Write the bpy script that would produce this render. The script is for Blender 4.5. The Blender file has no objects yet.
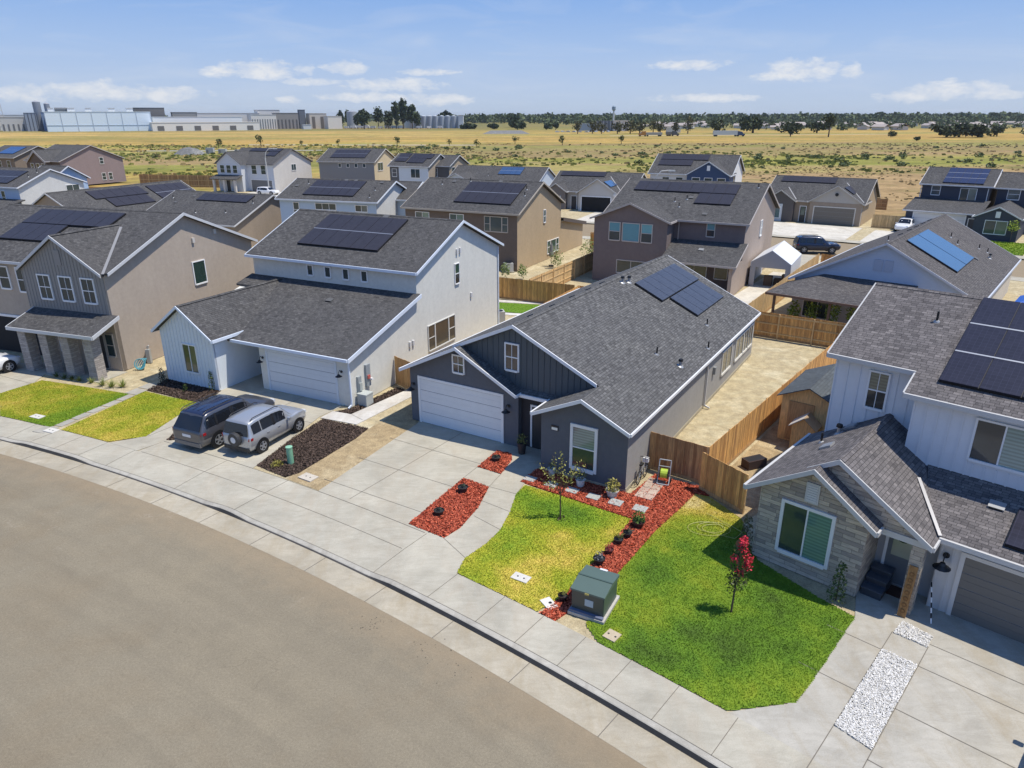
import bpy, math, random
import numpy as np
from mathutils import Vector, Matrix
R_ = math.radians
random.seed(7)
RNG = np.random.default_rng(11)
sc = bpy.context.scene
COL = sc.collection

# ------------------------------------------------------------------ materials
MATS = {}
def newmat(name):
    m = bpy.data.materials.new(name); m.use_nodes = True
    nt = m.node_tree
    b = nt.nodes['Principled BSDF']
    return m, nt, b
def N(nt, t, **kw):
    n = nt.nodes.new(t)
    for k, v in kw.items():
        if k in n.inputs: n.inputs[k].default_value = v
        else: setattr(n, k, v)
    return n
def ramp(nt, fac, stops):
    r = nt.nodes.new('ShaderNodeValToRGB'); e = r.color_ramp.elements
    while len(e) > 1: e.remove(e[-1])
    e[0].position = stops[0][0]; e[0].color = (*stops[0][1], 1)
    for p, c in stops[1:]:
        x = e.new(p); x.color = (*c, 1)
    nt.links.new(fac, r.inputs['Fac']); return r.outputs['Color']
def mixc(nt, f, a, b, mode='MIX'):
    m = nt.nodes.new('ShaderNodeMix'); m.data_type = 'RGBA'; m.blend_type = mode
    for s, v in ((0, f), (6, a), (7, b)):
        if isinstance(v, bpy.types.NodeSocket): nt.links.new(v, m.inputs[s])
        elif isinstance(v, (int, float)): m.inputs[s].default_value = v
        else: m.inputs[s].default_value = (*v, 1)
    return m.outputs[2]
def math_(nt, op, a, b=0.0, clamp=False):
    m = nt.nodes.new('ShaderNodeMath'); m.operation = op; m.use_clamp = clamp
    for i, v in enumerate((a, b)):
        if isinstance(v, bpy.types.NodeSocket): nt.links.new(v, m.inputs[i])
        else: m.inputs[i].default_value = v
    return m.outputs[0]
def noise(nt, vec, scale, detail=4, rough=.6, dist=0.0):
    n = N(nt, 'ShaderNodeTexNoise', Scale=scale, Detail=detail, Roughness=rough, Distortion=dist)
    if vec is not None: nt.links.new(vec, n.inputs['Vector'])
    return n.outputs['Fac']
def coord(nt, kind='Object'):
    return nt.nodes.new('ShaderNodeTexCoord').outputs[kind]
def scalevec(nt, vec, s):
    m = nt.nodes.new('ShaderNodeMapping'); m.inputs['Scale'].default_value = s
    nt.links.new(vec, m.inputs['Vector']); return m.outputs['Vector']
def bump(nt, b, h, strength, dist=.02):
    n = N(nt, 'ShaderNodeBump', Strength=strength, Distance=dist)
    nt.links.new(h, n.inputs['Height']); nt.links.new(n.outputs['Normal'], b.inputs['Normal'])
def cached(f):
    def g(*a, **k):
        key = (f.__name__, a, tuple(sorted(k.items())))
        if key not in MATS: MATS[key] = f(*a, **k)
        return MATS[key]
    return g
def dk(c, k): return tuple(min(1, x*k) for x in c)

@cached
def plain(c, rough=.5, metal=0.0, spec=.5, var=.06):
    m, nt, b = newmat('painted_surface')
    n = noise(nt, coord(nt), 3.0)
    col = mixc(nt, n, dk(c, 1-var), dk(c, 1+var))
    nt.links.new(col, b.inputs['Base Color'])
    b.inputs['Roughness'].default_value = rough; b.inputs['Metallic'].default_value = metal
    b.inputs['Specular IOR Level'].default_value = spec
    return m
@cached
def stucco(c, bmp=.35):
    m, nt, b = newmat('stucco')
    o = coord(nt)
    n1 = noise(nt, o, .55, 5); n2 = noise(nt, scalevec(nt, o, (1.6, 1.6, .25)), 1.1, 3); n3 = noise(nt, o, 60, 2)
    col = mixc(nt, n1, dk(c, .9), dk(c, 1.08))
    col = mixc(nt, math_(nt, 'MULTIPLY', n2, .5), col, dk(c, .74))
    n4 = noise(nt, o, 3.5, 6, .75); col = mixc(nt, 1.0, col, ramp(nt, n4, [(.3, (.92, .92, .92)), (.7, (1.07, 1.07, 1.07))]), 'MULTIPLY')
    nt.links.new(col, b.inputs['Base Color']); b.inputs['Roughness'].default_value = .92
    b.inputs['Specular IOR Level'].default_value = .2
    bump(nt, b, n3, bmp, .01)
    return m
@cached
def shingle(c1=(.108, .106, .105), c2=(.060, .059, .059), c3=(.034, .034, .034)):
    m, nt, b = newmat('asphalt_shingles')
    uv = coord(nt, 'UV')
    br = N(nt, 'ShaderNodeTexBrick', Scale=1.0)
    br.inputs['Brick Width'].default_value = .26; br.inputs['Row Height'].default_value = .13
    br.inputs['Mortar Size'].default_value = .010; br.inputs['Mortar Smooth'].default_value = .6; br.inputs['Bias'].default_value = -.1
    br.offset_frequency = 2; br.offset = .42; br.squash = .72; br.squash_frequency = 3
    br.inputs['Color1'].default_value = (*c1, 1); br.inputs['Color2'].default_value = (*c2, 1); br.inputs['Mortar'].default_value = (*c3, 1)
    nt.links.new(uv, br.inputs['Vector'])
    n1 = noise(nt, uv, .35, 4); n2 = noise(nt, uv, 45, 2)
    b2 = N(nt, 'ShaderNodeTexBrick', Scale=1.0); b2.inputs['Brick Width'].default_value = .16; b2.inputs['Row Height'].default_value = .13; b2.inputs['Mortar Size'].default_value = 0.0; b2.offset = .3; b2.squash = 1.6; b2.squash_frequency = 2
    b2.inputs['Color1'].default_value = (.72, .72, .73, 1); b2.inputs['Color2'].default_value = (1.28, 1.27, 1.25, 1); nt.links.new(uv, b2.inputs['Vector'])
    col0 = mixc(nt, .6, br.outputs['Color'], b2.outputs['Color'], 'MULTIPLY')
    col = mixc(nt, 1.0, col0, ramp(nt, n1, [(.25, (.86, .86, .88)), (.75, (1.13, 1.12, 1.1))]), 'MULTIPLY')
    col = mixc(nt, 1.0, col, ramp(nt, n2, [(.3, (.7, .7, .7)), (.7, (1.3, 1.3, 1.3))]), 'MULTIPLY')
    nt.links.new(col, b.inputs['Base Color']); b.inputs['Roughness'].default_value = .95
    b.inputs['Specular IOR Level'].default_value = .2
    h = math_(nt, 'ADD', math_(nt, 'MULTIPLY', br.outputs['Fac'], -1.0), math_(nt, 'MULTIPLY', n2, .4))
    bump(nt, b, h, .6, .012)
    return m
@cached
def stone(c1, c2, mortar, w=.5, h=.16):
    m, nt, b = newmat('stone_veneer')
    uv = coord(nt, 'UV')
    br = N(nt, 'ShaderNodeTexBrick', Scale=1.0)
    br.inputs['Brick Width'].default_value = w; br.inputs['Row Height'].default_value = h
    br.inputs['Mortar Size'].default_value = .006; br.offset = .37; br.squash = 1.7; br.squash_frequency = 3
    br.inputs['Color1'].default_value = (*c1, 1); br.inputs['Color2'].default_value = (*c2, 1); br.inputs['Mortar'].default_value = (*mortar, 1)
    nt.links.new(uv, br.inputs['Vector'])
    n1 = noise(nt, scalevec(nt, uv, (1, 5, 1)), 4, 5); n2 = noise(nt, uv, .8, 2)
    col = mixc(nt, 1.0, br.outputs['Color'], ramp(nt, n1, [(.25, (.7, .7, .72)), (.75, (1.3, 1.27, 1.2))]), 'MULTIPLY')
    col = mixc(nt, math_(nt, 'MULTIPLY', n2, .3), col, (.30, .25, .19))
    nt.links.new(col, b.inputs['Base Color']); b.inputs['Roughness'].default_value = .9
    hh = math_(nt, 'ADD', math_(nt, 'MULTIPLY', br.outputs['Fac'], -.6), n1)
    bump(nt, b, hh, .8, .03)
    return m
@cached
def ground_mat(name, c1, c2, c3, s=1.0, bm=.5, fine=40.0, chunk=0.0):
    m, nt, b = newmat(name)
    o = coord(nt)
    n1 = noise(nt, o, .35*s, 6, .65, .4); n2 = noise(nt, o, fine, 3, .7); n3 = noise(nt, o, 2.2*s, 5)
    col = ramp(nt, n1, [(.3, c1), (.5, c2), (.7, c3)])
    col = mixc(nt, 1.0, col, ramp(nt, n3, [(.25, (.75, .75, .75)), (.75, (1.25, 1.25, 1.22))]), 'MULTIPLY')
    col = mixc(nt, 1.0, col, ramp(nt, n2, [(.3, (.72, .72, .72)), (.7, (1.28, 1.28, 1.28))]), 'MULTIPLY')
    if chunk:
        v = N(nt, 'ShaderNodeTexVoronoi', Scale=chunk); nt.links.new(o, v.inputs['Vector'])
        col = mixc(nt, 1.0, col, ramp(nt, v.outputs['Color'], [(.1, (.45, .45, .45)), (.9, (1.5, 1.5, 1.5))]), 'MULTIPLY')
        bump(nt, b, v.outputs['Distance'], bm, .03)
    else: bump(nt, b, math_(nt, 'ADD', n2, n3), bm, .03)
    nt.links.new(col, b.inputs['Base Color']); b.inputs['Roughness'].default_value = .97
    b.inputs['Specular IOR Level'].default_value = .15
    return m
@cached
def concrete(c, stain=(.36, .30, .22), amt=.5):
    m, nt, b = newmat('concrete')
    o = coord(nt)
    n1 = noise(nt, o, .45, 6, .65, .6); n2 = noise(nt, scalevec(nt, o, (1, .35, 1)), 1.3, 6, .7, .8); n3 = noise(nt, o, 30, 3, .7)
    v = N(nt, 'ShaderNodeTexVoronoi', Scale=.33); nt.links.new(o, v.inputs['Vector'])
    col = mixc(nt, ramp(nt, n1, [(.3, (0, 0, 0)), (.7, (1, 1, 1))]), dk(c, .80), dk(c, 1.12))
    n5 = noise(nt, scalevec(nt, o, (.5, 1.6, 1)), 2.2, 6, .7, 1.2)
    col = mixc(nt, 1.0, col, ramp(nt, n5, [(.3, (.88, .87, .85)), (.7, (1.09, 1.09, 1.09))]), 'MULTIPLY')
    f = math_(nt, 'MULTIPLY', math_(nt, 'SUBTRACT', n2, .45, True), amt*3.2, True)
    col = mixc(nt, f, col, stain)
    col = mixc(nt, 1.0, col, ramp(nt, n3, [(.3, (.9, .9, .9)), (.7, (1.08, 1.08, 1.08))]), 'MULTIPLY')
    nt.links.new(col, b.inputs['Base Color']); b.inputs['Roughness'].default_value = .85
    b.inputs['Specular IOR Level'].default_value = .25
    bump(nt, b, n3, .12, .01)
    return m
@cached
def asphalt(cx=-67.22, cy=-69.63):
    m, nt, b = newmat('asphalt')
    o = coord(nt); sp = nt.nodes.new('ShaderNodeSeparateXYZ'); nt.links.new(o, sp.inputs[0])
    dx, dy = math_(nt, 'SUBTRACT', sp.outputs['X'], cx), math_(nt, 'SUBTRACT', sp.outputs['Y'], cy)
    r = math_(nt, 'SQRT', math_(nt, 'ADD', math_(nt, 'MULTIPLY', dx, dx), math_(nt, 'MULTIPLY', dy, dy))); an = math_(nt, 'ARCTAN2', dy, dx)
    cv = nt.nodes.new('ShaderNodeCombineXYZ'); nt.links.new(math_(nt, 'MULTIPLY', r, 1.0), cv.inputs[0]); nt.links.new(math_(nt, 'MULTIPLY', an, 9.0), cv.inputs[1])
    n1 = noise(nt, o, .16, 7, .65, .3); n2 = noise(nt, o, 70, 2, .8); n3 = noise(nt, o, 1.3, 7, .72, .3); n5 = noise(nt, o, 14, 4, .8)
    st = noise(nt, cv.outputs[0], 1.1, 5, .65, .2); n4 = noise(nt, o, .35, 4, .6, 1.5); fine = noise(nt, o, 6, 5, .75)
    col = ramp(nt, n1, [(.30, (.208, .170, .118)), (.5, (.220, .190, .140)), (.70, (.238, .204, .147))])
    for f, lo, hi in ((n3, .94, 1.06), (n2, .70, 1.30), (n5, .84, 1.16), (st, .92, 1.08)):
        col = mixc(nt, 1.0, col, ramp(nt, f, [(.28, (lo,)*3), (.72, (hi, hi, hi*.99))]), 'MULTIPLY')
    # tan dust towards the gutter
    d = math_(nt, 'ADD', math_(nt, 'DIVIDE', math_(nt, 'SUBTRACT', r, 106.6), 1.9), math_(nt, 'MULTIPLY', math_(nt, 'SUBTRACT', n3, .5), 1.3))
    col = mixc(nt, ramp(nt, d, [(.1, (0, 0, 0)), (1.0, (.5, .5, .5))]), col, (.30, .225, .14))
    # pale scuffs
    f = math_(nt, 'MULTIPLY', ramp(nt, n4, [(.62, (0, 0, 0)), (.72, (.7, .7, .7))]), ramp(nt, fine, [(.5, (0, 0, 0)), (.62, (.8, .8, .8))]))
    col = mixc(nt, f, col, (.36, .32, .25))
    # hairline cracks, only here and there
    v = N(nt, 'ShaderNodeTexVoronoi', Scale=.23); v.feature = 'DISTANCE_TO_EDGE'
    wv = nt.nodes.new('ShaderNodeMix'); wv.data_type = 'VECTOR'; wv.inputs[0].default_value = .12
    nn = N(nt, 'ShaderNodeTexNoise', Scale=1.5, Detail=5); nt.links.new(o, nn.inputs['Vector']); nt.links.new(o, wv.inputs[4]); 
    va = nt.nodes.new('ShaderNodeVectorMath'); va.operation = 'ADD'; nt.links.new(o, va.inputs[0]); nt.links.new(nn.outputs['Color'], va.inputs[1]); nt.links.new(va.outputs[0], v.inputs['Vector'])
    f = math_(nt, 'MULTIPLY', ramp(nt, v.outputs['Distance'], [(0, (1, 1, 1)), (.005, (0, 0, 0))]), ramp(nt, n1, [(.50, (0, 0, 0)), (.62, (.32, .32, .32))]))
    col = mixc(nt, f, col, (.07, .06, .05))
    nt.links.new(col, b.inputs['Base Color']); b.inputs['Roughness'].default_value = .95
    b.inputs['Specular IOR Level'].default_value = .15
    bump(nt, b, math_(nt, 'ADD', n2, n5), .35, .01)
    return m
@cached
def leafmat(c1, c2, rough=.6):
    m, nt, b = newmat('leaves')
    g = nt.nodes.new('ShaderNodeNewGeometry')
    col = ramp(nt, g.outputs['Random Per Island'], [(0, c1), (1, c2)])
    nt.links.new(col, b.inputs['Base Color']); b.inputs['Roughness'].default_value = rough
    b.inputs['Specular IOR Level'].default_value = .25
    return m
@cached
def woodfence(c1=(.40, .205, .072), c2=(.76, .43, .145), grey=(.36, .21, .10)):
    m, nt, b = newmat('cedar_boards')
    g = nt.nodes.new('ShaderNodeNewGeometry'); o = coord(nt)
    col = ramp(nt, g.outputs['Random Per Island'], [(0, c1), (1, c2)])
    n = noise(nt, scalevec(nt, o, (9, 9, .8)), 2.5, 5); n2 = noise(nt, o, .6, 3)
    col = mixc(nt, 1.0, col, ramp(nt, n, [(.3, (.62, .62, .62)), (.7, (1.3, 1.28, 1.22))]), 'MULTIPLY')
    col = mixc(nt, ramp(nt, n2, [(.5, (0, 0, 0)), (.8, (.5, .5, .5))]), col, grey)
    nt.links.new(col, b.inputs['Base Color']); b.inputs['Roughness'].default_value = .85
    bump(nt, b, n, .3, .01)
    return m
@cached
def glass(c=(.03, .05, .055), r=.06):
    m, nt, b = newmat('window_glass')
    n = noise(nt, coord(nt), .9, 2)
    nt.links.new(mixc(nt, n, dk(c, .7), dk(c, 1.3)), b.inputs['Base Color'])
    b.inputs['Roughness'].default_value = r; b.inputs['IOR'].default_value = 1.5
    b.inputs['Specular IOR Level'].default_value = .7
    return m
@cached
def blindglass(c=(.16, .27, .25)):
    m, nt, b = newmat('blinds_behind_glass')
    o = coord(nt)
    w = N(nt, 'ShaderNodeTexWave', Scale=2.6); w.bands_direction = 'Z'
    nt.links.new(o, w.inputs['Vector'])
    nt.links.new(mixc(nt, w.outputs['Fac'], dk(c, .7), dk(c, 1.1)), b.inputs['Base Color'])
    b.inputs['Roughness'].default_value = .12; b.inputs['Coat Weight'].default_value = 1.0; b.inputs['Coat Roughness'].default_value = .04
    return m
@cached
def panelmat(c=(.030, .028, .034), r=.4):
    m, nt, b = newmat('solar_cells')
    uv = coord(nt, 'UV')
    br = N(nt, 'ShaderNodeTexBrick', Scale=1.0); br.offset = 0
    br.inputs['Brick Width'].default_value = .17; br.inputs['Row Height'].default_value = .17; br.inputs['Mortar Size'].default_value = .004
    br.inputs['Color1'].default_value = (*c, 1); br.inputs['Color2'].default_value = (*dk(c, 1.25), 1); br.inputs['Mortar'].default_value = (*dk(c, 2.2), 1)
    nt.links.new(uv, br.inputs['Vector']); nt.links.new(br.outputs['Color'], b.inputs['Base Color'])
    b.inputs['Roughness'].default_value = r; b.inputs['Specular IOR Level'].default_value = .5 if r < .25 else .22
    b.inputs['Coat Weight'].default_value = max(0, .9-r*2.6); b.inputs['Coat Roughness'].default_value = .12
    return m
@cached
def carpaint(c, metal=.4, rough=.3):
    m, nt, b = newmat('car_paint')
    n = noise(nt, coord(nt), 220, 1)
    nt.links.new(mixc(nt, n, dk(c, .9), dk(c, 1.1)), b.inputs['Base Color'])
    b.inputs['Metallic'].default_value = metal; b.inputs['Roughness'].default_value = rough
    b.inputs['Coat Weight'].default_value = .8; b.inputs['Coat Roughness'].default_value = .06
    return m

# ------------------------------------------------------------------ mesh builder
class MB:
    def __init__(s): s.v = []; s.f = []; s.m = []; s.uv = []; s.mats = []; s.smooth = []
    def mi(s, mat):
        if mat not in s.mats: s.mats.append(mat)
        return s.mats.index(mat)
    def poly(s, pts, mat, smooth=False):
        pts = [Vector(p) for p in pts]
        n = Vector((0, 0, 0))
        for i in range(len(pts)):
            a, b = pts[i], pts[(i+1) % len(pts)]
            n += Vector(((a.y-b.y)*(a.z+b.z), (a.z-b.z)*(a.x+b.x), (a.x-b.x)*(a.y+b.y)))
        if n.length > 0: n.normalize()
        if abs(n.z) > .98: t = Vector((1, 0, 0)); u = Vector((0, 1, 0))
        else:
            t = Vector((0, 0, 1)).cross(n).normalized(); u = n.cross(t)
        k = len(s.v); s.v += pts; s.f.append(list(range(k, k+len(pts)))); s.m.append(s.mi(mat)); s.smooth.append(smooth)
        s.uv += [(p.dot(t), p.dot(u)) for p in pts]
    def prism(s, pts, vec, mat, mat_side=None, cap=True):
        pts = [Vector(p) for p in pts]; vec = Vector(vec)
        n = Vector((0, 0, 0))
        for i in range(len(pts)):
            a, b = pts[i], pts[(i+1) % len(pts)]
            n += Vector(((a.y-b.y)*(a.z+b.z), (a.z-b.z)*(a.x+b.x), (a.x-b.x)*(a.y+b.y)))
        if n.dot(vec) > 0: pts = pts[::-1]
        q = [p+vec for p in pts]
        s.poly(pts, mat)
        if cap: s.poly(q[::-1], mat)
        for i in range(len(pts)):
            j = (i+1) % len(pts)
            s.poly([pts[j], pts[i], q[i], q[j]], mat_side or mat)
    def box(s, a, b, mat):
        x0, y0, z0 = a; x1, y1, z1 = b
        s.prism([(x0, y0, z0), (x1, y0, z0), (x1, y1, z0), (x0, y1, z0)], (0, 0, z1-z0), mat)
    def bar(s, p, q, w, h, mat, up=(0, 0, 1)):
        p, q = Vector(p), Vector(q); d = (q-p).normalized(); up = Vector(up)
        if abs(d.dot(up)) > .95: up = Vector((1, 0, 0))
        x = d.cross(up).normalized(); z = x.cross(d)
        s.prism([p+x*w/2+z*h/2, p-x*w/2+z*h/2, p-x*w/2-z*h/2, p+x*w/2-z*h/2], q-p, mat)
    def tube(s, p, q, r0, r1, mat, n=8, cap=True, smooth=True):
        p, q = Vector(p), Vector(q); d = (q-p).normalized()
        x = d.orthogonal().normalized(); y = d.cross(x)
        A = [p+(x*math.cos(t)+y*math.sin(t))*r0 for t in [2*math.pi*i/n for i in range(n)]]
        B = [q+(x*math.cos(t)+y*math.sin(t))*r1 for t in [2*math.pi*i/n for i in range(n)]]
        for i in range(n):
            j = (i+1) % n; s.poly([A[i], A[j], B[j], B[i]], mat, smooth)
        if cap: s.poly(A[::-1], mat); s.poly(B, mat)
    def path(s, pts, r, mat, n=6):
        for i in range(len(pts)-1): s.tube(pts[i], pts[i+1], r, r, mat, n)
    def lathe(s, prof, c, mat, n=14, axis='z', smooth=True):
        c = Vector(c)
        def P(r, z, t):
            a, b = r*math.cos(t), r*math.sin(t)
            return c+Vector({'z': (a, b, z), 'x': (z, a, b), 'y': (b, z, a)}[axis])
        for k in range(len(prof)-1):
            (r0, z0), (r1, z1) = prof[k], prof[k+1]
            for i in range(n):
                t0, t1 = 2*math.pi*i/n, 2*math.pi*(i+1)/n
                pts = [P(r0, z0, t0), P(r0, z0, t1), P(r1, z1, t1), P(r1, z1, t0)]
                if r0 < 1e-5: pts = pts[1:] if False else [pts[0], pts[2], pts[3]]
                elif r1 < 1e-5: pts = [pts[0], pts[1], pts[2]]
                s.poly(pts, mat, smooth)
    def sphere(s, c, r, mat, n=10, m=6, sq=(1, 1, 1)):
        c = Vector(c)
        def P(i, j):
            a = math.pi*j/m; t = 2*math.pi*i/n
            return c+Vector((r*sq[0]*math.sin(a)*math.cos(t), r*sq[1]*math.sin(a)*math.sin(t), r*sq[2]*math.cos(a)))
        for j in range(m):
            for i in range(n):
                p = [P(i, j), P(i, j+1), P(i+1, j+1), P(i+1, j)]
                if j == 0: p = [p[0], p[1], p[2]]
                elif j == m-1: p = [p[0], p[1], p[3]]
                s.poly(p, mat, True)
    def leaf(s, c, size, mat, asp=.6, tilt=1.0):
        d = Vector(RNG.normal(size=3)); d.z *= tilt; d.normalize(); e = d.orthogonal().normalized()
        q = Matrix.Rotation(random.random()*6.28, 3, d) @ e; w = d.cross(q)
        c = Vector(c); q = q*size/2; w = w*size*asp/2
        s.poly([c-q, c+w*.9-q*.1, c+q, c-w*.9+q*.1], mat)
    def obj(s, name, parent=None, weld=False):
        me = bpy.data.meshes.new(name)
        me.from_pydata(s.v, [], s.f)
        for m in s.mats: me.materials.append(m)
        me.polygons.foreach_set('material_index', s.m)
        me.polygons.foreach_set('use_smooth', s.smooth)
        uvl = me.uv_layers.new(name='UVMap')
        uvl.data.foreach_set('uv', [c for u in s.uv for c in u])
        me.update()
        if weld:
            import bmesh
            bm = bmesh.new(); bm.from_mesh(me); bmesh.ops.remove_doubles(bm, verts=bm.verts, dist=1e-4); bm.to_mesh(me); bm.free()
        o = bpy.data.objects.new(name, me); COL.objects.link(o)
        if parent: o.parent = parent
        return o
def rawmesh(name, v, f, mats, mi=None, parent=None):
    me = bpy.data.meshes.new(name); me.from_pydata(v, [], f)
    for m in mats: me.materials.append(m)
    if mi is not None: me.polygons.foreach_set('material_index', mi)
    me.update()
    o = bpy.data.objects.new(name, me); COL.objects.link(o)
    if parent: o.parent = parent
    return o
def tag(o, label=None, cat=None, group=None, kind=None):
    if label: o['label'] = label
    if cat: o['category'] = cat
    if group: o['group'] = group
    if kind: o['kind'] = kind
    return o
def thing(name, label, cat, loc=(0, 0, 0), rz=0.0, group=None):
    o = bpy.data.objects.new(name, None); COL.objects.link(o)
    o.empty_display_size = .3
    o.location = loc if len(loc) == 3 else (*loc, 0); o.rotation_euler = (0, 0, rz)
    return tag(o, label, cat, group)
def copy_tree(o, loc=None, rz=None, label=None, parent=None, scale=None, group=None):
    c = o.copy(); COL.objects.link(c)
    if parent: c.parent = parent
    if loc is not None: c.location = loc if len(loc) == 3 else (*loc, 0)
    if rz is not None: c.rotation_euler = (0, 0, rz)
    if scale is not None: c.scale = (scale,)*3 if not hasattr(scale, '__len__') else scale
    if label: c['label'] = label
    if group: c['group'] = group
    for ch in [x for x in o.children]: copy_tree(ch, parent=c)
    return c

# street geometry: all lots are laid out radially round this centre
CX, CY = -67.22, -69.63
def PO(r, a, z=0.0): return Vector((CX+r*math.cos(R_(a)), CY+r*math.sin(R_(a)), z))
CLOUDS = [(-0.5732, 0.0251, 0.0264, 0.0122), (-0.4953, 0.0272, 0.063, 0.0128), (-0.4275, 0.0247, 0.0501, 0.0099), (-0.31, 0.0542, 0.0539, 0.0124), (-0.284, 0.0199, 0.0171, 0.0059), (-0.2129, 0.0577, 0.0274, 0.0103), (-0.1577, 0.0382, 0.0774, 0.0095), (-0.094, 0.0203, 0.0525, 0.0085), (0.3646, 0.0521, 0.0501, 0.0143), (0.415, 0.0488, 0.0162, 0.0087), (0.5272, 0.0272, 0.0523, 0.0115), (0.2276, 0.0603, 0.0547, 0.0069), (-0.1056, 0.0538, 0.0452, 0.0047), (-0.3567, 0.0511, 0.0347, 0.0067), (-0.2575, 0.0411, 0.037, 0.0058), (-0.1841, 0.0238, 0.0708, 0.0072), (0.3368, 0.0459, 0.0344, 0.0067), (0.2434, 0.0216, 0.073, 0.0059), (0.4781, 0.0205, 0.0406, 0.0076), (0.5619, 0.0214, 0.0368, 0.0062)]
HAZE = .00005
# ------------------------------------------------------------------ shared materials
WHITE = plain((.78, .78, .77), .55)
TRIMW = plain((.74, .75, .76), .5)
DARKMETAL = plain((.02, .02, .022), .45)
BLACK = plain((.008, .008, .009), .6)
ALU = plain((.42, .43, .45), .4, .6)
GALV = plain((.35, .36, .37), .5, .5)
GLASS = glass()
GLASSG = glass((.035, .075, .07))
BLIND = blindglass()
SHING = shingle()
SHINGM = shingle((.138, .138, .137), (.072, .072, .072), (.038, .038, .039))
SHINGR = shingle((.182, .168, .164), (.088, .082, .082), (.05, .047, .048))
CONC = concrete((.415, .39, .32))
CONCR = concrete((.405, .385, .335), (.30, .25, .17), .7)
JOINT = plain((.16, .145, .12), .95)
PANEL = panelmat()
PANELB = panelmat((.045, .047, .058), .30)
RUBBER = plain((.012, .012, .012), .85)

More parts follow.
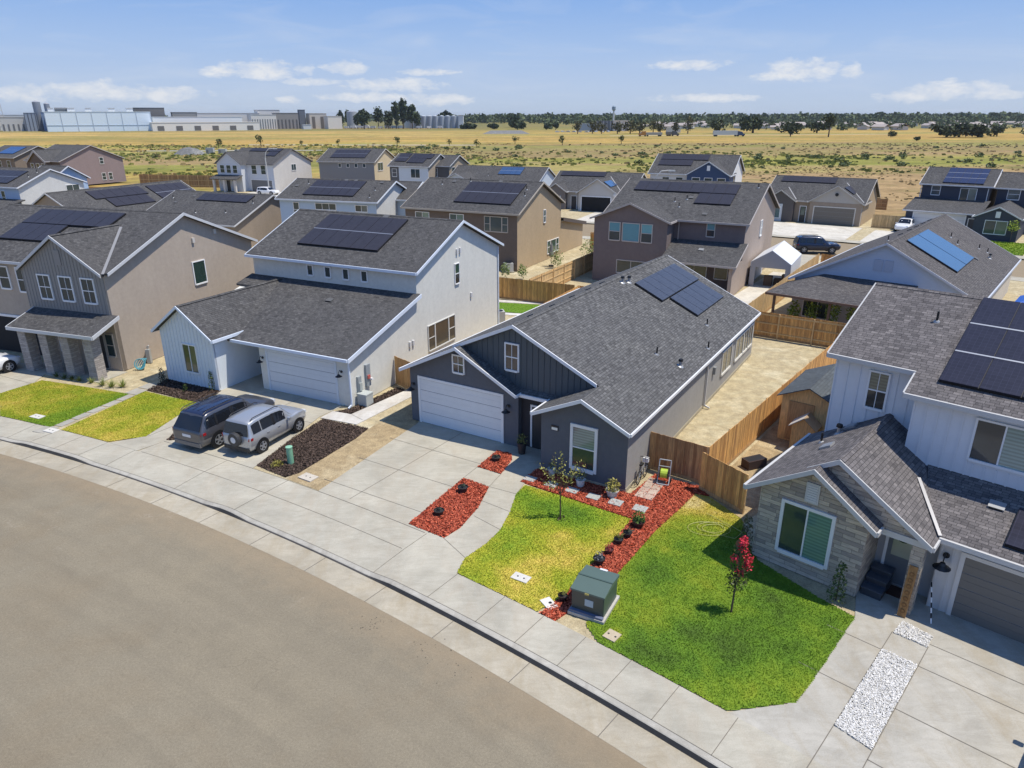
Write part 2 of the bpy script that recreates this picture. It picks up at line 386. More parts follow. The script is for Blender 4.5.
# ------------------------------------------------------------------ house kit
class House:
    def __init__(s, label, o, yaw, cat='house', name='house', group=None, far=False):
        s.root = thing(name, label, cat, (o[0], o[1], 0), R_(yaw), group)
        s.w = {}; s.roof = MB(); s.trim = MB(); s.far = far; s.extra = []
        s.shing = SHING; s.trimmat = TRIMW; s.roofobj = None; s.pipes = []
        s.fh = .16
    def wall(s, key='wall'):
        return s.w.setdefault(key, MB())
    def part(s, name, mb, parent=None, label=None):
        ob = mb.obj(name, parent or s.root)
        if label: ob['label'] = label
        return ob
    # plane helpers -------------------------------------------------
    @staticmethod
    def P(pl, u, z, off):
        ax, val, sg = pl
        return Vector((u, val+sg*off, z)) if ax == 'y' else Vector((val+sg*off, u, z))
    @staticmethod
    def slab_on(mb, pl, u0, u1, z0, z1, d0, d1, mat):
        P = House.P
        mb.prism([P(pl, u0, z0, d0), P(pl, u1, z0, d0), P(pl, u1, z1, d0), P(pl, u0, z1, d0)], P(pl, 0, 0, d1)-P(pl, 0, 0, d0), mat)
    def prism_xz(s, mb, pts, y0, y1, mat): mb.prism([(x, y0, z) for x, z in pts], (0, y1-y0, 0), mat)
    def prism_yz(s, mb, pts, x0, x1, mat): mb.prism([(x0, y, z) for y, z in pts], (x1-x0, 0, 0), mat)
    def fascia(s, p, q, out, h=None, t=.05, mat=None):
        h = h or s.fh
        p, q = Vector(p)+Vector((0, 0, .015)), Vector(q)+Vector((0, 0, .015)); dz = Vector((0, 0, h))
        s.trim.prism([p, q, q-dz, p-dz], Vector(out)*t, mat or s.trimmat)
    def slope(s, pts, t=.13):
        s.roof.prism(pts, (0, 0, -t), s.shing)
    def gable(s, ax, a0, a1, b0, b1, ze, zr, wmat, key='wall', z0=0.0, oa=.35, ob0=.35, ob1=.35, ridge=None, walls=True, f0=True, f1=True, fl=True, fr=True, ze1=None, wz=None):
        """gabled block; a = extent across the ridge, b = extent along it (roof edges)"""
        am = (a0+a1)/2 if ridge is None else ridge
        ze1 = ze if ze1 is None else ze1
        V = (lambda a, b, z: (a, b, z)) if ax == 'y' else (lambda a, b, z: (b, a, z))
        A = lambda k: V(k, 0, 0); B = lambda k: V(0, k, 0)
        s.slope([V(a0, b0, ze), V(am, b0, zr), V(am, b1, zr), V(a0, b1, ze)])
        s.slope([V(am, b0, zr), V(a1, b0, ze1), V(a1, b1, ze1), V(am, b1, zr)])
        # ridge cap
        s.roof.prism([V(am-.14, b0, zr-.03), V(am, b0, zr+.035), V(am+.14, b0, zr-.03)], B(b1-b0), s.shing)
        if f0:
            s.fascia(V(a0, b0, ze), V(am, b0, zr), B(-1)); s.fascia(V(am, b0, zr), V(a1, b0, ze1), B(-1))
        if f1:
            s.fascia(V(a0, b1, ze), V(am, b1, zr), B(1)); s.fascia(V(am, b1, zr), V(a1, b1, ze1), B(1))
        if fl: s.fascia(V(a0, b0, ze), V(a0, b1, ze), A(-1), .16, .08)
        if fr: s.fascia(V(a1, b0, ze1), V(a1, b1, ze1), A(1), .16, .08)
        if walls:
            sl0 = (zr-ze)/(am-a0); sl1 = (zr-ze1)/(a1-am)
            prof = [(a0+oa, z0), (a1-oa, z0), (a1-oa, ze1+sl1*oa-.15), (am, zr-.15), (a0+oa, ze+sl0*oa-.15)]
            mb = s.wall(key)
            mb.prism([V(a, b0+ob0, z) for a, z in prof], B(b1-ob1-b0-ob0), wmat)
    def win(s, pl, u0, u1, z0, z1, kind='slider', frame=None, gl=None, fw=.07, proud=.065):
        fm = frame or WHITE; mb = MB(); S = House.slab_on
        if u1 < u0: u0, u1 = u1, u0
        S(mb, pl, u0-fw, u0, z0-fw, z1+fw, -.02, proud, fm); S(mb, pl, u1, u1+fw, z0-fw, z1+fw, -.02, proud, fm)
        S(mb, pl, u0, u1, z1, z1+fw, -.02, proud, fm); S(mb, pl, u0, u1, z0-fw*1.3, z0, -.02, proud+.03, fm)
        um = (u0+u1)/2; zm = (z0+z1)/2; k = .025
        if kind == 'slider': S(mb, pl, um-k, um+k, z0, z1, 0, proud-.01, fm)
        if kind in ('hung', 'grid'): S(mb, pl, u0, u1, zm-k, zm+k, 0, proud-.01, fm)
        if kind == 'grid': S(mb, pl, um-.012, um+.012, z0, z1, 0, proud-.015, fm)
        if kind == 'triple':
            for t in (.24, .76):
                uu = u0+(u1-u0)*t; S(mb, pl, uu-.05, uu+.05, z0, z1, 0, proud, fm)
            for a, b in ((0, .24), (.76, 1)):
                S(mb, pl, u0+(u1-u0)*a, u0+(u1-u0)*b, zm-k, zm+k, 0, proud-.01, fm)
        if kind == 'panes3':
            for t in (.33, .67):
                uu = u0+(u1-u0)*t; S(mb, pl, uu-k, uu+k, z0, z1, 0, proud-.01, fm)
        f = mb.obj('window', s.root)
        g = MB(); gl = gl or GLASS
        if isinstance(gl, tuple):
            if kind == 'slider': parts = [(u0, um, z0, z1, gl[0]), (um, u1, z0, z1, gl[1])]
            else: parts = [(u0, u1, zm, z1, gl[0]), (u0, u1, z0, zm, gl[1])]
        else: parts = [(u0, u1, z0, z1, gl)]
        for a, b, c, d, m in parts: S(g, pl, a, b, c, d, -.01, .034, m)
        g.obj('pane', f); return f
    def garage(s, pl, u0, u1, z1, mat, trim=None, rows=4, z0=.02, seams=True):
        S = House.slab_on; mb = MB(); h = (z1-z0)/rows
        for r in range(rows):
            S(mb, pl, u0, u1, z0+r*h, z0+(r+1)*h-.025, -.02, .02, mat)
        if seams:
            for r in range(rows): S(mb, pl, u0, u1, z0+(r+.5)*h-.006, z0+(r+.5)*h+.006, .0, .027, mat)
        S(mb, pl, u0, u1, z0, z1, -.03, .002, plain((.25, .25, .26), .6))
        d = mb.obj('garage_door', s.root)
        t = MB(); tm = trim or WHITE; w = .13
        S(t, pl, u0-w, u0, 0, z1+w, -.02, .05, tm); S(t, pl, u1, u1+w, 0, z1+w, -.02, .05, tm); S(t, pl, u0, u1, z1, z1+w, -.02, .05, tm)
        t.obj('door_frame', d); return d
    def door(s, pl, u0, u1, z0, z1, mat, trim=None, gl=None, lite=(.45, .95)):
        S = House.slab_on; mb = MB()
        S(mb, pl, u0, u1, z0, z1, -.02, .02, mat)
        d = mb.obj('door', s.root)
        t = MB(); tm = trim or WHITE
        S(t, pl, u0-.09, u0, z0, z1+.09, -.02, .05, tm); S(t, pl, u1, u1+.09, z0, z1+.09, -.02, .05, tm); S(t, pl, u0, u1, z1, z1+.09, -.02, .05, tm)
        t.obj('door_frame', d)
        if gl:
            g = MB(); w = u1-u0; S(g, pl, u0+.16*w, u1-.16*w, z0+lite[0]*(z1-z0), z0+lite[1]*(z1-z0), .0, .026, gl); g.obj('door_light', d)
        k = MB(); k.sphere(House.P(pl, u1-.1, z0+1, .06), .035, DARKMETAL, 8, 5); k.obj('handle', d)
        return d
    # slope = ('x'|'y', c0, z0, s): height z0 + s*(coordinate - c0)
    @staticmethod
    def on(sl, u, v, off=0.0):
        ax, c0, z0, k = sl; z = z0+k*(v-c0)
        p = Vector((u, v, z)) if ax == 'y' else Vector((v, u, z))
        n = Vector((0, -k, 1)) if ax == 'y' else Vector((-k, 0, 1))
        return p+n.normalized()*off
    def solar(s, sl, u0, u1, v0, v1, nu, nv, skip=(), mat=None, label=None):
        P = House.on; mat = mat or PANEL; rk = MB()
        def cellpts(a, b, c, d, off): return [P(sl, a, c, off), P(sl, b, c, off), P(sl, b, d, off), P(sl, a, d, off)]
        up = P(sl, 0, 0, 1)-P(sl, 0, 0, 0)
        du, dv = (u1-u0)/nu, (v1-v0)/nv
        cells = [(i, j) for i in range(nu) for j in range(nv) if (i, j) not in skip]
        for i, j in cells:
            rk.prism(cellpts(u0+i*du, u0+(i+1)*du, v0+j*dv, v0+(j+1)*dv, .03), up*.07, BLACK)
        for j in range(1, nv): rk.prism(cellpts(u0+.02, u1-.02, v0+j*dv-.03, v0+j*dv+.03, .09), up*.05, ALU) if not skip else None
        if nv == 1 and nu <= 1: pass
        r = rk.obj('solar_array', s.root)
        if label: r['label'] = label
        g = .017 if not s.far else .02
        for i, j in cells:
            mb = MB(); mb.prism(cellpts(u0+i*du+g, u0+(i+1)*du-g, v0+j*dv+g, v0+(j+1)*dv-g, .1), up*.035, mat); mb.obj('solar_panel', r)
        return r
    def vent(s, sl, u, v, kind='pipe'): s.pipes.append((sl, u, v, kind))
    def flash(s, p, q, w=.16, mat=None):
        p, q = Vector(p), Vector(q); d = (q-p).normalized(); x = d.cross(Vector((0, 0, 1))).normalized()*w/2
        s.trim.prism([p-x, p+x, q+x, q-x], (0, 0, .03), mat or ALU)
    def downspout(s, p, ztop, mat=None, d=(0, 0)):
        mb = MB(); x, y = p; mb.box((x-.04, y-.04, .15), (x+.04, y+.04, ztop), mat or s.trimmat)
        mb.bar((x, y, .17), (x+d[0]*.3, y+d[1]*.3, .06), .08, .07, mat or s.trimmat)
        return mb.obj('downspout', s.root)
    def sconce(s, pl, u, z, scale=1.0):
        mb = MB(); P = House.P
        mb.tube(P(pl, u, z, 0), P(pl, u, z, .05), .07*scale, .07*scale, DARKMETAL, 10)
        mb.path([P(pl, u, z, .05), P(pl, u, z+.12*scale, .16*scale), P(pl, u, z+.02, .26*scale), P(pl, u, z-.1*scale, .27*scale)], .014*scale, DARKMETAL)
        c = P(pl, u, z-.1*scale, .27*scale)
        mb.lathe([(.0, .03*scale), (.05*scale, .03*scale), (.08*scale, -.03*scale), (.19*scale, -.1*scale), (.17*scale, -.1*scale), (.0, -.02*scale)], c, DARKMETAL, 12)
        o = mb.obj('wall_lamp', s.root)
        b = MB(); b.sphere(c+Vector((0, 0, -.07*scale)), .05*scale, plain((.8, .8, .76), .3), 8, 5); b.obj('bulb', o); return o
    def battens(s, key, pl, u0, u1, zlo, zhi, step, mat, w=.045):
        mb = s.wall(key); n = max(1, round((u1-u0)/step))
        for i in range(n+1):
            u = u0+(u1-u0)*i/n
            a = zlo(u) if callable(zlo) else zlo; b = zhi(u) if callable(zhi) else zhi
            if b-a > .06: House.slab_on(mb, pl, u-w/2, u+w/2, a, b, -.01, .025, mat)
    def finish(s):
        for k, mb in s.w.items():
            if mb.f: mb.obj(k, s.root)
        if s.roof.f:
            s.roofobj = s.roof.obj('roof', s.root)
            if s.trim.f: s.trim.obj('roof_trim', s.roofobj)
            for sl, u, v, kind in s.pipes:
                p = House.on(sl, u, v); mb = MB()
                up = House.on(sl, u, v, 1)-p
                if kind == 'pipe':
                    mb.tube(p-Vector((0, 0, .1)), p+Vector((0, 0, .38)), .04, .04, BLACK, 8); mb.tube(p, p+up*.05, .11, .06, GALV, 10)
                    mb.obj('vent_pipe', s.roofobj)
                elif kind == 'cap':
                    mb.tube(p-Vector((0, 0, .1)), p+Vector((0, 0, .25)), .07, .07, GALV, 8); mb.tube(p+Vector((0, 0, .25)), p+Vector((0, 0, .36)), .12, .1, BLACK, 10); mb.tube(p, p+up*.04, .18, .1, GALV, 10)
                    mb.obj('vent_pipe', s.roofobj)
                else:
                    a = House.on(sl, u-.22, v-.16, -.02); b = House.on(sl, u+.22, v-.16, -.02); c = House.on(sl, u+.22, v+.18, -.02); d = House.on(sl, u-.22, v+.18, -.02)
                    mb.prism([a, b, c, d], up*.09, GALV if kind == 'box' else plain((.1, .1, .1), .7))
                    a2 = House.on(sl, u-.18, v-.165, 0); b2 = House.on(sl, u+.18, v-.165, 0)
                    mb.prism([a2, b2, b2+up*.06, a2+up*.06], (House.on(sl, 0, -.01)-House.on(sl, 0, 0)), BLACK)
                    mb.obj('roof_vent', s.roofobj)
        return s.root
def FY(y): return ('y', y, -1)     # wall facing the front (-y)
def BY(y): return ('y', y, 1)
def RX(x): return ('x', x, 1)
def LX(x): return ('x', x, -1)
# ------------------------------------------------------------------ MAIN HOUSE (charcoal, centre)
C_CHAR = (.075, .075, .085)
h = House('single storey charcoal house with white garage door and dark siding gable', (4.68, 25.70), -31.3)
h.shing = SHINGM
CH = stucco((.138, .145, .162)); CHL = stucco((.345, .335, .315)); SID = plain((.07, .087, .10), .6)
# walls of the long main block: right (sunny) wall, back, left
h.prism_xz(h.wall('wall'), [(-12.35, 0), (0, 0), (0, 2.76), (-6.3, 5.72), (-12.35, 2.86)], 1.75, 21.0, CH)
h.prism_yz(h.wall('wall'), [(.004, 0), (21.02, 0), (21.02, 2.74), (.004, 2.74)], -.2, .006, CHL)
EX, EZ, EK = .2, 2.82, .4785
sl_r = ('x', EX, EZ, -EK)
mz = lambda x: EZ+EK*(EX-x)
# main roof
RZ = 5.93
h.slope([(-6.3, 1.4, RZ), (-1.98, 1.4, mz(-1.98)), (-1.98, -.35, mz(-1.98)), (EX, -.35, EZ), (EX, 21.3, EZ), (-6.3, 21.3, RZ)])
h.slope([(-12.62, .95, 2.86), (-9.18, .95, 4.531), (-9.18, 1.4, 4.531), (-6.3, 1.4, RZ), (-6.3, 21.3, RZ), (-12.62, 21.3, 2.86)])
h.roof.prism([(-6.44, 1.4, RZ-.03), (-6.3, 1.4, RZ+.035), (-6.16, 1.4, RZ-.03)], (0, 19.9, 0), SHINGM)
h.fascia((-6.3, 1.4, RZ), (-2.1, 1.4, mz(-2.1)), (0, -1, 0)); h.fascia((-9.6, 1.4, RZ-.4556*3.3), (-6.3, 1.4, RZ), (0, -1, 0))
h.fascia((-12.62, 21.3, 2.86), (-6.3, 21.3, RZ), (0, 1, 0)); h.fascia((-6.3, 21.3, RZ), (EX, 21.3, EZ), (0, 1, 0))
h.fascia((EX, -.35, EZ), (EX, 21.3, EZ), (1, 0, 0), .13, .07); h.fascia((-12.62, .95, 2.86), (-12.62, 21.3, 2.86), (-1, 0, 0), .13, .06)
h.fascia((-12.62, .95, 2.86), (-9.18, .95, 4.531), (0, -1, 0)); h.fascia((-9.18, .95, 4.531), (-5.85, .95, 2.8), (0, -1, 0)); h.fascia((-5.85, .95, 2.8), (-5.85, 1.4, 2.8), (1, 0, 0), .13, .06)
h.slope([(-9.18, .95, 4.531), (-5.85, .95, 2.8), (-5.85, 1.75, 2.8), (-9.18, 1.75, 4.531)])
# main gable in board and batten
gz = lambda x: RZ-.4785*abs(x+6.3)-.16
h.prism_xz(h.wall('gable_siding'), [(-10.2, 2.7), (-2.0, 2.7), (-2.0, gz(-2)), (-6.3, gz(-6.3)), (-10.2, gz(-10.2))], 1.62, 1.78, SID)
h.battens('gable_siding', FY(1.62), -9.9, -2.1, 2.7, gz, .30, SID)
h.win(FY(1.60), -6.75, -6.12, 3.75, 4.95, 'grid', gl=glass((.10, .075, .06)))
# garage block
h.prism_xz(h.wall('wall'), [(-12.35, 0), (-6.0, 0), (-6.0, 2.72), (-9.18, 4.36), (-12.35, 2.83)], 1.42, 2.4, CH)
h.garage(FY(1.42), -11.72, -6.92, 2.38, plain((.72, .73, .73), .5), rows=4)
h.win(FY(1.41), -9.6, -9.02, 3.15, 3.95, 'grid', gl=glass((.13, .10, .08)))
h.sconce(FY(1.42), -6.5, 2.0, 1.1); h.sconce(FY(1.42), -12.12, 2.0, 1.1)
# right front wing
h.prism_xz(h.wall('wall'), [(-4.0, 0), (0, 0), (0, 2.76), (-1.98, 3.69), (-4.0, 2.78)], 0, 1.9, CH)
h.slope([(-4.3, -.35, 2.80), (-1.98, -.35, mz(-1.98)), (-1.98, 1.64, mz(-1.98)), (-4.3, 1.64, 2.80)])
h.fascia((-4.3, -.35, 2.80), (-1.98, -.35, mz(-1.98)), (0, -1, 0)); h.fascia((-1.98, -.35, mz(-1.98)), (EX, -.35, EZ), (0, -1, 0))
h.fascia((-4.3, -.35, 2.80), (-4.3, 1.4, 2.80), (-1, 0, 0), .13, .07)
h.win(FY(0), -2.45, -1.45, .62, 2.45, 'hung', gl=(blindglass((.2, .27, .25)), glass((.04, .06, .05))), fw=.13)
# small roof over the entry with gutter, painted shade panel and front door
h.slope([(-6.0, 1.28, 2.78), (-4.1, 1.28, 2.78), (-4.1, 1.63, 2.95), (-6.0, 1.63, 2.95)])
h.fascia((-5.95, 1.28, 2.78), (-3.2, 1.28, 2.78), (0, -1, 0), .15, .08)
shade_panel = h.wall('entry_shade_panel')
h.slab_on(shade_panel, FY(1.74), -6.0, -4.02, 0, 2.7, 0, .03, plain((.03, .03, .035), .8))  # flat near-black panel paints the shade of a recess that is not modelled
h.door(FY(1.70), -5.4, -4.5, .05, 2.1, plain((.025, .03, .035), .5), TRIMW)
h.downspout((-4.12, .5), 2.7, TRIMW, (0, -1)); h.downspout((.08, 10.6), 2.75, plain((.5, .5, .5), .6), (1, 0))
# side windows and wall fittings
for u0, u1, z0, z1 in ((13.65, 15.5, .95, 2.2), (16.5, 18.2, .95, 2.2), (18.35, 19.4, .95, 2.2), (19.5, 20.5, .95, 2.2)):
    h.win(RX(.006), u0, u1, z0, z1, 'slider', frame=plain((.62, .6, .54), .6), gl=glass((.10, .10, .085)), fw=.09)
mb = MB(); h.slab_on(mb, FY(0), -3.5, -3.16, 2.06, 2.28, 0, .04, DARKMETAL); h.slab_on(mb, FY(0), -3.47, -3.19, 2.08, 2.2, .04, .05, plain((.85, .83, .75), .4)); mb.obj('address_plaque', h.root)
mb = MB(); mb.box((.002, 11.9, 1.5), (.16, 12.15, 1.9), plain((.25, .26, .27), .5)); mb.obj('meter_box', h.root)
# weep base
mb = MB(); mb.box((0, .0, 0), (.03, 21.0, .16), concrete((.42, .38, .28))); mb.box((-4.0, -.012, 0), (.03, 0, .12), concrete((.42, .38, .28))); mb.obj('foundation', h.root)
h.solar(sl_r, 13.5, 20.2, -5.42, -3.68, 6, 1, mat=PANELB); h.solar(sl_r, 14.55, 19.85, -3.62, -1.88, 5, 1, mat=PANELB)
h.vent(sl_r, 14.3, -1.2); h.vent(sl_r, 7.3, -1.6); h.vent(sl_r, 11.5, -.25); h.vent(sl_r, 7.7, -.5, 'cap'); h.vent(sl_r, 12.8, -5.85, 'cap'); h.vent(sl_r, 13.4, -5.7, 'cap')
for v in (4.0, 6.2, 8.4, 10.4, 12.2): h.vent(('x', -12.62, 2.86, .4858), v, -6.75, 'dark')
h.finish(); HM = h

# ------------------------------------------------------------------ RIGHT HOUSE (white siding and stone)
h = House('two storey house with stone front gable, pale board siding and grey garage door', (8.58, 21.23), -43.1)
h.shing = SHINGR; h.fh = .17
ST = stone((.56, .49, .39), (.27, .24, .215), (.17, .15, .13), .55, .15)
BB = plain((.66, .68, .71), .6); GT = plain((.50, .495, .48), .55); h.trimmat = GT
# stone wing, front gable and its continuation
h.prism_xz(h.wall('stone_wall'), [(-.06, 0), (3.45, 0), (3.45, 2.75), (1.69, 3.98), (-.06, 2.86)], 0, 5.2, ST)
sl_l = ('x', -.45, 2.8, .637); k = .637
h.slope([(-.45, -.38, 2.8), (1.69, -.38, 2.8+k*2.14), (1.69, .1, 2.8+k*2.14), (2.25, .1, 2.8+k*2.7), (2.25, 5.3, 2.8+k*2.7), (-.45, 5.3, 2.8)])
h.slope([(1.69, -.38, 4.163), (3.78, -.38, 2.74), (3.78, .9, 2.74), (1.69, .9, 4.163)])
h.slope([(2.25, .1, 4.52), (5.22, .1, 2.62), (5.22, 1.0, 2.62), (2.25, 4.0, 4.52)])
h.slope([(2.25, 4.0, 4.52), (5.22, 1.0, 2.62), (5.22, 4.2, 2.62), (2.25, 5.3, 4.52)])
h.roof.prism([(2.11, .1, 4.48), (2.25, .1, 4.555), (2.39, .1, 4.48)], (0, 5.0, 0), SHINGR)
h.fascia((-.45, -.38, 2.8), (1.69, -.38, 4.163), (0, -1, 0)); h.fascia((1.69, -.38, 4.163), (3.78, -.38, 2.74), (0, -1, 0))
h.fascia((1.3, .1, 2.8+k*1.75), (2.25, .1, 4.52), (0, -1, 0)); h.fascia((2.25, .1, 4.52), (5.22, .1, 2.62), (0, -1, 0))
h.fascia((-.45, -.38, 2.8), (-.45, 5.3, 2.8), (-1, 0, 0), .16, .09); h.fascia((5.22, .1, 2.62), (5.22, .75, 2.62), (1, 0, 0), .16, .06); h.fascia((3.78, -.38, 2.74), (3.78, .1, 2.74), (1, 0, 0), .16, .06)
h.prism_xz(h.wall('stone_wall'), [(1.9, 2.62), (4.95, 2.62), (4.95, 2.66), (2.25, 4.36), (1.9, 4.12)], .28, .5, ST)
mb = MB(); mb.box((3.46, .24, 2.42), (5.1, .52, 2.62), GT); mb.obj('porch_beam', h.root)
mb = MB(); mb.box((4.66, .26, 0), (5.02, .62, 2.42), ST); mb.obj('porch_column', h.root)
h.win(FY(0), .82, 2.38, .72, 2.5, 'slider', frame=plain((.70, .70, .69), .5), gl=(glass((.04, .06, .055)), blindglass((.12, .235, .20))), fw=.11)
mb = MB(); h.slab_on(mb, FY(0), 1.42, 1.86, 2.78, 3.5, 0, .05, GT); 
for i in range(7): h.slab_on(mb, FY(0), 1.48, 1.80, 2.84+i*.085, 2.90+i*.085, .05, .062, plain((.55, .55, .54), .6))
mb.obj('gable_vent', h.root)
# entry
h.slab_on(h.wall('porch_wall'), FY(1.72), 3.4, 5.4, 0, 2.6, 0, .12, plain((.33, .33, .34), .8))
h.door(FY(1.60), 3.75, 4.6, .06, 2.1, plain((.13, .15, .17), .45), TRIMW, glass((.35, .38, .30), .2), (.50, .93))
mb = MB(); mb.lathe([(.17, 0), (.22, .02), (.17, .05)], (4.17, 1.53, 1.85), leafmat((.02, .04, .015), (.05, .08, .03)), 14, 'y'); mb.obj('door_wreath', h.root)
# garage
h.prism_xz(h.wall('siding'), [(5.25, 0), (12.5, 0), (12.5, 2.62), (5.25, 2.62)], 1.15, 4.0, plain((.56, .55, .535), .6))
h.battens('siding', FY(1.15), 5.3, 5.62, 0, 2.6, .3, plain((.56, .55, .535), .6), .05)
h.garage(FY(1.15), 5.95, 10.9, 2.15, plain((.155, .145, .13), .55), plain((.60, .58, .55), .55))
sl_g = ('y', .82, 2.66, .27)
h.slope([(4.9, .82, 2.66), (12.9, .82, 2.66), (12.9, 3.95, 3.505), (3.95, 3.95, 3.505)])
h.fascia((5.22, .82, 2.66), (12.9, .82, 2.66), (0, -1, 0), .16, .09)
h.flash((3.98, 2.78, 3.45), (5.22, .82, 2.70), .10, plain((.3, .3, .31), .45, .5))
h.sconce(FY(1.15), 5.46, 1.98, 1.35)
# upper storey
sl_u = ('y', 3.6, 5.93, .43)
zu = lambda y: 5.93+.43*(y-3.6)
h.slope([(-.12, 4.7, zu(4.7)), (2.86, 4.7, zu(4.7)), (2.86, 3.6, zu(3.6)), (12.6, 3.6, zu(3.6)), (12.6, 9.1, zu(9.1)), (-.12, 9.1, zu(9.1))])
h.slope([(-.12, 9.1, zu(9.1)), (12.6, 9.1, zu(9.1)), (12.6, 14.0, zu(9.1)-2.1), (-.12, 14.0, zu(9.1)-2.1)])
h.roof.prism([(-.12, 8.97, zu(9.1)-.03), (-.12, 9.1, zu(9.1)+.035), (-.12, 9.23, zu(9.1)-.03)], (12.7, 0, 0), SHINGR)
h.fascia((-.12, 4.7, zu(4.7)), (2.86, 4.7, zu(4.7)), (0, -1, 0), .16, .09); h.fascia((2.86, 3.6, zu(3.6)), (12.6, 3.6, zu(3.6)), (0, -1, 0), .16, .09)
h.fascia((2.86, 3.6, zu(3.6)), (2.86, 4.7, zu(4.7)), (-1, 0, 0)); h.fascia((-.12, 4.7, zu(4.7)), (-.12, 9.1, zu(9.1)), (-1, 0, 0)); h.fascia((-.12, 9.1, zu(9.1)), (-.12, 14, zu(9.1)-2.1), (-1, 0, 0))
h.prism_yz(h.wall('siding_upper'), [(5.05, 2.6), (13.6, 2.6), (13.6, 6.2), (9.1, zu(9.1)-.16), (5.05, zu(5.05)-.16)], .12, 12.3, BB)
h.prism_yz(h.wall('siding_upper'), [(3.95, 2.9), (5.06, 2.9), (5.06, zu(5.06)-.16), (3.95, zu(3.95)-.16)], 3.14, 12.3, BB)
h.battens('siding_upper', FY(5.05), .14, 3.12, 2.9, zu(5.05)-.17, .42, BB, .05); h.battens('siding_upper', FY(3.95), 3.17, 5.0, 2.9, zu(3.95)-.17, .36, BB, .05); h.battens('siding_upper', FY(3.95), 6.75, 10, 2.9, zu(3.95)-.17, .36, BB, .05)
h.battens('siding_upper', FY(3.95), 5.2, 6.5, 2.9, 3.95, .36, BB, .05)
h.win(FY(5.05), 1.38, 1.98, 4.62, 5.95, 'grid', frame=TRIMW, gl=(blindglass((.16, .17, .13)), glass((.03, .035, .035))))
h.win(FY(3.95), 5.05, 6.6, 4.15, 5.5, 'slider', frame=TRIMW, gl=(glass((.05, .06, .065)), blindglass((.22, .32, .30))))
h.solar(sl_u, 3.62, 8.25, 4.4, 9.0, 4, 3, mat=panelmat((.022, .022, .034), .3)); h.solar(sl_g, 6.75, 9.1, 1.3, 3.05, 2, 1, mat=panelmat((.022, .022, .034), .3))
h.vent(sl_g, 6.2, 2.9, 'box'); h.vent(sl_l, 4.6, 1.15, 'box'); h.vent(sl_l, 2.4, 1.1, 'box'); h.vent(sl_l, 3.3, .6); h.vent(sl_l, 4.1, .9, 'cap'); h.vent(sl_u, 2.6, 7.4)
h.finish(); HR = h

# ------------------------------------------------------------------ WHITE HOUSE
h = House('white two storey house with four small upper windows and long sloping garage roof', (-8.60, 34.95), -26.6)
WS = stucco((.70, .69, .625)); WB = plain((.66, .71, .75), .6); h.trimmat = plain((.66, .72, .80), .5)
ks = .28; zs = lambda y: 2.83+ks*(y+.4)
h.prism_yz(h.wall('wall'), [(0, 0), (17.0, 0), (17.0, 6.05), (11.78, 8.28), (6.6, 6.05), (6.6, zs(6.6)-.15), (0, zs(0)-.15)], -6.35, 0, WS)
h.prism_yz(h.wall('wall'), [(1.9, 0), (17.0, 0), (17.0, 6.05), (11.78, 8.28), (6.6, 6.05), (6.6, zs(6.6)-.15), (1.9, zs(1.9)-.15)], -12.9, -6.36, WS)
# big sloping lower roof, upper gabled roof
h.slope([(-8.3, -.4, zs(-.4)), (.3, -.4, zs(-.4)), (.3, 6.64, zs(6.64)), (-13.2, 6.64, zs(6.64)), (-13.2, 5.2, zs(5.2)), (-10.4, 5.2, zs(5.2))])
h.fascia((-8.0, -.4, zs(-.4)), (.3, -.4, zs(-.4)), (0, -1, 0), .16, .09); h.fascia((.3, -.4, zs(-.4)), (.3, 6.62, zs(6.62)), (1, 0, 0), .22)
h.gable('x', 6.25, 17.3, -13.2, .3, 6.12, 8.45, WS, walls=False)
sl_w = ('y', 6.25, 6.12, (8.45-6.12)/5.525)
h.solar(sl_w, -10.0, -3.55, 7.8, 11.3, 6, 2)
h.vent(sl_w, -5.5, 11.55, 'dark')
for i in range(4): h.win(FY(6.6), -8.2+i*1.42, -7.82+i*1.42, 5.2, 5.78, 'fixed', fw=.08)
h.win(RX(0), 7.62, 10.75, .95, 2.5, 'triple', frame=plain((.60, .60, .57), .6), gl=glass((.09, .075, .055)), fw=.05)
h.win(RX(0), 11.0, 11.5, 4.5, 5.75, 'hung', gl=(glass((.03, .07, .05)), glass((.03, .035, .035))), fw=.05)
h.garage(FY(0), -5.72, -.95, 2.35, plain((.63, .66, .68), .5), plain((.62, .67, .72), .5))
h.sconce(FY(0), -6.12, 1.9, 1.0); h.sconce(FY(0), -.5, 1.95, 1.0)
# front left wing
kz = .70
h.gable('y', -12.85, -8.0, -1.72, 7.0, 3.08, 4.78, WB, 'siding_wall', ridge=-10.42, ob0=.3, ob1=.3, oa=.3, f1=False)
h.battens('siding_wall', FY(-1.42), -12.5, -8.34, 0, lambda x: 4.78-.70*abs(x+10.42)-.18, .28, WB, .035)
h.win(FY(-1.42), -10.75, -9.75, .85, 2.45, 'slider', gl=(glass((.05, .07, .055)), glass((.09, .11, .08))), fw=.07)
h.door(FY(1.88), -7.7, -6.8, .05, 2.1, plain((.3, .32, .34), .5), TRIMW)
mb = MB(); mb.prism([(-8.3, -.35, 2.62), (-6.3, -.35, 2.62), (-6.3, 1.9, 2.62), (-8.3, 1.9, 2.62)], (0, 0, .05), WS); mb.obj('porch_ceiling', h.root)
h.downspout((.05, -.06), 2.7, h.trimmat, (0, -1)); h.downspout((.06, 16.9), 6.0, h.trimmat, (1, 0)); h.downspout((-8.34, -1.36), 2.9, h.trimmat)
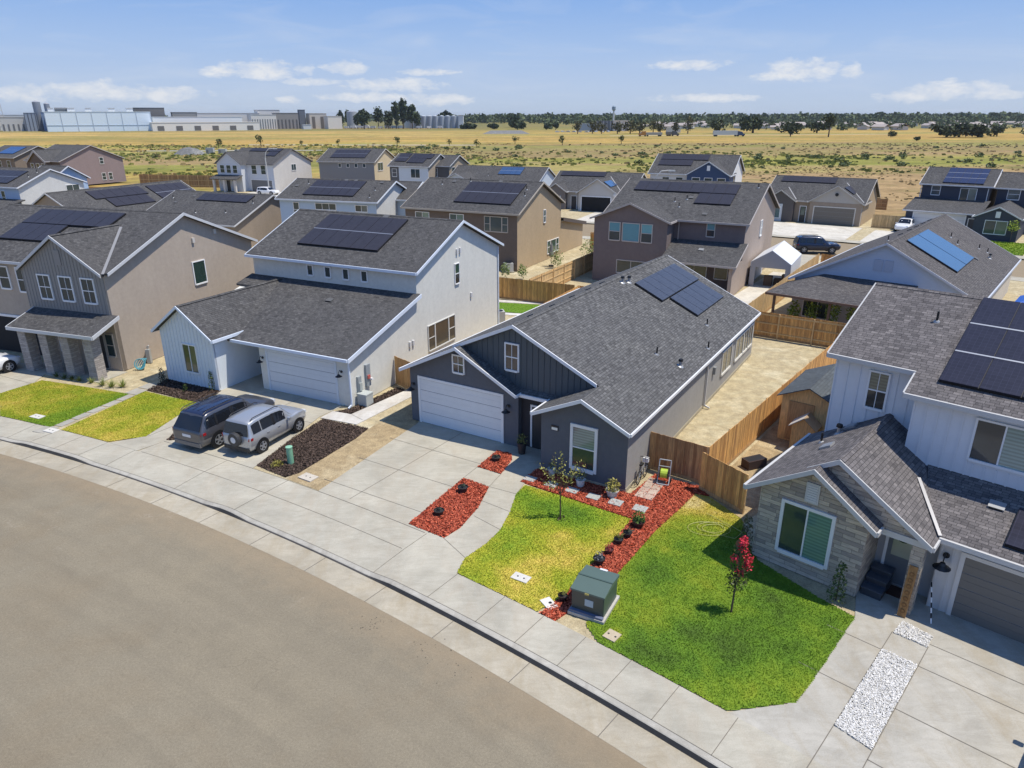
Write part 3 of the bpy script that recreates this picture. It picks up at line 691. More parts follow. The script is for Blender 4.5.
# meter panels and wall vents
mb = MB(); mb.box((0, .52, .7), (.14, .78, 1.55), plain((.30, .33, .34), .5)); mb.box((.14, .55, .75), (.2, .75, 1.2), plain((.36, .39, .37), .5)); mb.obj('meter_panel', h.root)
mb = MB(); mb.box((0, 1.25, .75), (.13, 1.6, 2.0), plain((.27, .30, .32), .5)); mb.box((.13, 1.3, 1.2), (.2, 1.5, 1.4), plain((.45, .1, .08), .5)); mb.tube((.13, 1.55, 1.15), (.3, 1.55, 1.15), .07, .07, WHITE, 10); mb.obj('meter_panel', h.root)
for u, z in ((11.3, 6.6), (11.7, 6.62), (13.0, 3.4), (5.6, 2.0), (5.95, 2.0)):
    mb = MB(); mb.box((0, u-.08, z-.22), (.1, u+.08, z+.1), plain((.6, .6, .6), .5)); mb.obj('wall_vent', h.root)
h.vent(('y', -.4, 2.83, ks), -5.0, 4.7, 'dark')
h.finish(); HW = h

# ------------------------------------------------------------------ LEFT HOUSE (beige stucco, stone columns)
h = House('beige stucco two storey house with four stone porch columns at the left', (-23.86, 40.72), -19.25)
BE = stucco((.45, .38, .31)); GB = plain((.27, .255, .235), .7); h.trimmat = plain((.55, .56, .57), .5)
SC = stone((.46, .43, .41), (.30, .28, .275), (.17, .16, .16), .42, .12)
kl = .41; zl = lambda y: 5.96+kl*(y+.3)
h.prism_yz(h.wall('wall'), [(0, 0), (13.1, 0), (13.1, 5.95), (6.56, zl(6.56)-.16), (0, zl(0)-.16)], -6.6, 0, BE)
h.prism_yz(h.wall('wall'), [(.62, 0), (13.1, 0), (13.1, 5.95), (6.56, zl(6.56)-.16), (.62, zl(.62)-.16)], -15, -6.6, BE)
h.slope([(-15.3, .3, zl(.3)), (-6.8, .3, zl(.3)), (-6.8, .0, zl(0)), (.32, .0, zl(0)), (.32, 6.56, zl(6.56)), (-15.3, 6.56, zl(6.56))])
h.slope([(-15.3, 6.56, zl(6.56)), (.32, 6.56, zl(6.56)), (.32, 13.42, 5.96), (-15.3, 13.42, 5.96)])
h.roof.prism([(-15.3, 6.43, zl(6.56)-.03), (-15.3, 6.56, zl(6.56)+.035), (-15.3, 6.69, zl(6.56)-.03)], (15.6, 0, 0), SHING)
h.fh = .18
h.fascia((.32, -.02, zl(-.02)), (.32, 6.56, zl(6.56)), (1, 0, 0)); h.fascia((.32, 6.56, zl(6.56)), (.32, 13.42, 5.96), (1, 0, 0)); h.fascia((-15.3, .3, zl(.3)), (-6.8, .3, zl(.3)), (0, -1, 0), .16)
h.gable('y', -6.75, -.004, -.22, 4.7, 6.0, 8.12, GB, 'gable_siding', z0=3.3, ridge=-3.38, ob0=.2, oa=.1, f1=False, ob1=.2, fr=False, fl=False)
h.fh = .15
h.prism_xz(h.wall('wall'), [(-6.6, 0), (0, 0), (0, 3.4), (-6.6, 3.4)], -.02, .3, BE)
h.battens('gable_siding', FY(-.02), -6.6, -.13, 3.55, lambda x: 8.12-.63*abs(x+3.35)-.2, .26, GB, .05)
for u in (-5.35, -3.6, -1.85): h.win(FY(-.02), u+.02, u+.92, 4.22, 5.62, 'grid', gl=GLASS, fw=.08)
mb = MB(); h.slab_on(mb, FY(-.02), -3.52, -3.12, 6.35, 7.25, 0, .05, plain((.27, .255, .24), .7)); mb.obj('gable_vent', h.root)
h.flash((-3.0, 4.55, 7.96), (.05, -.1, 6.03), .16, plain((.24, .24, .245), .8))
# porch
h.slope([(-6.3, -2.05, 2.82), (.5, -2.05, 2.82), (.5, .0, 3.56), (-6.3, .0, 3.56)])
h.fascia((-6.3, -2.05, 2.82), (.5, -2.05, 2.82), (0, -1, 0), .2); h.fascia((.5, -2.05, 2.82), (.5, 0, 3.56), (1, 0, 0), .22); h.fascia((-6.3, -2.05, 2.82), (-6.3, 0, 3.56), (-1, 0, 0), .22)
for u in (-5.85, -4.15, -2.45, -.66):
    mb = MB(); mb.box((u, -1.8, 0), (u+.64, -1.16, 2.62), SC); mb.obj('porch_column', h.root)
mb = MB(); mb.box((-6.1, -1.7, 2.6), (.2, -1.3, 2.78), plain((.4, .4, .39), .6)); mb.obj('porch_beam', h.root)
h.door(FY(-.03), -2.0, -1.05, .1, 2.2, plain((.03, .03, .035), .5), plain((.3, .3, .3), .6)); h.win(FY(-.03), -4.7, -3.4, .9, 2.2, 'slider'); h.win(FY(-.03), -.85, -.3, .95, 2.3, 'hung', frame=plain((.35, .33, .30), .6))
h.win(RX(0), 6.95, 8.0, 3.95, 5.4, 'fixed', gl=glass((.012, .035, .028)), fw=.07)
for u, z in ((7.3, 6.9), (9.4, 7.2)):
    mb = MB(); mb.box((0, u-.1, z-.2), (.12, u+.1, z+.12), plain((.55, .52, .47), .5)); mb.obj('wall_vent', h.root)
h.win(FY(.62), -9.55, -8.75, 4.4, 5.75, 'hung', fw=.08); h.win(FY(.62), -7.95, -7.1, 4.3, 5.75, 'hung', fw=.08); h.win(FY(.62), -12.6, -11.6, 4.4, 5.7, 'hung', fw=.08)
mb = h.wall('garage_shade_panel'); h.slab_on(mb, FY(.62), -11.6, -7.2, .02, 2.45, 0, .012, plain((.012, .013, .016), .9))  # flat black sheet painting the unlit inside of the open garage
mb = MB(); h.slab_on(mb, FY(.62), -11.75, -11.6, 0, 2.6, 0, .06, TRIMW); h.slab_on(mb, FY(.62), -7.2, -7.05, 0, 2.6, 0, .06, TRIMW); h.slab_on(mb, FY(.62), -11.75, -7.05, 2.45, 2.6, 0, .06, TRIMW); mb.obj('garage_frame', h.root)
sl_L = ('y', -.3, 5.96, kl)
h.solar(sl_L, -11.4, -3.9, 4.3, 6.0, 7, 1); h.solar(sl_L, -11.4, -7.15, 2.45, 4.25, 4, 1)
h.finish(); HL = h
# ------------------------------------------------------------------ houses of the rows behind
def bgl(): return glass((.035, .045, .05), .1)
# K: mauve-brown two storey behind the main house
h = House('mauve brown two storey house with three teal gable windows behind the charcoal house', (20.36, 61.2), -29.5)
MV = stucco((.205, .168, .16)); MV_LIT = stucco((.42, .345, .29)); h.trimmat = plain((.42, .38, .35), .6)
h.gable('x', 0, 14.3, -13.6, 0, 5.9, 8.75, MV, oa=.4)
sl = ('y', 0, 5.9, 2.85/7.15)
h.prism_yz(h.wall('side_wall'), [(.41, 0), (13.89, 0), (13.89, 5.85), (7.15, 8.52), (.41, 5.85)], -.36, -.33, MV_LIT)  # lighter copy of the wall stucco, sunlight put into its colour
h.gable('y', -13.95, -6.35, -1.9, 5.0, 5.85, 7.35, MV, ob0=.3, oa=.3, f1=False)
for u0, u1, kd, g in ((-12.1, -11.1, 'hung', (plain((.12, .30, .36), .2), bgl())), (-10.8, -9.25, 'fixed', plain((.12, .30, .36), .2)), (-9.0, -8.05, 'hung', (plain((.16, .38, .42), .2), bgl()))):
    h.win(FY(-1.6), u0, u1, 3.95, 5.5, kd, frame=plain((.5, .46, .42), .6), gl=g)
h.win(FY(-1.6), -11.2, -8.5, 1.0, 2.1, 'slider', frame=plain((.5, .46, .42), .6))
h.slope([(-6.6, -3.5, 2.8), (.0, -3.5, 2.8), (0, .45, 4.2), (-6.6, .45, 4.2)]); h.fascia((-6.6, -3.5, 2.8), (0, -3.5, 2.8), (0, -1, 0)); h.fascia((0, -3.5, 2.8), (0, .45, 4.2), (1, 0, 0))
h.win(FY(.4), -3.65, -3.0, 4.6, 5.7, 'hung', frame=plain((.5, .46, .42), .6), gl=(plain((.12, .30, .36), .2), bgl()))
mb = MB(); mb.box((-.6, -3.2, 0), (-.3, -2.9, 2.7), MV_LIT); mb.obj('patio_post', h.root)
mb = MB(); mb.box((-.36, -3.2, 0), (-.33, .4, 2.7), MV_LIT); mb.obj('side_wing_wall', h.root)
h.win(FY(.4), -5.6, -3.4, .2, 2.2, 'slider', gl=glass((.07, .10, .07))); h.win(FY(.4), -2.6, -1.5, .9, 2.1, 'fixed')
h.win(RX(-.33), 6.8, 7.6, 4.0, 5.35, 'hung', gl=plain((.6, .6, .55), .3))
h.downspout((-6.2, .3), 5.8, h.trimmat)
h.solar(sl, -12.3, -2.4, 4.75, 6.5, 9, 1); h.solar(sl, -5.75, -2.4, 2.85, 4.65, 3, 1)
h.vent(sl, -7.6, 3.1); h.vent(sl, -6.6, 3.6); h.vent(sl, -6.9, 2.2); h.vent(sl, -4.2, 1.2, 'dark'); h.vent(sl, -6.3, 3.9, 'dark'); h.vent(('y', -3.5, 2.8, .354), -3.6, -1.2, 'box'); h.vent(sl, -.8, 6.3)
h.finish()

# I: brown two storey behind the white house
h = House('brown two storey house with sunny tan gable wall behind the white house', (.68, 69.77), -26.7)
BR = stucco((.19, .15, .12)); BR_LIT = stucco((.48, .37, .24)); h.trimmat = plain((.42, .37, .30), .6)
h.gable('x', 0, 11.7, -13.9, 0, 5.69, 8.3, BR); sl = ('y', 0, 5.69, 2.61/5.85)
h.prism_yz(h.wall('side_wall'), [(.355, 0), (11.34, 0), (11.34, 5.6), (5.85, 8.05), (.355, 5.6)], -.352, -.32, BR_LIT)  # sunward gable skin: brown stucco brightened to paint in the sun
h.solar(sl, -8.2, -1.6, 1.4, 5.2, 6, 2)
h.win(FY(.35), -3.95, -1.4, 3.85, 5.25, 'triple', frame=plain((.5, .45, .38), .6), gl=glass((.07, .10, .10)))
h.win(FY(.35), -8.0, -6.45, 4.6, 5.25, 'slider', gl=(glass((.10, .14, .12)), glass((.18, .25, .2)))); h.win(FY(.35), -12.2, -10.6, 4.7, 5.25, 'slider', gl=(glass((.07, .10, .10)), glass((.18, .25, .2))))
h.win(RX(-.32), 6.6, 7.05, 4.1, 5.35, 'hung'); h.win(RX(-.32), 7.7, 10.7, .6, 1.9, 'triple', gl=glass((.04, .09, .075)))
h.prism_yz(h.wall('side_wall'), [(11.3, 0), (18.2, 0), (18.2, 2.5), (11.3, 3.7)], -6, -.32, BR_LIT)
h.slope([(-6.4, 11.4, 4.05), (-.05, 11.4, 4.05), (-.05, 18.6, 2.75), (-6.4, 18.6, 2.75)]); h.fascia((-.05, 11.4, 4.05), (-.05, 18.6, 2.75), (1, 0, 0), .4, .05, plain((.10, .08, .07), .7))
for u, v, k_ in ((-11.5, 4.6, 'pipe'), (-10.3, 5.2, 'dark'), (-8.4, 5.4, 'pipe'), (-4.8, 5.5, 'dark'), (-1.2, 4.3, 'pipe'), (-.9, 3.2, 'pipe')): h.vent(sl, u, v, k_)
h.finish()

# G: pale blue one behind the white house, to its left
h = House('pale blue and white two storey house directly left of the brown house', (-15.09, 80.94), -19, far=True)
BL = plain((.42, .52, .64), .7); WT = stucco((.62, .62, .60)); h.trimmat = plain((.66, .70, .75), .6)
h.gable('x', 0, 9.6, -13.6, 0, 5.6, 7.55, BL); sl = ('y', 0, 5.6, 1.95/4.8)
h.prism_yz(h.wall('side_wall'), [(.355, 0), (9.24, 0), (9.24, 5.5), (4.8, 7.3), (.355, 5.5)], -.352, -.32, WT)
h.solar(sl, -10.4, -3.6, 1.0, 4.35, 6, 2)
h.win(FY(.35), -8.3, -5.6, 4.55, 5.2, 'panes3'); h.win(FY(.35), -3.0, -1.5, 4.5, 5.15, 'slider', gl=(bgl(), glass((.12, .14, .13)))); h.win(FY(.35), -11.3, -10.6, 3.6, 5.2, 'hung')
h.gable('x', 5.0, 12.5, -9, 1.5, 5.4, 7.2, BL)
for u, v, k_ in ((-11.2, 3.6, 'pipe'), (-12.4, 3.0, 'dark'), (-6.5, 4.6, 'dark'), (-5.2, 4.6, 'dark'), (-1.6, 4.3, 'dark'), (-1.5, 1.0, 'pipe'), (-1.6, 2.6, 'pipe')): h.vent(sl, u, v, k_)
h.finish()

# C: blue and white at the far left
h = House('white gabled house with blue siding at the left edge', (-67.57, 99.4), -22, far=True)
BL2 = plain((.36, .47, .62), .7)
h.trimmat = plain((.68, .70, .74), .6)
h.gable('x', 0, 10.6, -12.5, 0, 5.6, 7.75, BL2); sl = ('y', 0, 5.6, 2.15/5.3)
h.prism_yz(h.wall('side_wall'), [(.355, 0), (10.24, 0), (10.24, 5.5), (5.3, 7.5), (.355, 5.5)], -.352, -.32, WT)
h.solar(sl, -9.3, -3.1, .9, 4.3, 6, 2); h.win(FY(.35), -4.0, -3.3, 3.4, 5.0, 'hung')
h.win(RX(-.32), 7.4, 9.4, 4.5, 5.3, 'slider'); h.vent(sl, -1.3, 4.2); h.vent(sl, -1.4, 2.9)
h.gable('x', 6.0, 12.5, -7, -1.5, 6.0, 7.9, BL2, z0=3)
h.slope([(-13, -5, 2.8), (.5, -5, 2.8), (.5, .4, 4.0), (-13, .4, 4.0)]); h.wall('wall').box((-12.5, -4.5, 0), (0, .4, 2.7), BL2)
h.finish()

# N1: long low roof behind the beige house
h = House('low house with long dark hipped roof carrying three solar arrays, behind the beige house', (-32.11, 82.61), -23, far=True)
TN = stucco((.33, .27, .21)); h.trimmat = plain((.55, .55, .55), .6)
h.gable('x', 0, 14.2, -16, 0, 2.8, 5.65, TN); sl = ('y', 0, 2.8, .4014)
h.gable('y', -29.5, -16.1, -5.9, 14.2, 2.8, 6.2, TN); sl2 = ('x', -22.8, 6.2, -.5075)
h.solar(sl, -10.4, -2.3, 4.9, 6.55, 7, 1)
h.solar(sl2, -1.2, 6.6, -22.2, -20.5, 5, 1); h.solar(sl2, 0.0, 6.0, -20.4, -18.7, 4, 1); h.solar(sl2, 7.6, 13.6, -22.1, -18.7, 4, 2)
for u, v, k_ in ((-14.6, 5.2, 'pipe'), (-13.2, 4.2, 'dark'), (-11.5, 5.8, 'dark'), (-1.4, 5.0, 'pipe'), (-8, 2.2, 'pipe'), (-3.6, 2.6, 'pipe')): h.vent(sl, u, v, k_)
h.finish()

# D: white two-storey with street front
h = House('white two storey house with grey garage door beside the street lamp', (-48.71, 150.04), -23, far=True)
WD = plain((.58, .60, .63), .7); WD2 = stucco((.58, .56, .53)); h.trimmat = plain((.16, .15, .15), .6)
h.gable('x', 0, 12.9, -13.5, 0, 5.5, 8.35, WD); sl = ('y', 0, 5.5, 2.85/6.45)
h.prism_yz(h.wall('side_wall'), [(.355, 0), (12.54, 0), (12.54, 5.4), (6.45, 8.05), (.355, 5.4)], -.352, -.32, WD2)
h.gable('y', -14.0, -7.0, -1.6, 4.6, 5.55, 7.9, WD, ob0=.3, oa=.3, f1=False)
for u in (-13.0, -11.3, -9.6): h.win(FY(-1.3), u+.2, u+1.3, 3.7, 5.2, 'hung')
h.slope([(-14.2, -3.4, 2.6), (-7, -3.4, 2.6), (-7, -1.3, 3.3), (-14.2, -1.3, 3.3)])
for u in (-13.6, -10.8, -8.0):
    mb = MB(); mb.box((u, -3.2, 0), (u+.45, -2.8, 2.5), WD2); mb.obj('porch_column', h.root)
h.door(FY(-1.3), -11.6, -10.6, 0, 2.2, plain((.03, .03, .03), .5)); h.win(FY(.35), -5.95, -4.7, 3.5, 5.2, 'hung'); h.win(FY(.35), -3.5, -2.3, 3.5, 5.2, 'hung')
h.garage(FY(.35), -6.4, -1.0, 2.3, plain((.16, .16, .16), .5), rows=3, seams=False); h.win(RX(-.32), 6.0, 7.4, 4.0, 5.2, 'slider')
h.solar(sl, -10.2, -2.0, 5.0, 6.3, 8, 1); h.solar(sl, -4.4, -2.0, 3.2, 4.9, 2, 1)
h.finish()

# E, F: cream-sided and white ones further back
h = House('grey fronted two storey house with cream gable wall and four small upper windows, far row', (-29.3, 157.5), -13, far=True)
GF = plain((.24, .25, .26), .7); CR = stucco((.58, .49, .33)); h.trimmat = plain((.55, .53, .5), .6)
h.gable('x', 0, 13, -13.6, 0, 5.5, 8.0, GF); sl = ('y', 0, 5.5, 2.5/6.5)
h.prism_yz(h.wall('side_wall'), [(.355, 0), (12.64, 0), (12.64, 5.4), (6.5, 7.75), (.355, 5.4)], -.352, -.32, CR)
for i in range(4): h.win(FY(.35), -8.6+i*1.9, -8.0+i*1.9, 4.4, 5.1, 'fixed')
h.win(RX(-.32), 2.2, 5.0, 3.6, 5.2, 'slider'); h.win(RX(-.32), 9.6, 10.4, 3.8, 5.2, 'hung'); h.solar(sl, -11.2, -3.0, 1.8, 5.6, 8, 2)
h.finish()
h = House('far two storey house with white front panel right of the cream gable', (-16.0, 142.0), -24, far=True)
h.trimmat = plain((.6, .6, .6), .6); DG = plain((.10, .10, .105), .7)
h.gable('x', 0, 9.5, -9.5, 0, 5.5, 7.7, DG, oa=.3); sl = ('y', 0, 5.5, 2.2/4.75)
h.prism_yz(h.wall('side_wall'), [(.305, 0), (9.19, 0), (9.19, 5.4), (4.75, 7.45), (.305, 5.4)], -.352, -.32, stucco((.40, .33, .25)))
mb = h.wall('white_panel'); mb.box((-7.0, .2, 0), (-.34, .345, 5.3), plain((.55, .60, .66), .7))
h.win(FY(.2), -4.2, -2.2, 3.4, 5.0, 'slider'); h.win(FY(.345), -8.6, -7.6, 3.5, 4.9, 'hung')
h.solar(sl, -8.8, -6.2, 1.6, 4.4, 3, 2); h.solar(sl, -5.8, -1.0, 1.2, 4.4, 5, 2, skip=((4, 0),))
h.finish()
h = House('narrow tan gabled house end beside the white front panel house, far row', (-12.1, 143.7), -24, far=True)
h.trimmat = plain((.5, .5, .5), .6)
h.gable('x', 0, 8.6, -6.2, 0, 5.5, 7.4, DG, oa=.3)
h.prism_yz(h.wall('side_wall'), [(.305, 0), (8.29, 0), (8.29, 5.4), (4.3, 7.15), (.305, 5.4)], -.352, -.32, stucco((.42, .34, .24)))
h.win(RX(-.32), 1.4, 2.6, 3.6, 5.2, 'hung'); h.win(FY(.305), -4, -3, 3.5, 5, 'hung')
h.finish()
# little low house between
h = House('low house with grey hipped roof and small white gable, seen over the brown house roof', (4.6, 133.0), -22, far=True)
h.trimmat = plain((.5, .52, .55), .6)
h.gable('x', 0, 13, -19, 0, 2.8, 5.6, plain((.45, .52, .6), .7)); sl = ('y', 0, 2.8, 2.8/6.5)
h.gable('y', -19.5, -11.5, -2.2, 5, 2.8, 4.7, plain((.5, .55, .62), .7), f1=False); h.win(FY(-1.85), -16.2, -15.2, 2.4, 3.6, 'hung')
h.solar(sl, -9.2, -4.6, 3.4, 6.0, 4, 2, mat=panelmat((.03, .06, .13), .12)); h.vent(sl, -11, 3); h.vent(sl, -7.8, 2.6)
h.finish()
# B and A
h = House('large mauve two storey house with blank gable wall before the left field', (-100.19, 163.08), -24.8, far=True)
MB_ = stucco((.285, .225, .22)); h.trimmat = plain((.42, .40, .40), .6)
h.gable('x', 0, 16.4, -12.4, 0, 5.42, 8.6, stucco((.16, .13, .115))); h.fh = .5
h.prism_yz(h.wall('side_wall'), [(.355, 0), (16.04, 0), (16.04, 5.3), (8.2, 8.35), (.355, 5.3)], -.352, -.32, MB_)
h.gable('y', -9.5, -3.0, -1.2, 5, 5.4, 7.8, stucco((.16, .13, .115)), f1=False)
for u in (-8.6, -6.7, -4.9): h.win(FY(-.85), u, u+1.0, 3.4, 4.9, 'hung')
h.win(RX(-.32), 10.0, 10.9, 4.4, 5.8, 'hung'); h.win(RX(-.32), 9.9, 10.8, .8, 2.3, 'hung'); h.win(RX(-.32), 11.6, 12.5, .8, 2.3, 'hung')
h.finish()
h = House('tan two storey house with one bright blue roof panel at the far left edge', (-118.1, 174.9), -21.6, far=True)
h.trimmat = plain((.5, .48, .46), .6)
h.gable('x', 0, 13.6, -12, 0, 5.6, 8.1, stucco((.25, .205, .165))); sl = ('y', 0, 5.6, 2.5/6.8)
h.solar(sl, -8.0, -2.6, 2.0, 5.8, 4, 2, mat=panelmat((.02, .04, .12), .15))
for u in (-10.5, -8.6, -6.2, -3.0): h.win(FY(.35), u, u+1.1, 3.4, 4.9, 'hung')
h.finish()

# J: low house with open garage
h = House('low house with open dark garage and pale gable across the back street', (19.5, 116.8), -25, far=True)
JW = stucco((.47, .44, .40)); h.trimmat = plain((.55, .54, .52), .6)
h.gable('x', 0, 12.4, -15.0, 0, 2.9, 5.7, JW); sl = ('y', 0, 2.9, 2.8/6.2)
h.prism_yz(h.wall('side_wall'), [(.355, 0), (12.04, 0), (12.04, 2.8), (6.2, 5.45), (.355, 2.8)], -.352, -.32, stucco((.60, .56, .48)))
h.gable('y', -9.0, -1.9, -1.9, 5, 2.9, 5.2, plain((.50, .48, .45), .7), f1=False); h.gable('y', -15.0, -11.0, -1.0, 4, 2.9, 4.2, plain((.17, .15, .14), .7), f1=False)
mb = h.wall('garage_shade_panel'); h.slab_on(mb, FY(-1.55), -8.1, -3.2, .02, 2.3, 0, .012, plain((.012, .012, .013), .9))  # black sheet on the wall stands for the shade inside the garage
mb = MB(); 
for a, b in ((-8.25, -8.1), (-3.2, -3.05)): h.slab_on(mb, FY(-1.55), a, b, 0, 2.45, 0, .05, TRIMW)
h.slab_on(mb, FY(-1.55), -8.25, -3.05, 2.3, 2.45, 0, .05, TRIMW); mb.obj('garage_frame', h.root)
mb = MB(); mb.sphere((-2.4, -1.75, 2.75), .34, plain((.6, .6, .6), .4), 10, 6, (1, .3, 1)); mb.obj('satellite_dish', h.root)
h.door(FY(.35), -10.6, -9.7, 0, 2.1, plain((.03, .03, .035), .5)); h.win(FY(-.65), -13.8, -12.2, .8, 2.1, 'slider')
h.solar(sl, -14.3, -6.3, 4.6, 6.0, 8, 1); h.solar(('x', -5.45, 5.2, -.648), -1.2, 2.4, -4.6, -3.4, 3, 1, mat=panelmat((.03, .06, .13), .12))
h.flash((-5.4, 4.9, 5.15), (-1.9, .2, 3.0), .15, plain((.3, .3, .3), .8)); h.vent(sl, -1.2, 4)
h.finish()

# L2: blue and white two-storey by the field
h = House('white two storey house with navy blue gable at the edge of the dry field', (35.67, 118.2), -26.5, far=True)
NB = plain((.025, .055, .13), .6); h.trimmat = plain((.62, .64, .66), .6)
h.gable('x', 0, 12, -14.0, 0, 5.57, 8.5, plain((.60, .60, .60), .7)); sl = ('y', 0, 5.57, 2.93/6)
h.prism_yz(h.wall('side_wall'), [(.355, 0), (11.64, 0), (11.64, 5.5), (6, 8.25), (.355, 5.5)], -.352, -.32, stucco((.72, .72, .70)))
h.gable('y', -7.3, -.1, -1.2, 5, 5.6, 7.75, NB, f1=False, ob0=.2, oa=.2)
mb = MB(); h.slab_on(mb, FY(-1.0), -3.95, -3.45, 6.3, 7.1, 0, .06, TRIMW); mb.obj('gable_vent', h.root)
for u in (-6.2, -4.2, -2.1): h.win(FY(-1.0), u, u+1.2, 3.9, 5.15, 'hung')
h.win(FY(.35), -11.5, -10.4, 4.3, 5.0, 'fixed'); h.win(FY(.35), -9.2, -8.1, 4.3, 5.0, 'fixed'); h.win(RX(-.32), 3, 4, 4, 5.2, 'hung', frame=plain((.5, .5, .48), .6))
h.solar(sl, -13.0, -4.9, 4.1, 5.7, 8, 1); h.solar(sl, -13.0, -7.3, 2.4, 4.0, 5, 1)
h.finish()

# M2: tan house with garage
h = House('low tan house with taupe garage door across the back street', (49.44, 100.71), -34.3, far=True)
T2 = stucco((.34, .27, .205)); h.trimmat = plain((.45, .42, .38), .6)
h.gable('x', 0, 12.8, -14.2, 0, 3.0, 6.0, T2); sl = ('y', 0, 3.0, 3/6.4)
h.prism_yz(h.wall('side_wall'), [(.355, 0), (12.44, 0), (12.44, 2.9), (6.4, 5.75), (.355, 2.9)], -.352, -.32, stucco((.46, .36, .24)))
h.gable('y', -7.6, -.05, -.6, 5.4, 3.0, 5.4, plain((.42, .38, .33), .7), f1=False, ob0=.2, oa=.3)
h.wall('wall').box((-7.3, -.42, 0), (-.36, -.3, 3.05), T2)
h.gable('y', -13.6, -9.2, -.9, 4.4, 3.0, 4.5, plain((.10, .085, .08), .7), f1=False, ob0=.2, oa=.3)
h.wall('porch_wall').box((-13.2, -.75, 0), (-11.0, -.6, 2.5), plain((.6, .6, .6), .7))
h.garage(FY(-.42), -6.6, -1.2, 2.35, plain((.16, .14, .115), .5), plain((.6, .56, .5), .6))
h.door(FY(.35), -8.7, -7.9, 0, 2.2, plain((.04, .04, .04), .5), gl=glass((.08, .12, .10))); h.win(FY(-.75), -12.8, -11.3, .5, 2.1, 'slider', gl=glass((.10, .14, .16)))
mb = MB(); mb.tube((-3.8, -.45, 4.2), (-3.8, -.7, 4.2), .12, .25, BLACK, 8); mb.obj('wall_lamp', h.root)
h.solar(sl, -13.0, -5.2, 4.7, 6.2, 8, 1); h.solar(('x', -3.8, 5.4, -.64), .6, 4.2, -3.2, -1.9, 3, 1)
h.flash((-3.7, 5.0, 5.4), (-.3, .3, 3.2), .15, plain((.3, .3, .3), .8)); h.flash((-11.4, 3.2, 4.55), (-9.4, .2, 3.15), .15, plain((.3, .3, .3), .8))
h.finish()

# N2: navy two storey at the right
h = House('navy blue two storey house with white trimmed windows at the right edge', (66.22, 99.92), -40, far=True)
NV = plain((.038, .046, .07), .65); h.trimmat = plain((.62, .62, .63), .6)
h.gable('x', -4.35, 5.0, -8.3, .5, 5.75, 7.75, NV, wz=0); sl = ('y', -4.35, 5.75, 2.0/4.675)
h.gable('x', -3.2, 5.0, .5, 8.5, 5.6, 7.4, NV)
h.win(FY(-4.0), -6.7, -5.7, 4.35, 5.5, 'hung', frame=TRIMW, gl=glass((.08, .10, .11))); h.win(FY(-4.0), -3.2, -1.35, 3.75, 5.35, 'slider', frame=TRIMW, gl=(glass((.06, .08, .08)), glass((.16, .22, .2)))); h.win(FY(-2.85), 2.1, 3.4, 4.2, 5.5, 'hung', frame=TRIMW, gl=glass((.1, .12, .12)))
h.slope([(-8.6, -10.4, 2.75), (.5, -10.4, 2.75), (.5, -3.9, 3.9), (-8.6, -3.9, 3.9)]); h.fascia((-8.6, -10.4, 2.75), (.5, -10.4, 2.75), (0, -1, 0))
h.wall('wall').box((-8.2, -10.0, 0), (0, -3.9, 2.65), NV)
h.garage(FY(-10.0), -7.2, -1.2, 2.4, plain((.62, .63, .64), .5), TRIMW)
h.gable('y', -.1, 5.2, -12.6, -2.5, 2.75, 4.1, NV, f1=False, ob0=.2, oa=.25)
h.win(FY(-12.4), 1.4, 3.7, .8, 2.35, 'slider', frame=TRIMW, gl=(glass((.06, .08, .08)), glass((.12, .17, .13))))
mb = MB(); h.slab_on(mb, FY(-12.4), 2.3, 2.8, 2.75, 3.5, 0, .05, TRIMW); mb.obj('gable_vent', h.root)
h.door(FY(-10.0), -.75, -.1, 0, 2.1, plain((.05, .05, .06), .5), TRIMW)
h.solar(sl, -5.6, -.75, -3.9, .1, 5, 3, mat=panelmat((.02, .022, .05), .2))
for xx in (-8.05, -.05): h.downspout((xx, -4.05), 5.5, TRIMW)
h.finish()

# O: pale blue single storey behind the right house
h = House('single storey pale blue house with patio roof and two bright roof panels', (44.04, 60.79), -40, far=False)
OB = plain((.40, .48, .60), .7); h.trimmat = plain((.5, .53, .58), .6)
OS = SHINGR
h.shing = shingle((.125, .118, .115), (.075, .07, .07), (.045, .042, .042))
h.gable('y', -12.8, 0, -19.9, .4, 2.9, 6.25, OB, oa=.35, ob0=.3); sl = ('x', 0, 2.9, -3.35/6.4)
h.prism_yz(h.wall('side_wall'), [(-19.58, 0), (.0, 0), (0, 2.8), (-19.58, 2.8)], -.352, -.32, stucco((.58, .52, .43)))
h.wall('wall').box((-12.44, -19.64, 0), (-.36, -19.58, 2.4), stucco((.60, .58, .55)))
h.slope([(-12.9, -24.2, 2.55), (-4.0, -24.2, 2.55), (-4.0, -19.55, 3.5), (-10.3, -19.55, 3.5)]); h.slope([(-12.9, -24.2, 2.55), (-10.3, -19.55, 3.5), (-12.9, -19.55, 2.55)])
h.fascia((-12.9, -24.2, 2.55), (-4.0, -24.2, 2.55), (0, -1, 0), .16, .05, plain((.16, .10, .07), .7)); h.fascia((-12.9, -24.2, 2.55), (-12.9, -19.55, 2.55), (-1, 0, 0), .16, .05, plain((.16, .10, .07), .7))
for xx in (-12.4, -8.5):
    mb = MB(); mb.box((xx, -24.0, 0), (xx+.16, -23.84, 2.4), plain((.12, .08, .06), .8)); mb.obj('patio_post', h.root)
h.win(FY(-19.64), -11.5, -9.4, .1, 2.1, 'slider')
mb = MB()
for a in (-7.05, -6.35): h.slab_on(mb, FY(-19.6), a, a+.55, 4.2, 5.0, 0, .05, plain((.34, .40, .50), .6))
mb.obj('gable_vent', h.root)
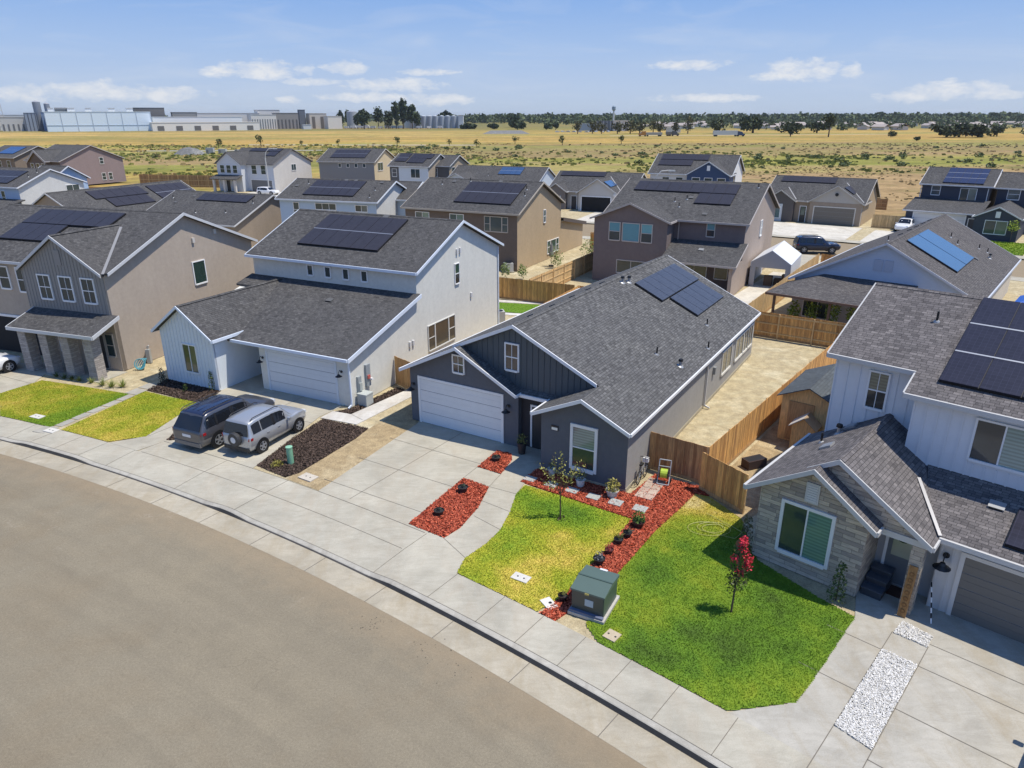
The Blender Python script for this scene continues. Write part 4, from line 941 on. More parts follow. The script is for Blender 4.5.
h.solar(sl, -16.5, -13.2, -5.9, -2.3, 1, 1, mat=panelmat((.03, .06, .11), .1)); h.solar(sl, -13.1, -9.6, -5.9, -2.3, 1, 1, mat=panelmat((.03, .06, .11), .1))
for u, v, k_ in ((-7.0, -4.5, 'pipe'), (-8.0, -3.8, 'pipe'), (-9.0, -2.2, 'dark'), (-5.0, -2.6, 'pipe'), (-4.6, -2.0, 'pipe'), (-6.0, -1.6, 'cap')): h.vent(sl, u, v, k_)
for v in (-16, -12, -9, -6.5, -4, -1.5): h.vent(('x', -12.8, 2.9, .523), v, -7.2, 'dark' if v > -14 else 'pipe')
h.finish()
# ------------------------------------------------------------------ GROUND, STREETS, PAVEMENTS
def ring(mb, r0, r1, a0, a1, z0, z1, mat, n=60):
    for i in range(n):
        b0 = a0+(a1-a0)*i/n; b1 = a0+(a1-a0)*(i+1)/n
        mb.poly([PO(r0, b0, z0), PO(r1, b0, z1), PO(r1, b1, z1), PO(r0, b1, z0)], mat)
def structure(o): o['kind'] = 'structure'; return o
def fieldmat():
    m, nt, b = newmat('dry_field')
    o = coord(nt); sp = nt.nodes.new('ShaderNodeSeparateXYZ'); nt.links.new(o, sp.inputs[0])
    X, Y = sp.outputs['X'], sp.outputs['Y']
    n1 = noise(nt, scalevec(nt, o, (.004, .011, 1)), 1.0, 6, .6, .6)
    n2 = noise(nt, scalevec(nt, o, (.02, .05, 1)), 1.0, 6, .7); n3 = noise(nt, o, .5, 5, .75); n4 = noise(nt, scalevec(nt, o, (.009, .022, 1)), 1.0, 5, .65, .5)
    yy = math_(nt, 'ADD', Y, math_(nt, 'MULTIPLY', math_(nt, 'SUBTRACT', n1, .5), 110))
    yy = math_(nt, 'ADD', yy, math_(nt, 'MULTIPLY', math_(nt, 'SUBTRACT', n4, .5), 120))
    yy = math_(nt, 'ADD', yy, math_(nt, 'MULTIPLY', X, -.10))
    t = math_(nt, 'DIVIDE', yy, 1000)
    tan = (.325, .225, .118); tan2 = (.265, .185, .10); gold = (.45, .305, .095); gold2 = (.36, .245, .085); grn = (.20, .205, .050); dg = (.105, .115, .04)
    col = ramp(nt, t, [(0, tan2), (.12, tan), (.20, tan), (.225, (.30, .26, .09)), (.245, grn), (.275, (.29, .265, .07)), (.30, tan), (.33, tan2), (.385, (.28, .25, .09)), (.41, tan2), (.45, gold), (.54, gold2), (.60, gold), (.66, (.30, .26, .09)), (.72, gold), (.85, gold2), (.97, (.20, .18, .07))])
    colL = ramp(nt, t, [(0, tan), (.14, grn), (.165, gold), (.20, gold), (.235, grn), (.265, (.26, .245, .07)), (.285, tan), (.305, grn), (.33, (.36, .30, .11)), (.345, grn), (.375, dg), (.40, gold), (.43, (.30, .27, .08)), (.47, gold), (.56, gold2), (.66, (.48, .33, .12)), (.80, (.44, .30, .11)), (.90, (.20, .18, .08)), (1, (.13, .13, .06))])
    f = ramp(nt, math_(nt, 'ADD', math_(nt, 'DIVIDE', X, -160), math_(nt, 'MULTIPLY', n4, .4)), [(.2, (0, 0, 0)), (.75, (1, 1, 1))])
    col = mixc(nt, f, col, colL)
    col = mixc(nt, ramp(nt, n2, [(.50, (0, 0, 0)), (.64, (.75, .75, .75))]), col, mixc(nt, n3, grn, dg))
    n6 = noise(nt, scalevec(nt, o, (.03, .09, 1)), 1.7, 5, .7)
    col = mixc(nt, ramp(nt, n6, [(.50, (0, 0, 0)), (.66, (.7, .7, .7))]), col, (.24, .17, .095))
    n8 = noise(nt, scalevec(nt, o, (.0035, .024, 1)), 1.0, 4, .6, .3)
    far = ramp(nt, math_(nt, 'DIVIDE', Y, 1000), [(.25, (0, 0, 0)), (.38, (.75, .75, .75))])
    col = mixc(nt, math_(nt, 'MULTIPLY', far, ramp(nt, n8, [(.52, (0, 0, 0)), (.60, (1, 1, 1))])), col, (.235, .215, .07))
    col = mixc(nt, math_(nt, 'MULTIPLY', far, ramp(nt, n8, [(.34, (.8, .8, .8)), (.42, (0, 0, 0))])), col, (.40, .25, .085))
    n7 = noise(nt, o, .12, 4, .7)
    col = mixc(nt, 1.0, col, ramp(nt, n7, [(.3, (.78, .78, .76)), (.7, (1.2, 1.2, 1.18))]), 'MULTIPLY')
    col = mixc(nt, 1.0, col, ramp(nt, n3, [(.25, (.66, .66, .66)), (.75, (1.34, 1.34, 1.3))]), 'MULTIPLY')
    nt.links.new(col, b.inputs['Base Color']); b.inputs['Roughness'].default_value = 1.0; b.inputs['Specular IOR Level'].default_value = .05
    bump(nt, b, n3, .6, .3)
    return m
mb = MB(); mb.poly([(-9000, -3000, -.30), (9000, -3000, -.30), (9000, 14000, -.30), (-9000, 14000, -.30)], fieldmat()); structure(mb.obj('ground'))
SOIL = ground_mat('lot_soil', (.47, .41, .27), (.40, .33, .205), (.55, .49, .34), 1.0, .8, 22)
SOILY = ground_mat('straw_soil', (.42, .325, .19), (.33, .25, .145), (.50, .41, .26), 1.2, .9, 18)
mb = MB(); ring(mb, 111.0, 178.2, 30, 100, -.03, -.03, SOIL, 90); structure(mb.obj('lot_ground'))
mb = MB(); ring(mb, 192.6, 222, 30, 100, -.035, -.035, SOIL, 60); structure(mb.obj('lot_ground'))
ASP = asphalt()
mb = MB(); ring(mb, 60, 108.32, 5, 110, -.14, -.14, ASP, 90); structure(mb.obj('road'))
mb = MB(); ring(mb, 179.6, 191, 30, 100, -.15, -.15, ASP, 70); structure(mb.obj('back_road'))
# gutter pan + kerb + pavement of the near street
CG = concrete((.40, .36, .28), (.30, .24, .15), .7)
mb = MB(); ring(mb, 108.3, 109.28, 5, 110, -.135, -.155, CG, 120)
for a in np.arange(30, 100, 1.55): mb.prism([PO(108.3, a, -.131), PO(109.28, a, -.151), PO(109.28, a+.012, -.151), PO(108.3, a+.012, -.131)], (0, 0, .003), JOINT)
structure(mb.obj('gutter'))
drops = [(55.3, 58.6), (60.0, 63.9), (66.9, 69.6), (42.5, 47.9)]   # driveway aprons: the kerb dips
def kerbz(a):
    z = 0.0
    for d0, d1 in drops:
        e = .55
        if d0-e < a < d1+e:
            t = 1.0 if d0 <= a <= d1 else (1-(d0-a)/e if a < d0 else 1-(a-d1)/e)
            z = -.105*t
    return z
KERB = concrete((.42, .40, .35), (.2, .18, .15), .7); FACE = concrete((.085, .08, .075), (.05, .05, .045), .6)  # kerb face is near-black concrete, painting in the shade on that side
mb = MB(); n = 700
for i in range(n):
    a, b = 25+i*.12, 25+(i+1)*.12
    za, zb = kerbz(a), kerbz(b)
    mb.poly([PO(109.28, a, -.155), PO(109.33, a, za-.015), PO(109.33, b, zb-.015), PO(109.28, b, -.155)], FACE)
    mb.poly([PO(109.33, a, za-.015), PO(109.36, a, za), PO(109.36, b, zb), PO(109.33, b, zb-.015)], KERB)
    mb.poly([PO(109.36, a, za), PO(109.52, a, za*.92), PO(109.52, b, zb*.92), PO(109.36, b, zb)], KERB)
structure(mb.obj('kerb'))
mb = MB()
for i in range(n):
    a, b = 25+i*.12, 25+(i+1)*.12
    za, zb = kerbz(a)*.92, kerbz(b)*.92
    mb.poly([PO(109.52, a, za), PO(110.1, a, za*.5), PO(110.1, b, zb*.5), PO(109.52, b, zb)], CONC)
    mb.poly([PO(110.1, a, za*.5), PO(111.05, a, 0), PO(111.05, b, 0), PO(110.1, b, zb*.5)], CONC)
def jline(mb, p, q, w=.02, z=.004):
    p, q = Vector(p), Vector(q); d = (q-p).normalized(); x = Vector((-d.y, d.x, 0))*w/2
    mb.prism([p-x+Vector((0, 0, z)), q-x+Vector((0, 0, z)), q+x+Vector((0, 0, z)), p+x+Vector((0, 0, z))], (0, 0, .003), JOINT)
def jr(mb, a, r0, r1, w=.018):
    ks_ = [r0, 109.52, 110.1, 111.05, r1]; ks_ = sorted(set([k for k in ks_ if r0 <= k <= r1]))
    def z(r):
        kz_ = kerbz(a)*.92
        return kz_ if r <= 109.52 else (kz_*(1-.5*(r-109.52)/.58) if r <= 110.1 else (kz_*.5*(1-(r-110.1)/.95) if r < 111.05 else 0))
    for i in range(len(ks_)-1):
        p, q = PO(ks_[i], a, z(ks_[i])), PO(ks_[i+1], a, z(ks_[i+1])); jline(mb, p, q, w)
for a in (42.6, 43.5, 44.4, 45.3, 46.2, 48.85, 49.72, 50.5, 51.3, 52.1, 52.9, 53.95, 55.25, 59.15, 61.1, 63.5, 64.5, 65.4, 66.3, 67.2, 68.6, 69.6, 70.5): jr(mb, a, 109.52, 111.05)
for i in range(200):   # line at the back of the kerb
    jline(mb, PO(109.53, 40+i*.16, kerbz(40+i*.16)*.92), PO(109.53, 40+(i+1)*.16, kerbz(40+(i+1)*.16)*.92), .016)
structure(mb.obj('pavement'))

def sheet(name, pts, mat, z=0.0, th=.06):
    mb = MB(); mb.prism([(p[0], p[1], z) for p in pts], (0, 0, -th), mat); return structure(mb.obj(name))
Ml = lambda x, y: tuple(HM.root.matrix_basis @ Vector((x, y, 0)))[:2]
def LOC(h, x, y, z=0.0):
    a = h.root.rotation_euler.z; c, s_ = math.cos(a), math.sin(a); o = h.root.location
    return Vector((o.x+x*c-y*s_, o.y+x*s_+y*c, z))
P2 = lambda r, a: tuple(PO(r, a))[:2]
def arc(r, a0, a1, n=14): return [P2(r, a0+(a1-a0)*i/n) for i in range(n+1)]
# centre driveway with its walk to the front door
pts = arc(111.05, 53.98, 63.9, 40)+[P2(112.35, 63.3)]+arc(112.35, 63.3, 58.24, 20)
D = MB()
LW = [(-1.9, 20.24), (-1.67, 21.08), (-.93, 22.02), (-.46, 22.88), (-.09, 24.17), (.16, 25.59), (.5, 26.44)]
poly = [P2(112.3, 58.24)]+[tuple(LOC(HM, -11.85, 1.6))[:2], tuple(LOC(HM, -6.2, 1.6))[:2], tuple(LOC(HM, -6.0, 3.0))[:2], tuple(LOC(HM, -4.0, 3.0))[:2], tuple(LOC(HM, -4.0, -.1))[:2]]+LW[::-1]+arc(111.05, 53.98, 54.9, 4)+arc(112.3, 54.9, 58.24, 8)[:-1]
D.prism([(x, y, 0) for x, y in poly], (0, 0, -.06), CONC)
D.prism([(x, y, -.0005) for x, y in arc(111.05, 54.9, 63.4, 34)+arc(112.3, 63.3, 54.88, 34)], (0, 0, -.06), CONC)
for i in range(60):
    a0, a1 = 55.3+i*(63.3-55.3)/60, 55.3+(i+1)*(63.3-55.3)/60
    jline(D, PO(112.31, a0, .001), PO(112.31, a1, .001), .024, .004); jline(D, PO(111.06, a0, .001), PO(111.06, a1, .001), .018, .004)
mlj = lambda x0, y0, x1, y1: jline(D, LOC(HM, x0, y0), LOC(HM, x1, y1), .022, .004)
for y in (-.95, -3.3, -5.6): mlj(-11.9+abs(y)*.06, y, -6.35+.1*abs(y), y+.0)
mlj(-9.2, 1.4, -9.42, -6.3)
for p, q in (((-.45, 22.9), (-1.5, 23.9)), ((-.1, 24.2), (-1.3, 25.1)), ((.16, 25.6), (-.95, 26.2)), ((-1.67, 21.1), (-2.55, 22.35)), ((-2.1, 27.0), (-1.55, 28.0)), ((-.98, 26.2), (-.48, 27.35))): jline(D, (*p, 0), (*q, 0), .018, .004)
for a in (55.25, 59.15, 61.1): jr(D, a, 111.05, 112.3)
structure(D.obj('driveway'))
# white house driveway and side walk
D = MB()
poly = [P2(111.06, 64.45), P2(111.06, 63.45), P2(112.3, 63.3)]+arc(112.3, 63.3, 60.28, 8)[1:]+[(-10.05, 33.62), tuple(LOC(HW, -.55, .1))[:2], tuple(LOC(HW, -6.1, .1))[:2], tuple(LOC(HW, -6.3, 2.2))[:2], tuple(LOC(HW, -8.3, 2.2))[:2], tuple(LOC(HW, -8.4, -1.3))[:2], (-16.75, 36.0), (-17.2, 35.5), (-17.9, 31.3)]
D.prism([(x, y, .001) for x, y in poly], (0, 0, -.06), CONC)
walk = [(-9.95, 33.5), (-7.9, 32.65), (-5.35, 36.85), (-6.0, 37.5), (-8.45, 33.95), (-9.5, 34.4)]
D.prism([(x, y, .012) for x, y in walk], (0, 0, -.06), concrete((.56, .54, .5)))
for y in (-2.6, -5.0): jline(D, LOC(HW, -7.6, y), LOC(HW, -.5, y), .02, .006)
jline(D, LOC(HW, -3.4, 0), LOC(HW, -3.5, -7.6), .02, .006); jline(D, LOC(HW, -6.3, -1.3), LOC(HW, -6.6, -7.4), .02, .006); jline(D, (-7.7, 33.2, .014), (-8.4, 33.9, .014), .02, .004)
structure(D.obj('driveway'))
# right driveway
D = MB()
poly = arc(111.05, 42, 49.0, 26)+[P2(112.35, 48.45), (10.70, 17.95), tuple(LOC(HR, 3.4, .3))[:2], tuple(LOC(HR, 3.4, 1.8))[:2], tuple(LOC(HR, 5.3, 1.8))[:2], tuple(LOC(HR, 5.3, 1.2))[:2], tuple(LOC(HR, 13, 1.2))[:2], P2(118, 42)]
D.prism([(x, y, .0005) for x, y in poly], (0, 0, -.06), CONCR)
rj = lambda x0, y0, x1, y1, w=.022: jline(D, LOC(HR, x0, y0), LOC(HR, x1, y1), w, .004)
rj(4.86, -.9, 4.86, -8.6); rj(5.84, -.9, 5.84, -8.6)
for y in (-1.95, -4.1): rj(3.3, y+.0, 4.86, y)
for y in (-.75, -1.95, -4.05, -6.2): rj(5.84, y, 12, y, .026)
for i in range(21): jline(D, PO(111.06, 42+i*.25, .001), PO(111.06, 42.25+i*.25, .001), .018, .004)
structure(D.obj('driveway'))
# left house driveway, stepping path
D = MB(); D.prism([(-37, 32), (-30.6, 31.9)][:0]+[(x, y, 0) for x, y in arc(111.05, 72.5, 69.0, 8)+[(-27.0, 34.6), (-28.25, 39.3), (-28.6, 41.6), (-37, 44)]], (0, 0, -.06), CONC)
D.prism([(x, y, .002) for x, y in [tuple(LOC(HL, -6.2, -2.0))[:2], tuple(LOC(HL, .3, -2.0))[:2], tuple(LOC(HL, .3, 0))[:2], tuple(LOC(HL, -6.2, 0))[:2]]], (0, 0, -.06), CONC)
jline(D, (-30.5, 36.5, .001), (-27.3, 35.0, .001)); jline(D, (-31, 40, .001), (-28.2, 38.6, .001))
structure(D.obj('driveway'))
D = MB(); pa, pb = Vector((-23.5, 31.7, 0)), Vector((-20.9, 38.6, 0)); dd = (pb-pa).normalized(); xx = Vector((-dd.y, dd.x, 0))*.42
CST = concrete((.36, .345, .30)); 
for i in range(8):
    a = pa+(pb-pa)*(i/8+.008); b = pa+(pb-pa)*((i+1)/8-.008)
    D.prism([a-xx, a+xx, b+xx, b-xx], (0, 0, -.06), CST)
structure(D.obj('stepping_path'))
# back street pavements and driveways
D = MB(); ring(D, 177.6, 179.6, 30, 100, -.01, -.01, CONC, 60); ring(D, 191, 193, 30, 100, -.01, -.01, CONC, 60); structure(D.obj('back_pavement'))
D = MB(); CBR = concrete((.58, .55, .48))
for a0, a1, r1 in ((64.2, 66.6, 204), (55.5, 58.9, 205), (53.0, 55.0, 204), (84.2, 86.6, 222)): D.prism([PO(192.5, a0, .0), PO(192.5, a1, .0), PO(r1, a1, .0), PO(r1, a0, .0)], (0, 0, -.05), CBR)
for a0, a1 in ((55.4, 57.2), (59.2, 61.0)): D.prism([PO(178, a0, .0), PO(178, a1, .0), PO(171, a1, .0), PO(171, a0, .0)], (0, 0, -.05), CONC)
D.prism([PO(168, 55.2, .005), PO(168, 56.2, .005), PO(148, 56.3, .005), PO(148, 55.3, .005)], (0, 0, -.05), CBR)
D.prism([(-1.3, 58.6, .004), (3.2, 57.6, .004), (3.0, 56.9, .004), (-1.3, 57.9, .004)], (0, 0, -.05), concrete((.6, .59, .56)))
D.prism([(-1.3, 54.6, .004), (2.6, 53.6, .004), (2.4, 53.0, .004), (-1.3, 54.0, .004)], (0, 0, -.05), concrete((.6, .59, .56)))
structure(D.obj('concrete_slabs'))
D = MB(); D.poly([PO(111.4+.3, 51.2, -.018), PO(122, 50.6, -.018), PO(122, 51.78, -.018), PO(111.7, 51.8, -.018)], SOILY); D.poly([PO(122, 50.2, -.018), PO(145, 48.5, -.018), PO(145, 51.75, -.018), PO(122, 51.75, -.018)], SOILY)
D.poly([PO(112.4, 58.26, -.018), PO(120, 58.65, -.018), PO(122, 59.6, -.018), PO(112.4, 59.25, -.018)], SOILY); structure(D.obj('bare_soil'))

# ------------------------------------------------------------------ LAWNS, MULCH, GRAVEL
def pip(px, py, poly):
    ins = np.zeros(len(px), bool); n = len(poly); j = n-1
    for i in range(n):
        xi, yi = poly[i]; xj, yj = poly[j]
        c = ((yi > py) != (yj > py)) & (px < (xj-xi)*(py-yi)/(yj-yi+1e-12)+xi); ins ^= c; j = i
    return ins
def scatter(poly, n):
    p = np.array(poly); lo, hi = p.min(0), p.max(0); out = np.zeros((0, 2))
    while len(out) < n:
        q = RNG.uniform(lo, hi, (n*2, 2)); out = np.vstack([out, q[pip(q[:, 0], q[:, 1], poly)]])
    return out[:n]
def vnoise(x, y, s, seed=0):
    xs, ys = x*s+seed*17.3, y*s+seed*9.1; xi, yi = np.floor(xs).astype(int), np.floor(ys).astype(int); fx, fy = xs-xi, ys-yi
    fx = fx*fx*(3-2*fx); fy = fy*fy*(3-2*fy)
    def hsh(a, b): v = np.sin(a*127.1+b*311.7+seed*74.7)*43758.5453; return v-np.floor(v)
    return (hsh(xi, yi)*(1-fx)+hsh(xi+1, yi)*fx)*(1-fy)+(hsh(xi, yi+1)*(1-fx)+hsh(xi+1, yi+1)*fx)*fy
def fbm(x, y, s, seed=0): return (vnoise(x, y, s, seed)*.5+vnoise(x, y, s*2.1, seed+1)*.27+vnoise(x, y, s*4.3, seed+2)*.15+vnoise(x, y, s*9, seed+3)*.08)
def grassmat():
    m, nt, b = newmat('grass_blades')
    at = nt.nodes.new('ShaderNodeAttribute'); at.attribute_name = 'wear'
    g = nt.nodes.new('ShaderNodeNewGeometry')
    col = ramp(nt, at.outputs['Fac'], [(0, (.075, .135, .018)), (.18, (.118, .225, .018)), (.38, (.205, .30, .022)), (.58, (.335, .35, .030)), (.78, (.55, .43, .085)), (1, (.66, .54, .28))])
    col = mixc(nt, 1.0, col, ramp(nt, g.outputs['Random Per Island'], [(0, (.74, .76, .72)), (1, (1.2, 1.16, 1.16))]), 'MULTIPLY')
    nt.links.new(col, b.inputs['Base Color']); b.inputs['Roughness'].default_value = .75; b.inputs['Specular IOR Level'].default_value = .2
    return m
GRASS = grassmat()
def lawn(name, poly, wear, label, n, hgt=.034, w=.017):
    # base sheet on a grid so that wear varies over it
    p = np.array(poly); lo, hi = p.min(0), p.max(0)
    xy = scatter(poly, n); x, y = xy.T
    wr = np.clip(wear(x, y)+RNG.normal(0, .05, n), 0, 1)
    az = RNG.uniform(0, 2*np.pi, n); hh = hgt*RNG.uniform(.5, 1.3, n); lean = RNG.normal(0, .55, (n, 2))*hh[:, None]
    ux, uy = np.cos(az)*w*RNG.uniform(.6, 1.3, n), np.sin(az)*w*RNG.uniform(.6, 1.3, n)
    z0 = np.full(n, .0)
    A = np.c_[x-ux, y-uy, z0]; B = np.c_[x+ux, y+uy, z0]; C_ = np.c_[x+lean[:, 0], y+lean[:, 1], hh]
    V = np.stack([A, B, C_], 1).reshape(-1, 3); F = np.arange(3*n).reshape(-1, 3)
    wv = np.repeat(wr, 3)
    # base grid cells
    st = .06; gx, gy = np.meshgrid(np.arange(lo[0]-.03, hi[0]+st, st), np.arange(lo[1]-.03, hi[1]+st, st)); nx, ny = gx.shape[1], gx.shape[0]
    me = bpy.data.meshes.new(name)
    # base polygon (single), triangulated fan replaced by clipped grid: keep cells whose centre lies inside
    cx, cy = (gx[:-1, :-1]+st/2).ravel(), (gy[:-1, :-1]+st/2).ravel(); ok = pip(cx, cy, poly)
    idx = np.arange(nx*ny).reshape(ny, nx); q = np.stack([idx[:-1, :-1].ravel(), idx[:-1, 1:].ravel(), idx[1:, 1:].ravel(), idx[1:, :-1].ravel()], 1)[ok]
    gv = np.c_[gx.ravel(), gy.ravel(), np.full(nx*ny, .004)]; gw = np.clip(wear(gx.ravel(), gy.ravel())+.06, 0, 1)
    verts = np.vstack([gv, V]); faces = q.tolist()+(F+len(gv)).tolist()
    me.from_pydata(verts.tolist(), [], faces)
    a = me.attributes.new('wear', 'FLOAT', 'POINT'); a.data.foreach_set('value', np.concatenate([gw, wv]).astype(np.float32))
    me.materials.append(GRASS); me.update()
    o = bpy.data.objects.new(name, me); COL.objects.link(o)
    return tag(o, label, 'lawn', kind='stuff')
def blob(x, y, cx, cy, rx, ry=None, rot=0.0):
    ry = ry or rx; c, s_ = math.cos(rot), math.sin(rot); dx, dy = x-cx, y-cy
    return np.exp(-(((dx*c+dy*s_)/rx)**2+((-dx*s_+dy*c)/ry)**2))
LM = [(-1.9, 20.24)]+[P2(111.08, 53.98-(53.98-52.24)*i/6) for i in range(1, 7)]+[(.81, 18.22), (1.75, 19.05), (2.4, 20.2), (3.4, 21.6), (4.61, 23.64), (3.4, 24.45), (1.9, 25.5), (.55, 26.35), (.16, 25.59), (-.09, 24.17), (-.46, 22.88), (-.93, 22.02), (-1.67, 21.08)]
def wearM(x, y):
    v = .55+.42*(fbm(x, y, .7, 3)-.5)*2*.7+.14*(fbm(x, y, 3.0, 33)-.5)
    v -= .42*blob(x, y, 1.7, 24.5, 2.2, 1.0, -.55); v -= .2*blob(x, y, -.3, 22, 1.0)
    v += .16*blob(x, y, 3.6, 22.6, 1.2, .5, .9)+.12*blob(x, y, .2, 19.8, 1.4); return v
lawn('lawn', LM, wearM, 'patchy yellow green lawn between the curved front walk and the row of pots in red mulch', 42000)
LR = [(2.25, 17.62)]+[P2(111.08, 51.4-(51.4-49.04)*i/8) for i in range(1, 9)]+[(5.63, 14.21), (7.58, 14.51), (8.7, 15.7), (10.68, 17.91), (9.92, 18.89), (8.62, 20.95), (8.6, 21.6), (8.9, 23.6), (8.1, 25.3), (7.55, 25.6), (6.6, 24.4), (5.4, 22.9), (4.2, 21.2), (3.5, 20.0), (3.3, 19.2)]
def wearR(x, y):
    v = .17+.55*(fbm(x, y, .55, 8)-.5)*1.5+.16*(fbm(x, y, 3.0, 38)-.5)
    t = np.clip(((y-22.0)+(7-x)*.12)/2.0, -1, 1); v += .42*np.clip(t, 0, 1)+.20*np.clip(t+.6, 0, .6)
    v += .36*blob(x, y, 7.2, 25.0, .7); v += .28*blob(x, y, 3.7, 20.6, .8, 1.6, -.6); v += .1*blob(x, y, 4.2, 17.5, .8)
    v -= .22*blob(x, y, 4.9, 15.6, 1.6, .5, -.75)*fbm(x, y, 3, 5); v += .4*blob(x, y, 3.05, 17.1, .3)+.4*blob(x, y, 2.0, 17.75, .45, .25, -.6); return v
lawn('lawn', LR, wearR, 'vivid green lawn with a dry straw coloured corner in front of the stone gable', 70000)
LL = [(-29.0, 37.0), (-26.75, 33.8)]+[P2(111.1, 68.5-(68.5-66.7)*i/6) for i in range(7)]+[(-21.6, 36.9), (-23.3, 37.55), (-27.9, 39.15)]
lawn('lawn', LL, lambda x, y: .56+.22*(fbm(x, y, 1.2, 2)-.5)*2-.32*np.clip((x-(-24.6)+(y-34.5)*-.35)/1.0, 0, 1)+.3*blob(x, y, -22.6, 36.6, .7, 2.2, -.35)-.2*blob(x, y, -25.5, 33.4, 2, .4, -.4), 'bright yellow green lawn in front of the stone porch columns', 40000)
LWp = [(-22.55, 32.05)]+[P2(111.1, 66.2-(66.2-64.54)*i/6) for i in range(7)]+[(-17.92, 31.28), (-17.15, 35.6), (-19.2, 36.5), (-20.9, 37.35)]
lawn('lawn', LWp, lambda x, y: .57+.2*(fbm(x, y, 1.2, 12)-.5)*2-.14*blob(x, y, -18.6, 35.4, 1.2)+.14*blob(x, y, -20.2, 31.3, 2, .5, -.4), 'bright yellow green lawn between the concrete path and the dark parked car', 34000)
lawn('lawn', [(-1.2, 57.7), (3.0, 56.7), (2.5, 53.8), (-1.2, 54.7)], lambda x, y: 0*x+.1, 'small dark green turf patch behind the white house', 3000)
lawn('lawn', [P2(193.2, 50.0), P2(193.2, 52.6), P2(202.5, 52.3), P2(203, 50)], lambda x, y: 0*x+.22+.2*fbm(x, y, .5, 1), 'green front lawn of the navy house', 6000, .09, .05)
lawn('lawn', [P2(193.2, 59.2), P2(193.2, 60.6), P2(203.5, 60.2), P2(203.5, 59.0)], lambda x, y: 0*x+.2, 'small green front lawn by the low tan house', 3000, .09, .05)

def chips(name, poly, c1, c2, base, n, label, size=.07, z=.012, flat=.5, kind='stuff', cat='mulch'):
    mb = MB(); mb.prism([(x, y, z) for x, y in poly], (0, 0, -.06), base)
    o = mb.obj(name); tag(o, label, cat, kind=kind)
    xy = scatter(poly, n); m = leafmat(c1, c2, .9)
    az = RNG.uniform(0, 2*np.pi, n); L = size*RNG.uniform(.5, 1.4, n); Wd = L*RNG.uniform(.3, .6, n); tl = RNG.normal(0, flat, (n, 2))
    ux = np.c_[np.cos(az)*L, np.sin(az)*L, tl[:, 0]*L]/2; wx = np.c_[-np.sin(az)*Wd, np.cos(az)*Wd, tl[:, 1]*Wd]/2
    c = np.c_[xy, z+.012+RNG.uniform(0, .02, n)]
    V = np.stack([c-ux-wx, c+ux-wx, c+ux+wx, c-ux+wx], 1).reshape(-1, 3); V[:, 2] = np.maximum(V[:, 2], z+.001)
    me = o.data; nv = len(me.vertices)
    b = bpy.data.meshes.new(name+'_bits'); b.from_pydata(V.tolist(), [], np.arange(4*n).reshape(-1, 4).tolist()); b.materials.append(m)
    import bmesh
    bm = bmesh.new(); bm.from_mesh(me); k = len(bm.faces); bm.from_mesh(b); bm.faces.ensure_lookup_table()
    for i in range(k, len(bm.faces)): bm.faces[i].material_index = 1
    me.materials.clear(); me.materials.append(base); me.materials.append(m)
    bm.to_mesh(me); bm.free(); bpy.data.meshes.remove(b); return o
RB = ground_mat('red_mulch', (.28, .045, .022), (.36, .06, .03), (.20, .03, .016), 3, 1.0, 30, 22)
RC = ((.14, .020, .012), (.66, .16, .085))
chips('mulch_bed', [(-3.98, 23.33), (-2.1, 26.98), (-.98, 26.18), (-1.2, 25.2), (-1.37, 24.48), (-1.98, 23.02), (-2.53, 22.35)], *RC, RB, 3800, 'red mulch bed with two small pots beside the centre driveway')
chips('mulch_bed', [(-1.54, 28.0), (-.71, 29.6), (-.05, 29.3), (-.01, 28.67), (-.25, 28.0), (-.49, 27.33)], *RC, RB, 1500, 'small red mulch bed by the entry of the charcoal house')
chips('mulch_bed', [(.87, 18.13), (1.3, 17.75), (1.9, 18.3), (3.0, 19.4), (3.4, 19.9), (4.25, 21.1), (5.4, 22.8), (6.6, 24.3), (7.55, 25.55), (8.1, 25.4), (8.0, 26.1), (6.2, 27.25), (4.9, 25.6), (4.68, 25.70), (2.9, 26.75), (1.1, 27.8), (.35, 26.65), (1.9, 25.55), (3.4, 24.5), (4.65, 23.66), (3.45, 21.65), (2.45, 20.25), (1.8, 19.1)], *RC, RB, 11000, 'long red mulch strip running from the pavement past the pots to the wood fence')
BK = ground_mat('bark_mulch', (.045, .032, .026), (.06, .042, .034), (.035, .026, .022), 3, 1.0, 30, 22)
BC = ((.02, .014, .011), (.13, .09, .07))
chips('bark_bed', [(-11.45, 28.2), (-9.85, 27.1), (-9.35, 27.5), (-8.6, 29.0), (-7.6, 31.0), (-7.2, 32.2), (-7.95, 32.55), (-9.8, 33.4), (-10.6, 31.3)], *BC, BK, 6500, 'dark bark bed with green marker post beside the silver parked car', .08, -.015)
chips('bark_bed', [(-9.4, 34.35), (-8.5, 34.0), (-6.1, 37.5), (-6.6, 37.9), (-8.55, 34.9), (-8.75, 34.75)], *BC, BK, 1300, 'narrow bark bed along the sunny white wall', .08, -.012)
chips('bark_bed', [(-20.9, 37.5), (-19.2, 36.65), (-17.3, 35.65), (-16.6, 36.8), tuple(LOC(HW, -8.25, -1.4))[:2], tuple(LOC(HW, -12.7, -1.4))[:2]], *BC, BK, 3200, 'bark bed under the white siding gable', .08, -.012)
chips('bark_bed', [(-16.72, 30.85), (-16.0, 30.85), (-16.2, 32.3), (-16.6, 32.3)], *BC, BK, 400, 'small bark patch behind the dark parked car', .08, .014)
PB = ground_mat('white_pebbles', (.50, .49, .45), (.56, .55, .51), (.42, .41, .38), 4, 1.0, 40, 24)
PC = ((.46, .45, .42), (.84, .82, .78))
